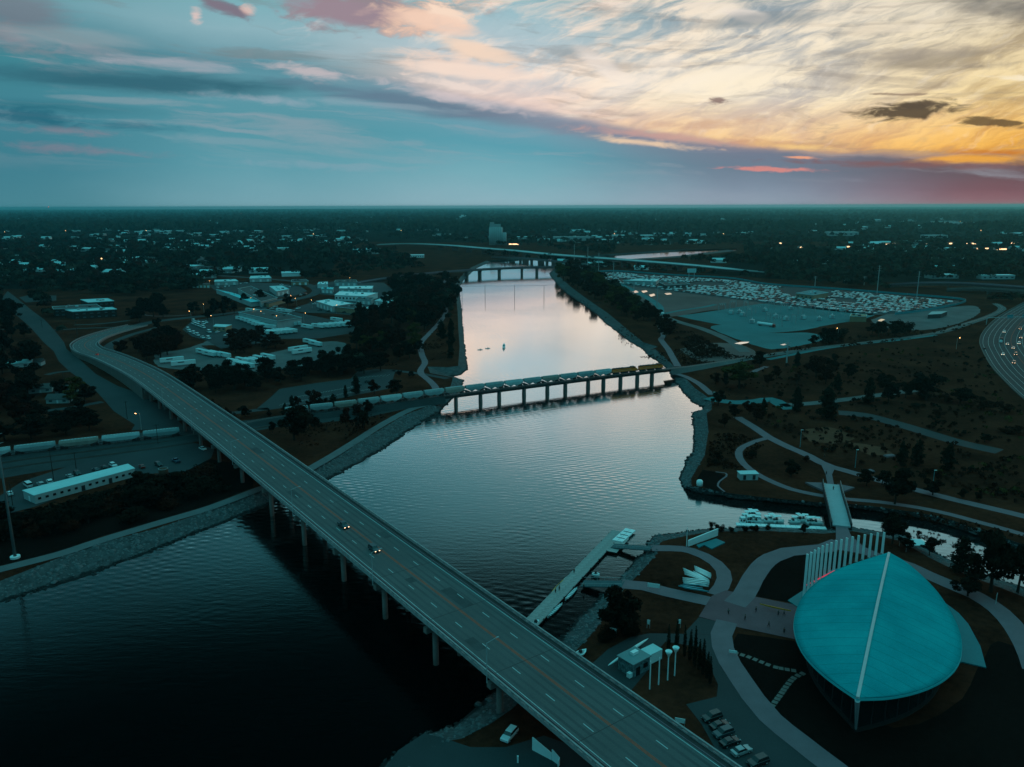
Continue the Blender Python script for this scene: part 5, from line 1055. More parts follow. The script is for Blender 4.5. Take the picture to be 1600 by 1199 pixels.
# tall monopole and utility poles
t = thing('steel_monopole', 'very tall tapered steel power pole on a white footing at the left edge', 'power pole', G(24,872,0)); MB().tube((0, 0, 0), (0, 0, 44), .5, .22, 12).build('shaft', m_wallpale if False else mat('weathered_pole', (.10, .12, .125), .7, .2, 1, 4), t, True); MB().lathe([(.02, 0), (1.5, 0), (1.5, .7), (.02, .7)], n=14).build('footing', m_white, t)
for z in (36, 39, 42): MB().tube((0, 0, z), (1.6, .5, z+.4), .14, .08, 6).build('arm', m_steel, t)
def upole(label, base, vtop, arms=1, m=None, group='dark utility poles by the rail yard', name='utility_pole', r=.16, lit=False):
    b = G(*base, 0); h = max(5, top_z(b, vtop)); t = thing(name, label, 'utility pole', b, group=group); MB().tube((0, 0, 0), (0, 0, h), r, r*.7, 7).build('pole', m or m_bark, t)
    for k in range(arms): MB().box((0, 0, h-.5-k*1.1), (2.4, .12, .12), .4).build('crossarm', m or m_bark, t)
    return t, h
for lb, b, v in (('dark wooden utility pole rising behind the middle of the long shed', (84,751), 700), ('dark utility pole in front of the left end of the long shed', (20,790), 756), ('thin utility pole between the rail tracks near the road bridge', (247,694), 663), ('thin pole in the rail yard between the stored wagons and the shed', (119,732), 707), ('utility pole beside the left street under the bridge', (199,655), 627), ('utility pole on the grass triangle inside the bridge bend', (122,533), 502), ('short pole beside the left street near the brick school', (66,512), 500), ('utility pole on the lawn left of the school street corner', (100,600), 582)): upole(lb, b, v)
lp = lamp_proto(9, 1.6, True, 'lit_street_lamp')
for p, lb in (((221,672),'lit orange street lamp beside the rail yard under the bridge'), ((16,488),'lit street lamp by the left street near the photo edge'), ((319,489),'bright lit lamp in the truck yard, left of the round trees'), ((299,500),'small lit lamp on the grass strip above the white vans'), ((334,508),'lit reddish lamp behind the truck yard office'), ((394,478),'bright lit lamp at the corner of the long white roof'), ((395,497),'lit lamp on the dark warehouse roof edge, the left one'), ((407,501),'lit lamp on the dark warehouse roof edge, the middle one'), ((433,508),'lit lamp at the right corner of the dark warehouse'), ((454,474),'lit lamp on the street curve above the warehouses'), ((464,479),'lit reddish lamp on the street curve, right of its twin'), ((475,504),'lit lamp by the trailers at the warehouse end'), ((488,482),'lit lamp at the left corner of the bright roofed warehouse'), ((526,490),'lit lamp in front of the bright roofed warehouse'), ((565,498),'lit lamp by the trees at the warehouse lot end'), ((549,444),'lit lamp on the small shed by the far bridge ramp'), ((328,449),'lit lamp at the end of the row of white garage doors'), ((322,413),'lit orange lamp by the church roof in the left woods'), ((1494,546),'lone lit lamp beside the tracks right of the excavator'), ((1309,530),'lit lamp by the trees at the substation corner')):
    put(lp, G(*p, 0), random.uniform(0, 6), lb, 'lit lamps in the yards')
# school
building('brick_school', 'two storey dark brick school block with pale roof edge, the front wing', 'school', [(114,488),(182,484),(175,481),(102,485)], 7.5, m_brick, m_rooflight, windows=6, rows=2)
building('brick_school', 'long dark brick school wing behind the front wing', 'school', [(84,484),(158,481),(150,476),(82,480)], 7.5, m_brick, m_roofdark, windows=8, rows=2)
building('brick_school', 'rear dark brick school block with a bright roof edge', 'school', [(138,473.5),(178,471),(168,467),(126,469)], 8, m_brick, m_rooflight, windows=5, rows=2)
# warehouses
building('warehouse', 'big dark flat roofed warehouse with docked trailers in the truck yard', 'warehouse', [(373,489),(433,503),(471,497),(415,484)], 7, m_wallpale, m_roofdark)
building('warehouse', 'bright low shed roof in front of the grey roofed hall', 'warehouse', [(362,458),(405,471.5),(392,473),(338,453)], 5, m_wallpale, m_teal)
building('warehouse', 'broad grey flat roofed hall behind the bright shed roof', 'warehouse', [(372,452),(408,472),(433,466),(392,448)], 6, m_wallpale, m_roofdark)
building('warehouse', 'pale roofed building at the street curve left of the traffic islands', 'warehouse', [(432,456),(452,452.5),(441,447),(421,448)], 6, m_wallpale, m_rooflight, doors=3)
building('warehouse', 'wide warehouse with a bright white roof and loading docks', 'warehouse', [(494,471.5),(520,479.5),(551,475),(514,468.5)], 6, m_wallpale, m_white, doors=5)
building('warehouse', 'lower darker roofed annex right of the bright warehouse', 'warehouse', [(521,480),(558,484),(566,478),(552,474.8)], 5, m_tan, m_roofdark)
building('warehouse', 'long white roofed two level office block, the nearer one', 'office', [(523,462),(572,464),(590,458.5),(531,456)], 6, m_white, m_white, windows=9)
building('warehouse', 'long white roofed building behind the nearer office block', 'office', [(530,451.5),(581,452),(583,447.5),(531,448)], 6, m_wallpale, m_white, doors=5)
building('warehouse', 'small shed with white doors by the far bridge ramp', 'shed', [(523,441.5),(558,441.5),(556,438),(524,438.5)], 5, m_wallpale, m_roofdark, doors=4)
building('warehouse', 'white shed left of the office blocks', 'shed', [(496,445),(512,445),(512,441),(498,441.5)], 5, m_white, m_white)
building('yard_office', 'small tan yard office with an overhanging pale flat roof', 'office', [(333,510.5),(352,511.5),(362,508),(337,507)], 4.2, m_tan, m_rooflight, windows=3)
building('garage_row', 'low garage row with five white doors behind the field', 'garage', [(300,445),(328,445),(328,443),(300,443)], 4.5, m_tan, m_roofdark, doors=5)
building('church', 'dark roofed church like hall among the left woods', 'hall', [(306,409),(328,411),(322,404),(304,403)], 6, m_wallpale, m_roofdark, ridge=5)
# trailers
def make_trailer():
    t = thing('semi_trailer', 'white box semi trailer', 'trailer'); MB().box((0, 0, 2.6), (13.6, 2.55, 2.85)).build('box', m_white, t)
    MB().box((6.83, 0, 2.6), (.06, 2.3, 2.6)).build('rear_door', m_rooflight, t); MB().box((0, 0, 4.05), (13.5, 2.45, .06)).build('roof_sheet', m_rooflight, t); [MB().box((-1.5, y, 3.1), (3.6, .03, .7)).build('side_marking', CARMATS[3], t) for y in (-1.29, 1.29)]; MB().box((0, 0, 1.05), (13, 1., .25)).build('chassis', m_dark, t)
    for x in (4.2, 5.6):
        for y in (-1, 1): MB().tube((x, y-.2, .5), (x, y+.2, .5), .5, n=10).build('wheel', m_tyre, t)
    for y in (-.7, .7): MB().box((-4.3, y, .55), (.16, .16, 1.1)).build('landing_leg', m_dark, t)
    return t
TRL = make_trailer()
def rowof(lst, d, label, group, s=None):
    for i, p in enumerate(lst): put(TRL, G(*p, 0), dirang(p, (p[0]+d[0], p[1]+d[1])), label.replace('#', ORD[i]), group, s)
rowof([(269,567),(287,572)], (30, -3), 'very long white trailer beside the road bridge grass, # from the left', 'pair of long trailers by the bridge', (1.2, 1, 1))
rowof([(317,554),(327,557),(337,557),(350,559)], (12, 2.6), 'white trailer in the lower yard left of the russet thicket, # from the left', 'trailers left of the russet thicket')
rowof([(366,570),(375,574.5),(386,575),(380,568),(392,569),(400,568),(407,565),(419,562)], (12, 2.6), 'white trailer in the middle of the lower gravel yard, # in its block', 'block of trailers in the lower yard')
rowof([(466,549),(472,553)], (30, -4.5), 'long white trailer parked sideways on the gravel spur, # from the top', 'sideways trailers on the gravel spur')
rowof([(484,538),(493,541)], (12, 2.4), 'white trailer by the edge of the big dark wood, # from the left', 'trailers by the big wood')
rowof([(497,513),(507,512.5),(515,512),(524,511),(532,510.5),(540,510),(549,508),(526,503)], (12, 1.6), 'white trailer in the row ending at the big wood, # from the left', 'row of trailers ending at the wood')
rowof([(413,523),(420,523),(427,523),(434,522),(441,521.5),(448,521),(455,520),(480,514)], (12, 2.), 'white trailer behind the russet thicket, # from the left', 'row of trailers behind the thicket')
rowof([(378,501),(385,503),(391,505),(397,507.5),(403,510),(409,512),(415,513.5),(421,514)], (20, 2.2), 'white trailer backed against the dark warehouse, # from the left', 'trailers docked at the dark warehouse')
rowof([(452,509),(458,508.6),(464,508)], (5, 2), 'white trailer under the warehouse gable end, # from the left', 'trailers at the warehouse gable')
vp = [(302,507),(306,508.5),(310,510),(314,511.5),(318,513),(303,503),(310,504),(318,507),(294,516),(297,519.5),(303,522),(309,525),(317,529),(326,530),(327,520),(322,505)]
for i, p in enumerate(vp):
    k = 'van' if i % 3 else 'pickup'; put(CAR[k], G(*p, .06), dirang(p, (p[0]+6, p[1]+3)), ('white van' if k == 'van' else 'white pickup truck')+' parked in the upper left corner of the truck yard', 'white '+k+' fleet in the truck yard', recol=recols(CAR[k], 0), s=1.25)
for p, lb in (((457,487),'white car on the yard road beneath the street lamps'), ((441,482),'dark car on the yard road near the round tree'), ((506,449),'white car parked before the small white shed'), ((576,598),'lone dark car in the riverside parking lot')):
    put(CAR['sedan'], G(*p, .07), .4, lb, recol=recols(CAR['sedan'], 2 if 'dark' in lb else 0), s=1.1)
# parking bay lines
t = thing('bay_markings', 'faint white bay lines painted on the riverside parking lot', 'road marking', G(520,615,.055)); l_ = np.array([*t.location]); bl = MB().box((0, 0, 0), (5., .12, .01)).mesh('bay_line', m_wline)
for r0_, r1_, n in (((455,622),(560,603),24), ((440,632),(590,606),30), ((565,590),(612,586),8)):
    for k in range(n):
        p = G(r0_[0]+(r1_[0]-r0_[0])*k/n, r0_[1]+(r1_[1]-r0_[1])*k/n, .062)-l_; o = link('bay_line', bl, t); o.location = (p[0], p[1], .007); o.rotation_euler = (0, 0, 1.25)
# ------------------------------------------------------------------ far river crossings
def bridge(name, label, pts, width, piers, depth=1.6, m=None, par=True, pw=2.4):
    t = thing(name, label, 'bridge'); S = smooth_line([G(u, v, z) for u, v, z in pts], 12); mb = MB(); ribbon(mb, S, -width/2, width/2, 0, thick=.5); mb.build('deck', m or m_conc, t)
    for n in (-width/2+.25, width/2-.25): mb = MB(); ribbon(mb, S, n-.25, n+.25, 1., thick=1.); mb.build('parapet', m or m_conc, t)
    for n in (-width*.35, width*.35): mb = MB(); ribbon(mb, S, n-.5, n+.5, -.5, thick=depth); mb.build('girder', m_conc_d, t)
    for u, v in piers:
        i = int(np.argmin([abs(F_PX*(p@_cx)/((p-(0, 0, CAM_H))@_f)+800-u) for p in S])); p = S[i]; q = S[min(i+1, len(S)-1)]; a = math.atan2((q-p)[1], (q-p)[0]); z = p[2]-.6-depth
        mb = MB(); mb.box((p[0], p[1], z-.5), (2., width*.92, 1.), a); mb.box((p[0], p[1], (z-1-6)/2), (pw, width*.62, z-1+6), a); mb.build('pier', m_conc_d, t)
    return t
bridge('river_road_bridge', 'low concrete road bridge across the far end of the straight river', [(560,442,.4),(592,436.5,3.),(640,430.5,7),(700,424.5,8),(780,419.5,8),(860,417,8),(915,415.8,5),(960,413,.5)], 13, [(753,0),(785,0),(815,0),(844,0),(725,0),(868,0)], m=m_conc)
bridge('motorway_viaduct', 'long pale motorway viaduct curving across the distance behind the river', [(590,382.5,7),(640,381,10),(700,383.5,13),(760,388.5,14),(800,391.5,14),(860,397.5,14),(920,402,14),(1000,408,13),(1080,414.5,11),(1146,421,7),(1190,425,2)], 24, [(u, 0) for u in range(690, 1100, 22)], depth=2.2, m=mat('motorway_concrete', (.42, .50, .50), .85, .1, .1, 2.))
bridge('lower_river_bridge', 'dark low bridge beneath the motorway viaduct', [(770,402,3),(808,403,5),(860,407.5,5),(896,410.5,4),(925,412.5,2)], 9, [(u, 0) for u in (812, 832, 852, 872, 890)], m=m_conc)
t = thing('river_cable_crossing', 'thin cable strung on three posts across the far river', 'cable', (0, 0, 0)); pts = [G(u, v, WZ) for u, v in ((722,467),(758,466),(804,466),(850,465),(884,463))]; hz = [8, 14, 14, 14, 8]
for i, p in enumerate(pts): MB().tube(p-(0, 0, 2), p+(0, 0, top_z(p, 446)+3 if 0 < i < 4 else 12), .28, .2, 6).build('post', m_dark, t)
for a, b, i in zip(pts[:-1], pts[1:], range(4)):
    h = top_z(pts[2], 446.5)+3; mb = MB(); mb.tube(a+(0, 0, h*.97), b+(0, 0, h*.97), .14, n=4); mb.build('cable', m_dark, t)
# grain elevator
t = thing('grain_elevator', 'tall pale concrete grain elevator of clustered silos on the far skyline', 'grain elevator', G(779,384,0)); sx = 1.9
for k in range(6): MB().lathe([(.02, 0), (6.4, 0), (6.4, 47), (.02, 48)], (-26+k*8.2, 0, 0), 14).build('silo', m_wallpale, t, True); MB().lathe([(.02, 0), (6.4, 0), (6.4, 45), (.02, 46)], (-26+k*8.2, 12, 0), 14).build('silo', m_wallpale, t, True)
MB().box((-20, 4, 54), (16, 12, 14)).build('headhouse', m_wallpale, t); MB().box((-8, 4, 52), (44, 7, 8)).build('conveyor_gallery', m_wallpale, t)
for k in range(3): MB().lathe([(.02, 0), (4.2, 0), (4.2, 33), (.02, 34)], (24+k*4.4, -4, 0), 12).build('small_silo', m_wallpale, t, True)
t.location = [*G(777,383,0)]; t.scale = (.74, .9, 1.08)
far = [('white_plant','bright white industrial plant high on the far horizon',(724,343),70,40,26,m_white),('white_plant','long low white plant wing right of the bright plant on the horizon',(745,343.5),90,30,9,m_white),('office_slab','wide pale slab building beyond the viaduct, right of the grain elevator',(893,377),120,22,14,m_wallpale),
       ('far_hall','long pale hall at the far right above the lit road',(1318,369),110,40,14,m_rooflight),('far_hall','pale roofed hall at the right, below the far woodland',(1463,372),80,30,9,m_rooflight),('far_hall','wide low pale hall just under the right horizon',(1510,351),240,60,10,m_rooflight),('far_hall','second low pale hall under the right horizon',(1480,348),150,60,8,m_rooflight),
       ('far_hall','pale shop hall left of the grain elevator',(690,369),70,30,7,m_rooflight),('far_hall','pale long roof at left centre distance',(545,357),110,40,8,m_rooflight),('far_hall','pale roofed hall far left of the grain elevator',(622,345),150,50,9,m_rooflight),('far_hall','white pointed roofed hall left of the viaduct start',(540,385),46,22,8,m_rooflight),('far_hall','bright white roof in the trees below the viaduct',(652,403),30,18,6,m_white),
       ('far_hall','pale green roof below the car storage lot woods',(1394,389),40,20,6,m_teal),('far_hall','white roofed hall in the right suburbs',(1265,413),70,24,6,m_rooflight),('far_hall','pale L shaped hall in the right suburbs',(1490,410),60,28,7,m_wallpale),('far_hall','white roofed hall left of the overpass',(1476,436),44,18,6,m_rooflight),('far_hall','pale flat hall with a bright side behind the overpass',(1560,437),50,16,6,m_rooflight),('far_hall','bright hall roof at the right of the suburbs',(1482,423),50,22,7,m_teal),('far_hall','long dim white roof at the left horizon',(130,346),180,50,7,m_rooflight)]
for nm, lb, p, w, d, h, m in far:
    loc = G(*p, 0); t = thing(nm, lb, 'building', loc, random.uniform(-.1, .1)); MB().box((0, d/2, h/2), (w, d, h)).build('wall', m_wallpale if m is not m_white else m_white, t); MB().box((0, d/2, h+.3), (w*1.01, d*1.02, .6)).build('roof', m, t)
    for k in range(6): MB().box((-w*.42+k*w*.168, -.06, h*.5), (w*.07, .12, h*.3)).build('window', m_glass_b, t)
t = [o for o in bpy.data.objects if o.name == 'white_plant'][0]; MB().box((-8, 20, 32), (26, 20, 14)).build('tower', m_white, t); MB().box((20, 20, 30), (14, 18, 9)).build('tower', m_white, t)
for k, p in enumerate(((78,320),(52,322))):
    b = G(p[0], 341, 0); t = thing('radio_mast', ['slim radio mast with a red light on the left horizon', 'faint slim mast left of the red lit one on the horizon'][k], 'mast', b); h = top_z(b, p[1]-28) if k == 0 else top_z(b, p[1]-26); h = min(h, 121. if k == 0 else 114.); MB().tube((0, 0, 0), (0, 0, h), 1.0, .5, 5).build('mast', m_steel, t)
    if k == 0: MB().lathe([(.1, -5), (3, 0), (.1, 4)], (0, 0, h-4), 8).build('red_beacon', mat('beacon_glow', (1, .1, .1), .5, emit=(1., .12, .1), estr=4.), t)
# houses scattered through the woods
def make_house(w, d, h, rh, m1, m2, nm='house'):
    t = thing(nm, 'house', 'house'); MB().box((0, 0, h/2), (w, d, h)).build('wall', m1, t)
    MB().add([(-w*.54, -d*.56, h), (w*.54, -d*.56, h), (w*.54, d*.56, h), (-w*.54, d*.56, h), (-w*.54, 0, h+rh), (w*.54, 0, h+rh)], [(0, 1, 5, 4), (2, 3, 4, 5), (1, 2, 5), (3, 0, 4), (3, 2, 1, 0)]).build('roof', m2, t)
    for x in (-w*.3, w*.3): MB().box((x, -d/2-.04, h*.55), (w*.14, .1, h*.4)).build('window', m_glass_b, t)
    MB().box((0, -d/2-.04, h*.4), (1.1, .1, h*.75)).build('door', m_white, t); return t
HS = [make_house(14, 9, 3, 2.6, m_wallpale, m_roofdark), make_house(18, 10, 3.4, 2.4, m_white, m_rooflight), make_house(26, 16, 5, 1.2, m_wallpale, m_rooflight, 'store')]
HOUSES = []

# more yards and roofs of the commercial district, and stores through the suburbs
rdx = random.Random(11)
for nm, lb, R4, h, w_, r_ in [('warehouse','low pale store beside the field at the end of the garage row',[(335,441),(372,440),(368,437),(336,438)],5,m_wallpale,m_rooflight),('warehouse','dark roofed workshop left of the traffic islands',[(455,441),(482,440),(478,437),(456,438)],5,m_tan,m_roofdark),
    ('warehouse','narrow pale shed by the upper lot fence',[(585,470),(608,474),(616,470),(594,467)],4.5,m_wallpale,m_rooflight),('warehouse','small bright hut at the upper lot corner',[(600,462),(614,463),(615,460),(602,459)],4,m_white,m_white),('warehouse','grey workshop behind the bright roofed warehouse',[(556,468),(580,470),(584,466),(560,465)],5,m_wallpale,m_roofdark),
    ('warehouse','pale roofed workshop above the street curve',[(390,436),(424,435),(420,431),(392,432)],5,m_wallpale,m_rooflight),('warehouse','long pale store by the woods above the garages',[(300,431),(338,430),(336,427),(300,428)],5,m_wallpale,m_rooflight),('warehouse','bright roofed depot left of the far bridge ramp',[(440,428),(470,427),(466,424),(440,425)],5,m_white,m_rooflight),
    ('warehouse','teal roofed depot right of the street curve',[(502,452),(520,453),(521,450),(504,449)],5,m_wallpale,m_teal),('warehouse','low grey annex against the broad grey hall',[(410,473),(440,467),(446,468),(420,475)],4,m_tan,m_roofdark)]:
    building(nm, lb, 'warehouse', R4, h, w_, r_, doors=3)
for i, (u, v) in enumerate([(340,450),(346,451),(352,449),(358,448),(366,447),(376,444),(384,443),(440,446),(446,448),(452,449),(460,446),(470,462),(476,461),(487,474),(492,476),(580,476),(586,478),(592,480),(575,482),(598,476),(566,461),(573,461),(505,455),(512,456),(518,457),(430,480),(425,483),(466,483),(500,486),(512,488),(538,489),(444,492),(452,493),(355,525),(365,527),(376,529),(390,531),(340,520),(345,516)]):
    k = rdx.choice(('sedan', 'suv', 'van', 'pickup')); c = rdx.choice((0, 0, 1, 2, 0)); zone = 'near the street curve' if v < 470 else ('by the bright warehouses' if u > 440 else 'in the truck yard')
    put(CAR[k], G(u, v, .06), rdx.uniform(0, 6.28), f"{['white','silver','black'][c]} {k if k != 'suv' else 'tall car'} parked {zone}", f'cars parked {zone}', recol=recols(CAR[k], c), s=1.1)
rowof([(392,488),(399,489),(406,490),(440,488),(447,489)], (12, 1.5), 'white trailer on the yard side behind the dark warehouse, # from the left', 'trailers behind the dark warehouse')
rowof([(571,486),(578,487.5),(585,489)], (12, 1.5), 'white trailer near the woods end of the warehouse lot, # from the left', 'trailers at the woods end')
# ------------------------------------------------------------------ right side
hw = MB(); HP = [(1600,473),(1576,486),(1556,499),(1538,517),(1531,533),(1536,550),(1550,574),(1572,598),(1600,624),(1660,668),(1760,740)]
HL = smooth_line([G(u, v, 1.2) for u, v in HP], 5)
t = thing('motorway', 'wide curving motorway with several lanes cut by the right edge', 'motorway'); Wd = 46
hs = -1 if True else 1
d_ = HL[len(HL)//2+1]-HL[len(HL)//2]; side = 1 if (np.cross(d_[:2], np.array([1., 0]))) < 0 else -1
ribbon(hw, HL, 0, side*Wd, 0); hw.build('carriageway', m_asph, t)
mb = MB(); ribbon(mb, HL, 0, -side*.4, .8, thick=.8) ; mb.build('barrier', m_conc_d, t)
mb = MB(); A0, A1 = HL, offs(HL, -side*5); mb.add([tuple(p) for p in A0]+[(p[0], p[1], 0) for p in A1], [(i, i+1, len(A0)+i+1, len(A0)+i) for i in range(len(A0)-1)]+[(len(A0)+i, len(A0)+i+1, i+1, i) for i in range(len(A0)-1)]); mb.build('embankment', m_grass, t)
for k, n in enumerate((2.2, 6., 9.8, 13.6, 17.4, 22., 26., 30., 34.)):
    mb = MB(); ribbon(mb, HL, side*(n-.1), side*(n+.1), .02); mb.build('lane_line', m_wline if n != 22. else m_yline, t)
for i, (p, k, c) in enumerate((((1569,520),'suv',0),((1564,535),'box',0),((1574,539),'sedan',1),((1592,538),'suv',0),((1595,529),'sedan',3),((1594,515),'suv',2),((1583,545),'sedan',1),((1587,555),'suv',2),((1567,555),'sedan',0),((1584,568),'suv',3))):
    lb = ['white car with lit lights highest on the motorway at left', 'dark box truck on the motorway', 'small pale car just right of the box truck on the motorway', 'bright white van like car at the right edge of the motorway', 'car with lit lights above the bright white one on the motorway', 'car with orange lights at the top right of the motorway', 'small teal tinted car in the middle of the motorway', 'car with glowing lights above the lowest one on the motorway', 'small car lowest in the left lane of the motorway', 'lowest car with bright lights on the motorway'][i]
    loc = G(*p, 1.25); a = dirang(p, (p[0]-3, p[1]+9))
    if k == 'box':
        q = thing('box_truck', lb, 'truck', loc, a); MB().box((-.8, 0, 2.2), (6.5, 2.5, 2.8)).build('cargo_box', m_dark, q); MB().box((3.6, 0, 1.5), (1.9, 2.3, 1.9), top=.85).build('cab', m_white, q)
        for x in (-2.6, 3.2):
            for y in (-1.1, 1.1): MB().tube((x, y-.15, .45), (x, y+.15, .45), .45, n=10).build('wheel', m_tyre, q)
    else: src = LIT['sedan'] if k == 'sedan' else LIT['suv']; put(src, loc, a, lb, 'cars driving on the motorway', recol=recols(src, c), s=1.15)
t = thing('sign_gantry', 'overhead sign gantry reaching over the motorway', 'gantry', G(1541,508,0)); b = G(1541,508,0); h = top_z(b, 497)
MB().tube((0, 0, 0), (0, 0, h), .35, .3, 8).build('post', m_steel, t); e = G(1620,505,0)-b; MB().tube((0, 0, h), (e[0], e[1], h), .3, n=6).build('beam', m_steel, t)
for f in (.45, .75): MB().box((e[0]*f, e[1]*f, h+.6), (6.5, .25, 3.4), math.atan2(e[1], e[0])).build('sign_panel', m_tealboat, t)
bridge('motorway_overpass', 'broad dark overpass with heavy abutments at the upper right', [(1380,446,1),(1412,443.5,5),(1450,442,8),(1500,442.5,9),(1560,446,9),(1640,452,9)], 16, [(1484,0),(1545,0),(1575,0),(1600,0)], depth=2.8, m=m_conc)
bridge('motorway_overpass', 'second lower overpass span behind the tracks at the right edge', [(1480,452,3),(1530,451,6),(1600,455,7),(1660,459,7)], 12, [(1545,0),(1578,0),(1610,0)], depth=2.2, m=m_conc_d)
# impound lot cars
poly = np.array([G(*p)[:2] for p in [(926,428.5),(965,427),(1050,433.5),(1140,438.5),(1200,447.5),(1300,455),(1400,463),(1490,470.5),(1484,476),(1440,484),(1395,489.5),(1360,491),(1200,473),(1100,460.5),(1015,450),(957,442),(938,435.5)]])
gaps = [np.array([G(*p)[:2] for p in P]) for P in ([(968,436),(1010,439),(1040,448),(990,446)], [(1020,440),(1085,442),(1085,450),(1020,446)], [(1085,440),(1140,443),(1130,448),(1085,447)], [(1225,448),(1300,452),(1300,464),(1240,464),(1222,458)], [(1300,466),(1330,466),(1345,474),(1310,474)])]
ax = (G(1400,462)-G(1140,438))[:2]; ax /= np.linalg.norm(ax); ay = np.array([-ax[1], ax[0]]); c0 = poly.mean(0); cand = []
for r in range(-60, 60):
    if r % 3 == 2: continue
    for k in range(-180, 180):
        p = c0+ax*(k*3.1+random.uniform(-.3, .3))+ay*(r*6.2+random.uniform(-.4, .4)); cand.append((p[0], p[1]))
cand = np.array(cand); ok = inside(cand, poly)
for g in gaps: ok &= ~inside(cand, g)
cand = cand[ok]; cand = cand[RNG.random(len(cand)) < .78]; cand = cand[np.argsort(np.linalg.norm(cand, axis=1))]
def simple_car(paint):
    mb, L, Wd = car_body('sedan'); mb.box((-.3, 0, 1.2), (2.3, 1.5, .42), top=.8); return mb.mesh('stored_car', paint)
IMC = [simple_car(CARMATS[k]) for k in (0, 0, 1, 2, 3, 5, 4, 1)]
a0 = math.atan2(ay[1], ay[0])
for i, p in enumerate(cand[:300]):
    c = random.choice((0, 0, 0, 1, 2, 2, 3, 4, 5, 6, 7)); o = link('stored_car', IMC[c]); o.location = (p[0], p[1], .06); o.rotation_euler = (0, 0, a0+random.uniform(-.06, .06)); o.scale = (1.12,)*3
    k = ['white', 'white', 'silver', 'black', 'slate grey', 'dark blue', 'dull red', 'silver'][c]; tag(o, f'{k} stored car in the nearest rows of the big storage lot', 'car', f'{k} cars in the near rows of the storage lot')
rest = cand[300:]; base = simple_car(None); bv = np.array([v.co[:] for v in base.vertices]); base.calc_loop_triangles(); bt = np.array([t_.vertices[:] for t_ in base.loop_triangles])
for lab, sel in (('a', RNG.random(len(rest)) < .55),):
    for m, S in ((CARMATS[0], rest[sel]), (CARMATS[2], rest[~sel])):
        V = []; 
        for p in S:
            a = a0+random.uniform(-.06, .06); ca, sa = math.cos(a)*1.12, math.sin(a)*1.12; V.append(np.stack([bv[:, 0]*ca-bv[:, 1]*sa+p[0], bv[:, 0]*sa+bv[:, 1]*ca+p[1], bv[:, 2]*1.12+.06], 1))
        n = len(bv); T = np.concatenate([bt+n*i for i in range(len(S))]); link('stored_cars_beyond', npmesh('stored_cars_beyond', np.concatenate(V), T, m), kind='stuff')
building('lot_office', 'tan walled office with a dull teal roof in the car storage lot', 'office', [(1244,459),(1270,462),(1294,458),(1270,454)], 6, m_tan, MATS['teal_terrace'], windows=4)
building('lot_shed', 'dark long shed in the car storage lot with white doors', 'shed', [(1040,446.5),(1078,444.5),(1068,441),(1030,441.5)], 5, m_roofdark, m_roofdark, doors=4)
building('lot_shed', 'white roofed shed at the left part of the car storage lot', 'shed', [(975,439),(1025,440.5),(1030,436.5),(1000,436)], 5, m_wallpale, m_rooflight, doors=4)
t = thing('fence', 'long pale fence along the far edge of the car storage lot', 'fence'); S = smooth_line(gp([(925,426),(965,424.5),(1050,430.5),(1140,435.5),(1200,445),(1300,452),(1400,460),(1500,468.5),(1498,476),(1440,487),(1398,492)]), 12)
mb = MB(); ribbon(mb, S, -.1, .1, 2.4, thick=2.4); mb.build('fence_panel', m_tealboat, t)
for p in S[::2]: MB().box((p[0], p[1], 1.3), (.3, .3, 2.6)).build('fence_post', m_steel, t)
t = thing('billboard', 'double posted billboard behind the car storage lot sheds', 'billboard', G(1080,441,0)); b = G(1080,441,0); h = top_z(b, 421)
for x in (-4, 4): MB().tube((x, 0, 0), (x, 0, h), .7, .5, 8).build('post', m_steel, t)
MB().box((0, 0, h-2), (13, 1., 6)).build('board', m_rooflight, t)
TP = [((897,417),382,'tall steel power pole rising in front of the motorway viaduct, leftmost'), ((918,421),386,'tall steel power pole second from the left by the viaduct'), ((935,433),395,'tall steel power pole by the left tip of the car lot'), ((958,448),410,'steel power pole at the left edge of the car lot'), ((990,464),441,'slim steel pole beside the dirt field'), ((1026,490),451,'steel pole with white footings at the end of the riverside trees'), ((1273,450),432,'tall steel pole behind the tan lot office'), ((1370,461),415,'tall forked steel pole behind the car lot'), ((1432,468),424,'tallest steel pole near the right end of the car lot'), ((1229,567),535,'steel pole beside the tracks at the right bank'), ((1320,440),430,'slim pole in the dark strip behind the car lot'), ((1350,446),432,'slim pole right of centre behind the car lot')]
for b, v, lb in TP:
    t, h = upole(lb, b, v, 0, m_steel, 'tall steel power poles on the right bank', 'steel_power_pole', .55)
    for z in (h*.82, h*.9, h*.97): MB().tube((-2.4, 0, z), (2.4, 0, z), .14, n=4).build('crossarm', m_steel, t)
    if b[0] == 1026: [MB().lathe([(.02, 0), (2., 0), (2., 1.), (.02, 1.)], (x, 0, 0), 8).build('footing', m_white, t) for x in (-7, 6)]
# substation
SB = [(1128,487),(1145,482),(1165,484),(1185,490),(1205,483),(1225,489),(1250,493),(1270,487),(1290,495),(1310,490),(1325,495),(1240,505),(1200,503),(1170,497),(1215,511)]
t0 = thing('substation_gantry', 'steel lattice gantry', 'electrical gantry')
for x in (-5, 5):
    mb = MB(); [mb.tube((x+dx, dy, 0), (x+dx*.3, dy*.3, 11), .11, n=4) for dx in (-.7, .7) for dy in (-.7, .7)]; [mb.box((x, 0, z), (1.2-.07*z, 1.2-.07*z, .12)) for z in (2, 4.5, 7, 9.5)]; mb.build('lattice_leg', m_steel, t0)
mb = MB(); mb.tube((-5.5, 0, 11), (5.5, 0, 11), .22, n=5); mb.tube((-5.5, 0, 10), (5.5, 0, 10), .14, n=5); [mb.tube((-5+k, 0, 10), (-4.5+k, 0, 11), .07, n=4) for k in range(10)]; mb.build('cross_beam', m_steel, t0)
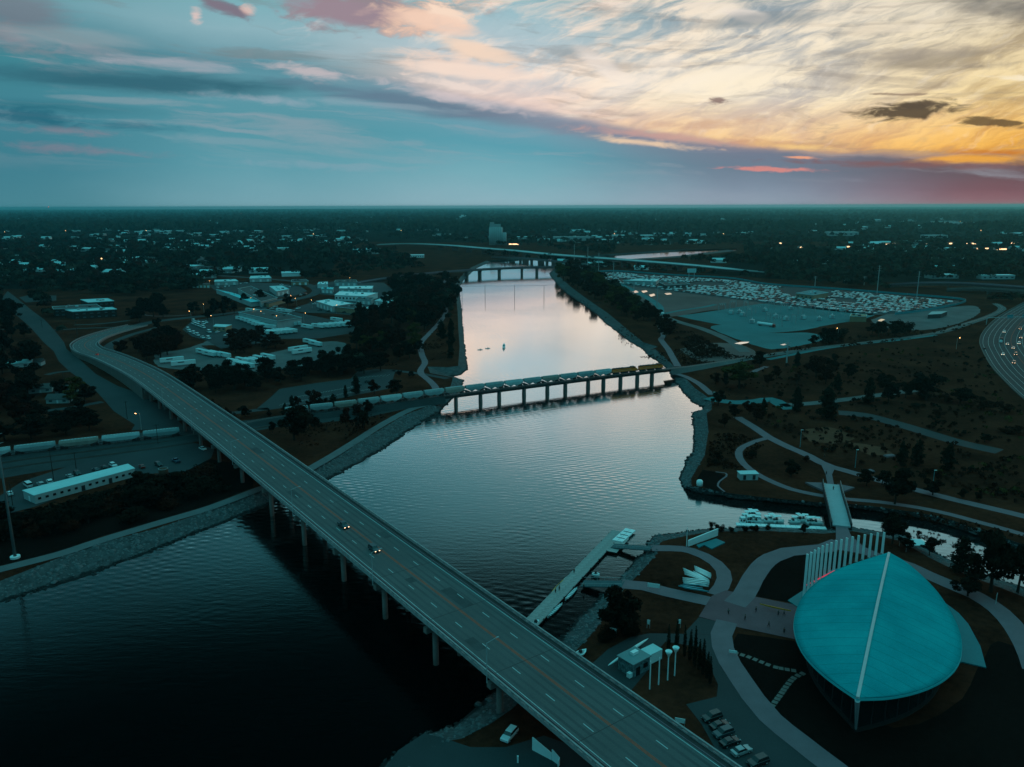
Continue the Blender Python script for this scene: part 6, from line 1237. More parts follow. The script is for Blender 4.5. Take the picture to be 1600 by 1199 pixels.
for x in (-3, 0, 3): MB().lathe([(.06, 0), (.28, .3), (.1, .5), (.28, .8), (.1, 1.), (.28, 1.3), (.06, 1.6)], (x, 0, 8.4), 6).build('insulator', m_white, t0)
for i, p in enumerate(SB): put(t0, G(*p, 0), .3+random.choice((0, 1.5)), 'steel lattice gantry in the '+('left' if p[0] < 1180 else 'middle' if p[0] < 1250 else 'right')+' part of the pale substation yard', 'gantries of the substation yard, '+('left' if p[0] < 1180 else 'middle' if p[0] < 1250 else 'right'), s=random.uniform(.7, 1.1))
t1 = thing('transformer', 'grey transformer', 'transformer'); MB().box((0, 0, 1.8), (4, 2.6, 3)).build('tank', m_steel, t1); MB().box((0, 0, .15), (5, 3.4, .3)).build('plinth', m_conc, t1)
for y in (-1.7, 1.7): MB().box((0, y, 1.8), (3.2, .6, 2.4)).build('radiator', m_rooflight, t1)
for x in (-1.2, 0, 1.2): MB().tube((x, 0, 3.3), (x, 0, 4.9), .16, .08, 6).build('bushing', m_white, t1)
for p in [(1155,490),(1160,494),(1195,487),(1212,497),(1235,484),(1255,499),(1280,501),(1300,498),(1315,487),(1175,505),(1228,501),(1142,491)]: put(t1, G(*p, 0), random.uniform(0, 3), 'grey transformer standing in the pale substation yard', 'transformers of the substation yard', s=1.1)
t = thing('tank_trailer', 'long white tanker trailer parked before the substation', 'tanker', G(1195,510,0), dirang((1182,508), (1210,512))); L = 30
mb = MB(); mb.lathe([(.05, -8.6), (1.2, -8.3), (1.35, -7.5), (1.35, 7.5), (1.2, 8.3), (.05, 8.6)], (0, 0, 0), 14); mb.v = [(z, x, y+2.3) for x, y, z in mb.v]; mb.build('tank', m_white, t, True); MB().box((0, 0, .95), (15, 1., .3)).build('chassis', m_dark, t); MB().box((10, 0, 1.7), (2.2, 2.4, 2.8), top=.85).build('cab', CARMATS[4], t)
for x in (-6, -4.8, 6.5, 10):
    for y in (-1, 1): MB().tube((x, y-.2, .5), (x, y+.2, .5), .5, n=8).build('wheel', m_tyre, t)
building('yard_shed', 'flat dark shed in the small yard by the motorway bend', 'shed', [(1450,492),(1470,491),(1480,487),(1456,487.5)], 4, m_roofdark, m_wallpale)
building('yard_shed', 'long low red brown shed right of the substation yard', 'shed', [(1328,495),(1354,495.5),(1354,492),(1330,491)], 5, m_tan, m_tan)
t = thing('excavator', 'small excavator with raised arm in the gravel yard', 'excavator', G(1412,511,0)); MB().box((0, 0, .6), (4, 2.8, 1)).build('tracks', m_dark, t); MB().box((-.3, 0, 2.), (3, 2.6, 1.8), top=.9).build('cab', m_rust, t); MB().tube((1, 0, 2), (3.6, 0, 5.6), .3, .22, 6).build('boom', m_rust, t); MB().tube((3.6, 0, 5.6), (5.6, 0, 2.6), .22, .18, 6).build('stick', m_rust, t)
for p, lb, h in (((1250,699),'park lamp post on the lawn above the loop trail',672), ((1336,731),'park lamp post right of the footbridge approach',703), ((1458,755),'park lamp post on the dark right lawn',735), ((1114,632),'short lit park lamp by the creek tree',613)):
    t, hh = upole(lb, p, h, 0, m_tealboat, 'park lamp posts on the right lawns', 'park_lamp', .12); MB().box((.4, 0, hh), (1.1, .3, .18)).build('lamp_head', m_white, t)
for p, lb in (((1390,713),'pale flat rock slab on the right lawn'), ((1357,737),'pale bench slab by the right trail')):
    t = thing('stone_slab', lb, 'stone slab', G(*p, 0)); MB().box((0, 0, .3), (5, 2.6, .6), .3, top=.85).build('slab', m_conc, t)
patch('orange_reeds', [(1250,672),(1300,668),(1335,686),(1300,694),(1265,690)], .04, mat('reed_bed', (.13, .038, .018), .95, .4, .3, 2., bump=.5), .6)
patch('reed_strip', [(1320,690),(1380,700),(1400,712),(1360,712)], .04, MATS['reed_bed'], .6)
# warm strip of shop fronts far right
for i, (u, v, w) in enumerate([(1362,383,14),(1385,383.5,8),(1390,382.5,30),(1430,383,12),(1440,382,40),(1485,382,46),(1512,381.6,20),(1525,382,26),(1548,382,70),(1568,381.5,12),(1582,381.5,34),(1253,388,12),(1264,388,9),(1328,387,16),(1340,387,10),(1210,390.5,10),(1220,381.5,10),(1535,390,30),(1565,391,24),(1250,362,10),(806,383,20),(798,383,10)]):
    t = thing('lit_shop', 'low far shop front glowing warm among the distant woods', 'shop', G(u, v, 0), 0, 'lit shop fronts in the distance'); MB().box((0, 6, 2.6), (w+4, 12, 5.2)).build('wall', m_wallpale, t); MB().box((0, -.2, 2.3), (w, .3, 2.8)).build('lit_window', e_warm, t); MB().box((0, 6, 5.4), (w+5, 13, .4)).build('roof', m_roofdark, t)
e_far = mat('far_lamp_glow', (1, .6, .3), .5, emit=(1., .5, .2), estr=4.5)
hl = thing('far_lamp', 'far lit lamp', 'street lamp'); MB().tube((0, 0, 0), (0, 0, 14), .3, n=5).build('pole', m_steel, hl); MB().lathe([(.1, -1.3), (1.4, 0), (.1, 1.3)], (0, 0, 14.5), 8).build('glowing_head', e_far, hl)
for u, v in [(7,340),(55,349),(103,366),(229,366),(377,335.5),(8,368),(267,340),(605,341.5),(627,341.5),(627,366),(1230,335),(1285,333),(1500,350),(1518,350),(1532,366),(1174,360),(1078,357),(160,416),(862,342),(430,352),(490,372),(310,355),(520,345),(700,352),(1020,350),(960,372),(1130,372)]:
    put(hl, G(u, v, 0), 0, 'single warm lamp glowing far off in the dark woods', 'far lamps in the distant woods')
# ------------------------------------------------------------------ trees
def leaf_cloud(blobs, n, leaf, seed, flat=.75, tri=True):
    """many leaf-sized faces spread through lobes: blobs = (centre, radii)"""
    rg = np.random.default_rng(seed); w = np.array([b[1][0]*b[1][1]*b[1][2] for b in blobs])**.66; w /= w.sum(); k = rg.choice(len(blobs), n, p=w)
    C = np.array([b[0] for b in blobs])[k]; Rr = np.array([b[1] for b in blobs])[k]; d = rg.normal(size=(n, 3)); d /= np.linalg.norm(d, axis=1)[:, None]
    P = C+Rr*d*(rg.random((n, 1))**.28)*rg.uniform(.85, 1.12, (n, 1)); a = rg.normal(size=(n, 3)); a = np.cross(d+rg.normal(size=(n, 3))*.7, a); a /= np.linalg.norm(a, axis=1)[:, None]+1e-9
    b = np.cross(d+rg.normal(size=(n, 3))*.6, a); b /= np.linalg.norm(b, axis=1)[:, None]+1e-9; s = leaf*rg.uniform(.6, 1.5, (n, 1))
    V = np.stack([P-a*s*.5-b*s*.35, P+a*s*.5-b*s*.25, P+b*s*.6], 1).reshape(-1, 3); return V, np.arange(3*n).reshape(-1, 3)
def make_tree(kind, seed, label='tree'):
    rd = random.Random(seed); nm = {'round': 'broadleaf_tree', 'russet': 'russet_tree', 'olive': 'broadleaf_tree', 'cedar': 'cedar_tree', 'cypress': 'cypress_tree', 'bush': 'bush'}[kind]
    t = thing(nm, label, 'tree' if kind != 'bush' else 'bush'); H = 10.; blobs = []
    if kind in ('round', 'russet', 'olive'):
        for k in range(17):
            a = rd.uniform(0, 6.28); r = rd.uniform(.8, 3.9); z = rd.uniform(2.8, 9.2); r *= math.sqrt(max(.1, 1-((z-5.6)/4.2)**2)); q = rd.uniform(.7, 1.7); blobs.append(((r*math.cos(a), r*math.sin(a), z), (q*rd.uniform(.8, 1.3), q*rd.uniform(.8, 1.3), q*.75)))
        blobs.append(((rd.uniform(-.6, .6), rd.uniform(-.6, .6), 5.2), (2.1, 2.1, 2.2))); n, leaf = 2500, .6; m = {'round': L_GREEN, 'russet': L_BROWN, 'olive': L_OLIVE}[kind]
    elif kind == 'cedar':
        for k in range(16): z = .8+8.6*k/15; q = (2.2*(math.sin(math.pi*min(1, .28+.72*k/15.5)))**.75+.2)*rd.uniform(.7, 1.15); a = rd.uniform(0, 6.28); blobs.append(((.8*math.cos(a)*(1-k/18), .8*math.sin(a)*(1-k/18), z), (q, q*rd.uniform(.7, 1.1), .7)))
        n, leaf, m = 1700, .5, L_BLACK
    elif kind == 'cypress':
        for k in range(14): z = .4+9.2*k/13; q = .95*math.sin(math.pi*min(1, (.12+.88*(k/13))))**.6*(1-.5*k/13)+.08; blobs.append(((0, 0, z), (q, q, .6)))
        n, leaf, m = 1100, .32, L_BLACK
    else:
        for k in range(9): a = rd.uniform(0, 6.28); r = rd.uniform(0, 2.6); blobs.append(((r*math.cos(a), r*math.sin(a), rd.uniform(1.6, 5)), (rd.uniform(1.6, 2.6),)*2+(rd.uniform(1.6, 3.2),)))
        n, leaf, m = 1200, .7, L_GREEN if seed % 2 else L_BROWN
    mb = MB(); zt = {'cedar': 9., 'cypress': 8.}.get(kind, 6.2); mb.tube((0, 0, -.2), (.1, .05, zt*.5), .3 if kind != 'cypress' else .16, .2 if kind != 'cypress' else .1, 7); mb.tube((.1, .05, zt*.5), (0, 0, zt), .2 if kind != 'cypress' else .1, .05, 6)
    tr = mb.build('trunk', m_bark, t)
    if kind in ('round', 'russet', 'olive'):
        for k in range(6):
            b = blobs[k*2]; z = rd.uniform(1.9, 3.6); MB().tube((.06, .03, z), b[0], .13, .04, 5).build('limb', m_bark, tr)
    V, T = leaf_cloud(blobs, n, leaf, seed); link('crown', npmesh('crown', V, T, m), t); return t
PT = {'round': [make_tree('round', s) for s in (1, 2, 3, 12, 13)], 'russet': [make_tree('russet', s) for s in (4, 5, 14)], 'olive': [make_tree('olive', 6)], 'cedar': [make_tree('cedar', s) for s in (7, 8, 15)], 'cypress': [make_tree('cypress', 9)], 'bush': [make_tree('bush', s) for s in (10, 11)]}
NT = [0]
def tree(kind, px, wpx, label, group=None, hk=1., z=0.):
    b = G(*px, z); dist = float((b-np.array([0, 0, CAM_H]))@_f); w = wpx*dist/F_PX; base = {'cedar': 4.9, 'cypress': 1.9, 'bush': 7.5}.get(kind, 7.6); s = w/base
    if np.min(np.linalg.norm(arr[:, :2]-b[:2], axis=1)) < 10.6+w*.42 or (np.min(np.linalg.norm(tarr[:, :2]-b[:2], axis=1)) < 3): return
    NT[0] += 1; src = random.choice(PT[kind]); put(src, b, random.uniform(0, 6.28), label, group, s=(s*random.uniform(.85, 1.15), s*random.uniform(.85, 1.15), s*hk*random.uniform(.85, 1.12)))
# single trees, crown widths in survey pixels
for k, px, w, lb, hk in [('round',(962,992),72,'big dark tree on the bank beside the docks',1.0),('olive',(1155,607),48,'large olive brown tree by the creek mouth',.75),('round',(1122,634),22,'dark tree at the small trail bridge over the creek',.8),('russet',(1132,668),20,'russet tree on the lawn below the small trail bridge',.9),('round',(1148,654),16,'dark tree right beside the small trail bridge',1.1),
    ('russet',(1182,658),22,'russet brown tree right of the trail on the upper lawn',1.0),('russet',(1170,648),16,'small russet tree left of its larger twin on the upper lawn',1.0),('cedar',(1193,645),12,'narrow tree behind the russet pair on the upper lawn',1.0),('round',(1124,718),13,'dark bush like tree at the point, the upper one',.7),('round',(1116,726),12,'dark bush like tree at the point, the lower one',.5),
    ('round',(1176,716),15,'dark low tree inside the loop trail',.6),('round',(1236,745),26,'dark rounded tree above the lower trail left of the footbridge',.8),('russet',(1260,722),10,'small russet tree touching the trail before the footbridge',.8),('cedar',(1292,655),30,'big dark spreading tree right of the gravel creek',.9),('cedar',(1245,644),22,'dark cedar standing in the gravel creek',1.),
    ('cedar',(1408,728),19,'dark cedar on the right lawn, the left one of a pair',1.),('cedar',(1432,728),20,'dark cedar on the right lawn, the right one of a pair',1.),('cedar',(1480,735),22,'dark cedar farther right on the lawn',1.),('round',(1354,760),24,'dark round tree below the right trail',.8),('round',(1378,758),22,'dark round tree next to the big tree below the right trail',.8),
    ('round',(1398,788),50,'big black tree between the two right trails',.9),('round',(1457,774),34,'broad dark tree at the right trail edge',.6),('round',(1502,780),14,'small dark tree left of the white marker on the right trail',1.),('round',(1530,783),14,'small dark tree right of the white marker on the right trail',1.),('round',(1394,850),42,'dark tree on the canal bank behind the white fins',.9),
    ('round',(1420,862),20,'round dark tree left of the white canopy',1.),('round',(1452,868),28,'round dark tree right of the white canopy',.95),('round',(1255,834),13,'small round tree on the lawn by the canal dock',1.),('cedar',(1500,893),40,'wide black tree at the bend of the canal',.8),('round',(1548,925),84,'huge black tree by the right path',.85),('round',(1590,925),58,'black tree at the right photo edge',1.0),('round',(1512,932),40,'black tree below the canal bend',.8),
    ('cedar',(1357,632),22,'cedar by the gravel channel bend',.9),('round',(1388,630),34,'dark tree right of the cedar by the gravel channel',.8),('round',(1415,622),26,'dark tree at the end of the gravel channel',.8),('round',(1447,625),44,'black clumped tree in the right wasteland',.7),('round',(1500,630),30,'dark scrub tree at the edge of the right wasteland',.6),
    ('round',(1218,622),10,'small round shrub on the bank lawn',1.),('russet',(1213,592),12,'small russet tree beside the short spur path',1.3),('russet',(1245,600),14,'russet tree near the short spur path',1.3),('russet',(1200,600),14,'low round russet tree at the right of the olive one',1.),('russet',(1118,600),16,'low dark tree above the bank trail',.9),('cedar',(1133,601),10,'slim dark cedar beside the olive tree',1.1),
    ('russet',(1275,590),30,'russet tree, left of the clump below the tracks',.9),('russet',(1290,600),28,'brown tree, lowest of the clump below the tracks',.9),('round',(1300,588),24,'dark tree, right of the clump below the tracks',1.),('round',(1325,592),18,'round dark tree standing right of the clump below the tracks',1.),('cedar',(1245,575),12,'cedar right under the tracks',1.),('cedar',(1308,610),14,'slim russet tree below the clump',1.),
    ('round',(1187,575),22,'dark tree touching the tracks right of the muddy field',1.),('round',(1383,612),26,'dark tree right of the wasteland path',.8),
    ('cypress',(1044,1020),8,'black cypress at the left end of the cypress row',1.35),('cypress',(1057,1019),8,'second black cypress from the left of the row',1.35),('cypress',(1069,1026),8,'third black cypress from the left of the row',1.25),('cypress',(1078,1032),9,'fourth black cypress from the left of the row',1.1),('cypress',(1085,1041),9,'tallest black cypress in the middle of the row',1.4),('cypress',(1092,1047),9,'black cypress just right of the tallest one',1.3),('cypress',(1098,1054),9,'third cypress from the lower end of the row',1.25),('cypress',(1105,1060),9,'second cypress from the lower end of the row',1.),('cypress',(1109,1068),9,'cypress at the lower right end of the row',1.1),
    ('cedar',(446,646),11,'dark tree by the parking access left of the train tail',.8),('round',(422,652),9,'small round shrub by the parking lot corner',1.),('round',(383,652),18,'dark round tree between bridge and parking lot',.9),('cedar',(457,640),10,'slim cedar beside the parking lot edge',1.2),('russet',(466,635),14,'bare russet tree on the parking lot edge',1.),('russet',(490,640),24,'russet round tree beside the parking lot and train',1.),('round',(503,642),18,'dark tree joined to the russet one by the train',1.),('cedar',(540,622),8,'slim cedar standing before the parking lot',1.3),('cedar',(557,616),16,'pointed dark tree at the lot edge',1.),('russet',(585,616),16,'small russet tree at the right corner of the parking lot',1.),('round',(620,618),24,'dark tree on the lawn right of the parking lot',.8),('cedar',(521,636),13,'dark low cedar beside the train below the lot',.9),
    ('round',(460,688),50,'big dark bush mass beside the tail of the train',.8),('round',(492,672),18,'round tree in front of the train',.9),('russet',(541,668),22,'dark russet tree in front of the train, the left one',1.),('russet',(558,652),18,'russet tree just before the hopper wagons',1.),('round',(568,672),26,'dark round tree on the triangular lawn before the train',1.),('round',(575,648),16,'tree partly hiding a hopper wagon',1.),('round',(426,676),14,'dark shrub under the tail wagon',1.),
    ('cedar',(705,542),14,'tall dark cedar on the left bank lawn, the right one',1.7),('cedar',(690,530),14,'dark cedar on the left bank lawn, the left one',1.2),('cedar',(704,560),12,'dark cedar at the lower end of the left bank lawn',1.3),('round',(640,560),28,'dark low tree beside the left bank trail',.7),('round',(655,550),14,'small dark tree touching the left bank trail',.9),('round',(624,588),10,'small shrub by the parking lot corner path',.8),('round',(642,590),10,'second small shrub by the corner path',.8),
    ('round',(400,498),0,'',1.)]:
    if w: tree(k, px, w, lb, hk=hk)
# groves whose trees nothing tells apart
def grove(poly, n, w0, w1, kinds, label, group, hk=.9, mind=.55):
    P = np.array(poly, float); lo, hi = P.min(0), P.max(0); pts = []; tries = 0
    while len(pts) < n and tries < 6000:
        tries += 1; q = np.array([random.uniform(lo[0], hi[0]), random.uniform(lo[1], hi[1])])
        if not inside([q], P)[0]: continue
        if any(abs(q[0]-p[0]) < w0*mind and abs(q[1]-p[1]) < w0*mind*.45 for p in pts): continue
        pts.append(q)
    mu, mv = np.median([p[0] for p in pts]), np.median([p[1] for p in pts])
    for q in pts:
        where = ('at the back' if q[1] < mv else 'at the front')+(' left' if q[0] < mu else ' right') if len(pts) > 7 else ''
        tree(random.choice(kinds), q, random.uniform(w0, w1), (label+', '+where) if where and len((label+where).split()) < 15 else label, group+(', '+where if where else ''), hk)
grove([(585,500),(640,478),(672,470),(700,490),(690,500),(668,522),(652,545),(640,560),(600,575),(560,575),(530,560),(545,535),(560,510)], 46, 19, 30, ['round','olive','russet','russet','round'], 'dark tree in the big riverside wood left of the river', 'trees of the big riverside wood')
grove([(680,440),(716,440),(714,490),(700,490),(690,470)], 10, 12, 17, ['round','russet'], 'tree in the narrow grove along the upper left bank', 'trees of the upper left bank grove')
grove([(600,444),(640,440),(676,450),(690,470),(660,482),(610,486),(600,470)], 20, 14, 22, ['round','round','russet'], 'dark tree in the wood behind the warehouse lots', 'trees of the wood behind the warehouses')
grove([(870,428),(905,428),(940,450),(975,470),(1010,492),(1045,515),(1060,530),(1040,532),(1010,508),(985,500),(960,485),(925,468),(895,450),(874,436)], 42, 15, 24, ['russet','russet','olive'], 'russet brown tree in the dense row along the right bank', 'trees of the right bank row')
grove([(280,600),(350,592),(430,590),(520,578),(600,578),(560,590),(440,602),(400,614),(330,618),(290,612)], 24, 24, 36, ['round'], 'dark tree in the belt above the riverside parking lot', 'trees of the belt above the parking lot', .75)
grove([(342,540),(385,525),(430,532),(436,545),(400,553),(360,552)], 13, 20, 28, ['russet'], 'russet tree in the thicket amid the trailers', 'trees of the trailer yard thicket', .7)
grove([(186,553),(215,546),(258,532),(292,536),(282,552),(235,566),(205,566)], 14, 18, 27, ['round','russet'], 'dark tree in the clump inside the bridge bend', 'trees of the clump inside the bend', .95)
for k in range(6):
    q = brl(-225-k*9, -16.5-random.random()*4); put(random.choice(PT['bush']), (q[0], q[1], 0), k, 'dark bush growing along the far parapet of the bridge approach', 'bushes beside the bridge parapet', s=random.uniform(.45, .7))
for i, (u, v) in enumerate([(302,492),(335,490),(351,488),(366,490),(383,474),(408,472),(325,500),(349,493),(450,480),(246,515),(255,497),(205,498)]): tree('round', (u, v), random.uniform(12, 20), 'round dark park tree on the grass strip above the truck yard', 'round trees above the truck yard')
grove([(0,545),(44,566),(64,590),(72,612),(50,650),(0,690),(-60,690),(-60,545)], 22, 30, 46, ['round','round','russet'], 'black tree in the neighbourhood at the left edge', 'trees of the left edge neighbourhood', .8)
grove([(60,655),(125,652),(150,674),(60,692),(0,697),(0,672)], 9, 32, 44, ['round'], 'black tree between the left street and the stored wagons', 'trees above the stored wagons', .6)
grove([(90,606),(125,612),(150,630),(120,634),(85,632)], 4, 24, 30, ['round','olive'], 'dark tree on the corner lot by the left street', 'trees on the left corner lot', .8)
grove([(0,470),(30,500),(45,530),(0,530)], 7, 20, 30, ['round'], 'black tree left of the long street', 'trees left of the street', .9)
grove([(60,812),(215,782),(300,752),(345,728),(380,745),(330,772),(200,815),(60,845),(0,860),(0,815)], 24, 36, 60, ['round','bush'], 'black brush tree on the slope below the long shed', 'brush trees below the long shed', .55)
grove([(200,485),(255,480),(262,500),(210,505)], 6, 18, 26, ['round'], 'dark tree beside the brick school', 'trees beside the school', .9)
grove([(1105,830),(1210,832),(1205,826),(1110,824)], 9, 8, 12, ['bush'], 'small dark shrub in the hedge on the canal shore', 'shrubs of the canal hedge', .9)
grove([(1260,540),(1330,520),(1420,513),(1440,520),(1350,532),(1280,545)], 14, 14, 24, ['round','bush'], 'dark tree in the strip between substation and tracks', 'trees of the strip by the tracks', .8)
grove([(930,1000),(985,985),(1000,990),(960,1010)], 4, 26, 34, ['bush'], 'dark bush under the big tree on the bank', 'bushes under the big bank tree', .6)
grove([(1350,640),(1560,600),(1590,660),(1590,740),(1500,680)], 12, 14, 24, ['bush','round','russet'], 'dark scrub in the wasteland under the motorway', 'scrub of the right wasteland', .5)
# ------------------------------------------------------------------ woods of the middle distance and beyond, too many to count
clear_px = [[(1370,437),(1700,438),(1700,474),(1500,468),(1400,460)], [(80,480),(262,485),(560,575),(700,600),(450,660),(210,680),(150,640)], [(560,366),(760,400),(870,412),(905,420),(1070,540),(1110,640),(700,640),(660,574),(706,560),(706,440)], [(960,386),(1165,386),(1165,404),(960,412)],
    [(915,420),(1140,433),(1500,464),(1560,474),(1500,512),(1180,560),(1050,520),(960,450)], [(200,535),(262,485),(330,438),(480,438),(620,438),(620,500),(560,575),(260,600)], [(180,466),(345,455),(345,496),(205,496)], [(75,458),(190,462),(200,520),(80,520)], [(0,450),(40,455),(160,600),(210,670),(0,700)],
    [(1060,570),(1600,470),(1700,560),(1700,900),(1100,900)], [(600,1199),(560,500),(1100,500),(1700,600),(1700,1300)], [(560,378),(640,375),(780,384),(1000,403),(1200,419),(1190,436),(990,419),(780,400),(590,391)], [(540,432),(700,420),(700,432),(560,445)], [(0,700),(450,640),(700,600),(700,1300),(-200,1300)], [(600,428),(700,414),(770,405),(800,420),(640,434)], [(1300,350),(1560,344),(1600,352),(1480,358)], [(340,430),(470,430),(470,440),(340,440)]]
def sample_wood(n, vmin, vmax, dens_noise=True, power=1.):
    """places on the ground, spread evenly over the survey photograph between two rows"""
    u = RNG.uniform(-160, 1760, n); v = vmin+(vmax-vmin)*RNG.random(n)**power; P = np.stack([u, v], 1); ok = np.ones(n, bool)
    for c in clear_px: ok &= ~inside(P, c)
    return P[ok]
def px_ground(P, z=0.):
    d = _f[None]*F_PX+_cx[None]*(P[:, :1]-800)-_cy[None]*(P[:, 1:]-599.5); t = (z-CAM_H)/d[:, 2:]; return np.stack([d[:, 0]*t[:, 0], d[:, 1]*t[:, 0], np.full(len(P), z)], 1)
def vnoise(X, s, seed=0):
    r = 0
    for k, a in enumerate((1., .6, .35)):
        f = s*(1.9**k); r = r+a*np.sin(X[:, 0]*f+seed*3.1+np.sin(X[:, 1]*f*.7+seed)*1.7)*np.cos(X[:, 1]*f*1.1+seed*1.3+np.sin(X[:, 0]*f*.6)*1.4)
    return r
ICO = None
def forest(name, P, size, tris, leaf, m, seed):
    """canopies: a fringe of leaf faces round a dark heart for every tree"""
    n = len(P); rg = np.random.default_rng(seed); S = size*rg.uniform(.6, 1.35, n); X = px_ground(P); k = tris
    d = rg.normal(size=(n, k, 3)); d /= np.linalg.norm(d, axis=2)[..., None]; d[..., 2] = np.abs(d[..., 2])*.9-.15
    C = X[:, None, :]+np.array([0, 0, .55])*S[:, None, None]+d*S[:, None, None]*np.array([.52, .52, .45])*rg.uniform(.75, 1.12, (n, k, 1))
    a = rg.normal(size=(n, k, 3)); a = np.cross(d, a); a /= np.linalg.norm(a, axis=2)[..., None]+1e-9; b = np.cross(d+rg.normal(size=(n, k, 3))*.35, a); b /= np.linalg.norm(b, axis=2)[..., None]+1e-9
    L = (leaf*S/size)[:, None, None]*rg.uniform(.7, 1.4, (n, k, 1)); V = np.stack([C-a*L*.6-b*L*.4, C+a*L*.6-b*L*.35, C+b*L*.75], 2).reshape(-1, 3); T = np.arange(len(V)).reshape(-1, 3)
    return link(name, npmesh(name, V, T, m), kind='stuff')
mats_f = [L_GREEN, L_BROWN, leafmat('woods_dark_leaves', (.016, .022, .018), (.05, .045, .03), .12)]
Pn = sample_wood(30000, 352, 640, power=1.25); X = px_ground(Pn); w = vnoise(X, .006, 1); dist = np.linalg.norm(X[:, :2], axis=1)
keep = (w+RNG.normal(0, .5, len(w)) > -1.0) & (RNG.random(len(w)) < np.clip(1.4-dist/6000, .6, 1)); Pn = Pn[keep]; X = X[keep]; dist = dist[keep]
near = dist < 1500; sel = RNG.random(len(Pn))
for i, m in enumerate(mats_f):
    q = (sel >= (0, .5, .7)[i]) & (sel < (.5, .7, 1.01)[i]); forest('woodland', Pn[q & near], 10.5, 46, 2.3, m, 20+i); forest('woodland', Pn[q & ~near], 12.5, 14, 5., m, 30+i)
Pf = sample_wood(15000, 329.5, 362, power=1.6); Xf = px_ground(Pf); wf = vnoise(Xf, .0016, 4); Pf = Pf[wf > -.6]; forest('distant_woodland', Pf, 26, 7, 18, mats_f[2], 41)
# low scrub: weeds and small bushes on the rough ground
def scrub(name, polys, n, size, m, seed, nmin=-.2, tris=12, leaf=.9):
    rg = np.random.default_rng(seed); out = []
    for P in polys:
        P = np.array(P, float); lo, hi = P.min(0), P.max(0); q = rg.uniform(lo, hi, (n, 2)); q = q[inside(q, P)]; X = px_ground(q); k = vnoise(X, .03, seed)+vnoise(X, .11, seed+2)*.7 > nmin; q, X = q[k], X[k]
        dm = np.min(np.linalg.norm(X[:, None, :2]-arr[None, ::4, :2], axis=2), axis=1); out.append(q[(dm > 15)])
    q = np.concatenate(out); X = px_ground(q); ok = np.ones(len(q), bool)
    for o in PATHS:
        pts_ = o[0]; w = o[1]
        for a, b in zip(pts_[:-1], pts_[1:]):
            d = b-a; L2 = max(d@d, 1e-6); t = np.clip(((X[:, :2]-a)@d)/L2, 0, 1); ok &= np.linalg.norm(X[:, :2]-a-t[:, None]*d, axis=1) > w/2+size*.5
    return forest(name, q[ok], size, tris, leaf, m, seed)
wild = [[(1180,575),(1300,560),(1460,530),(1540,545),(1570,620),(1600,640),(1600,790),(1480,760),(1380,735),(1300,715),(1220,680),(1120,625),(1100,600)]]
scrub('wild_scrub', wild, 1700, 1.6, L_BROWN, 71); scrub('wild_scrub', wild, 900, 2.0, L_GREEN, 72, .2); scrub('wild_scrub', wild, 350, 2.6, L_OLIVE, 73, .4)
lawns = [[(1000,560),(1060,545),(1180,560),(1100,575)], [(420,680),(560,650),(640,640),(560,680),(440,730)], [(1110,650),(1200,690),(1150,745),(1105,735)], [(880,450),(1020,540),(1000,545),(890,462)], [(600,575),(680,500),(700,560)], [(1160,780),(1300,775),(1600,835),(1600,850),(1300,788)]]
scrub('rough_grass_tufts', lawns, 1500, 1.0, L_BROWN, 74, -.1, 8, .5); scrub('bank_brush', [[(0,850),(200,800),(395,762),(330,735),(60,800),(0,820)]], 2600, 2.4, L_GREEN, 75, -.8)
scrub('rail_side_brush', [[(1100,575),(1290,548),(1460,528),(1520,512),(1520,505),(1400,520),(1290,535),(1160,560)], [(930,440),(1030,495),(1030,500),(930,448)], [(1040,500),(1150,560),(1090,560),(1040,520)]], 1600, 2.6, L_BROWN, 76, -.4)
for P in ([(-500,331),(800,331),(1000,331),(2100,331),(2400,372),(1165,378),(960,380),(540,378),(520,420),(480,432),(330,430),(200,452),(-300,452)], [(1170,386),(2400,376),(2400,440),(1600,438),(1420,442),(1200,436),(1100,428),(1165,404)]): patch('woodland_floor', P, .3, m_woodfloor)
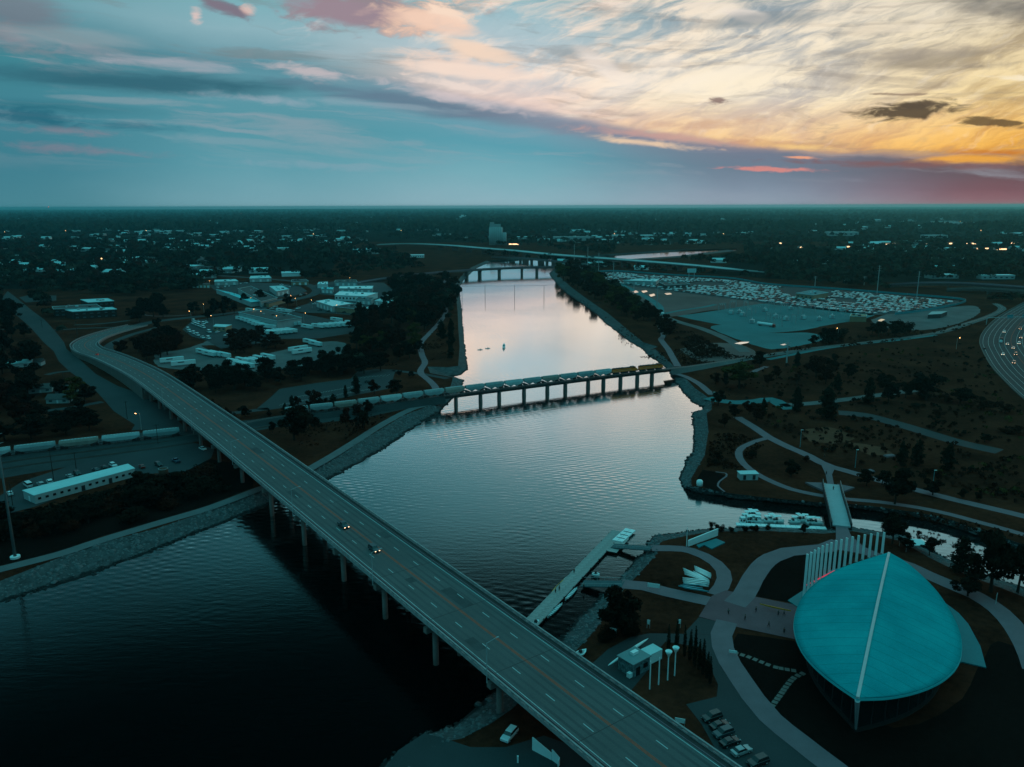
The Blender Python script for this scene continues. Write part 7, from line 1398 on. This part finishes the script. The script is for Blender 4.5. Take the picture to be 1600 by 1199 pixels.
# far houses and stores in gaps of the woods
places = sample_wood(2000, 341, 432, power=1.1); rd = random.Random(3); cnt = 0
dens = vnoise(px_ground(places), .003, 9)
for p, w in zip(places, dens):
    if w < .1 or cnt >= 540: continue
    u, v = p; c = 2 if (v < 372 and rd.random() < .6) or rd.random() < .15 else (1 if rd.random() < .65 else 0); cnt += 1; side = 'left' if u < 560 else ('middle' if u < 1000 else 'right'); zone = 'far' if v < 375 else 'middle distance'
    nm = ['dark roofed house', 'pale roofed house', 'flat pale roofed store'][c]; put(HS[c], G(u, v, 0), rd.uniform(-.5, .5), f'{nm} in the {zone} woods, {side} part', f'{nm}s in the {zone} woods, {side} part', s=(1. if c < 2 else 1.)*rd.uniform(1.1, 1.7)*(1.5 if v < 360 else 1))
# named houses nearer the camera
for px, c, rz, lb in (((31,573),1,.3,'pale gabled house left of the street, showing a small bright gable'), ((53,571),0,.2,'grey roofed house next to the pale gabled one'), ((95,628),0,.1,'pale roofed house half hidden by trees on the corner lot'), ((105,614),0,.5,'dark roofed house behind the corner lot trees'), ((65,612),0,.4,'small dark roofed house by the left side street')):
    put(HS[c], G(*px, 0), rz, lb, s=.9)
# ------------------------------------------------------------------ air
hz = MB().box((0, R/2-1500, (125-7)/2.), (R*2.06, R+6000, 125+7)).build('haze', None); hz['kind'] = 'stuff'
mh = bpy.data.materials.new('haze_air'); mh.use_nodes = True; nt = mh.node_tree; nt.nodes.clear(); pv = nt.nodes.new('ShaderNodeVolumePrincipled'); oo = nt.nodes.new('ShaderNodeOutputMaterial')
pv.inputs['Color'].default_value = (.22, .85, .93, 1); pv.inputs['Anisotropy'].default_value = .6; pv.inputs['Density'].default_value = HAZE; nt.links.new(pv.outputs[0], oo.inputs['Volume']); hz.data.materials.append(mh)
# spare masters that were never placed
for o in [o for o in bpy.data.objects if o.get('category') and o.parent is None and o.type == 'EMPTY' and o.name not in USED and o.location.length < 1e-6 and not any(True for _ in ()) ]:
    if o in list(CAR.values())+list(LIT.values())+[HOP, HOPP, HOPT, lamp, lp, TRL, LO, hl, t0, t1]+HS+[x for v in PT.values() for x in v]:
        for c in list(o.children_recursive): bpy.data.objects.remove(c)
        bpy.data.objects.remove(o)
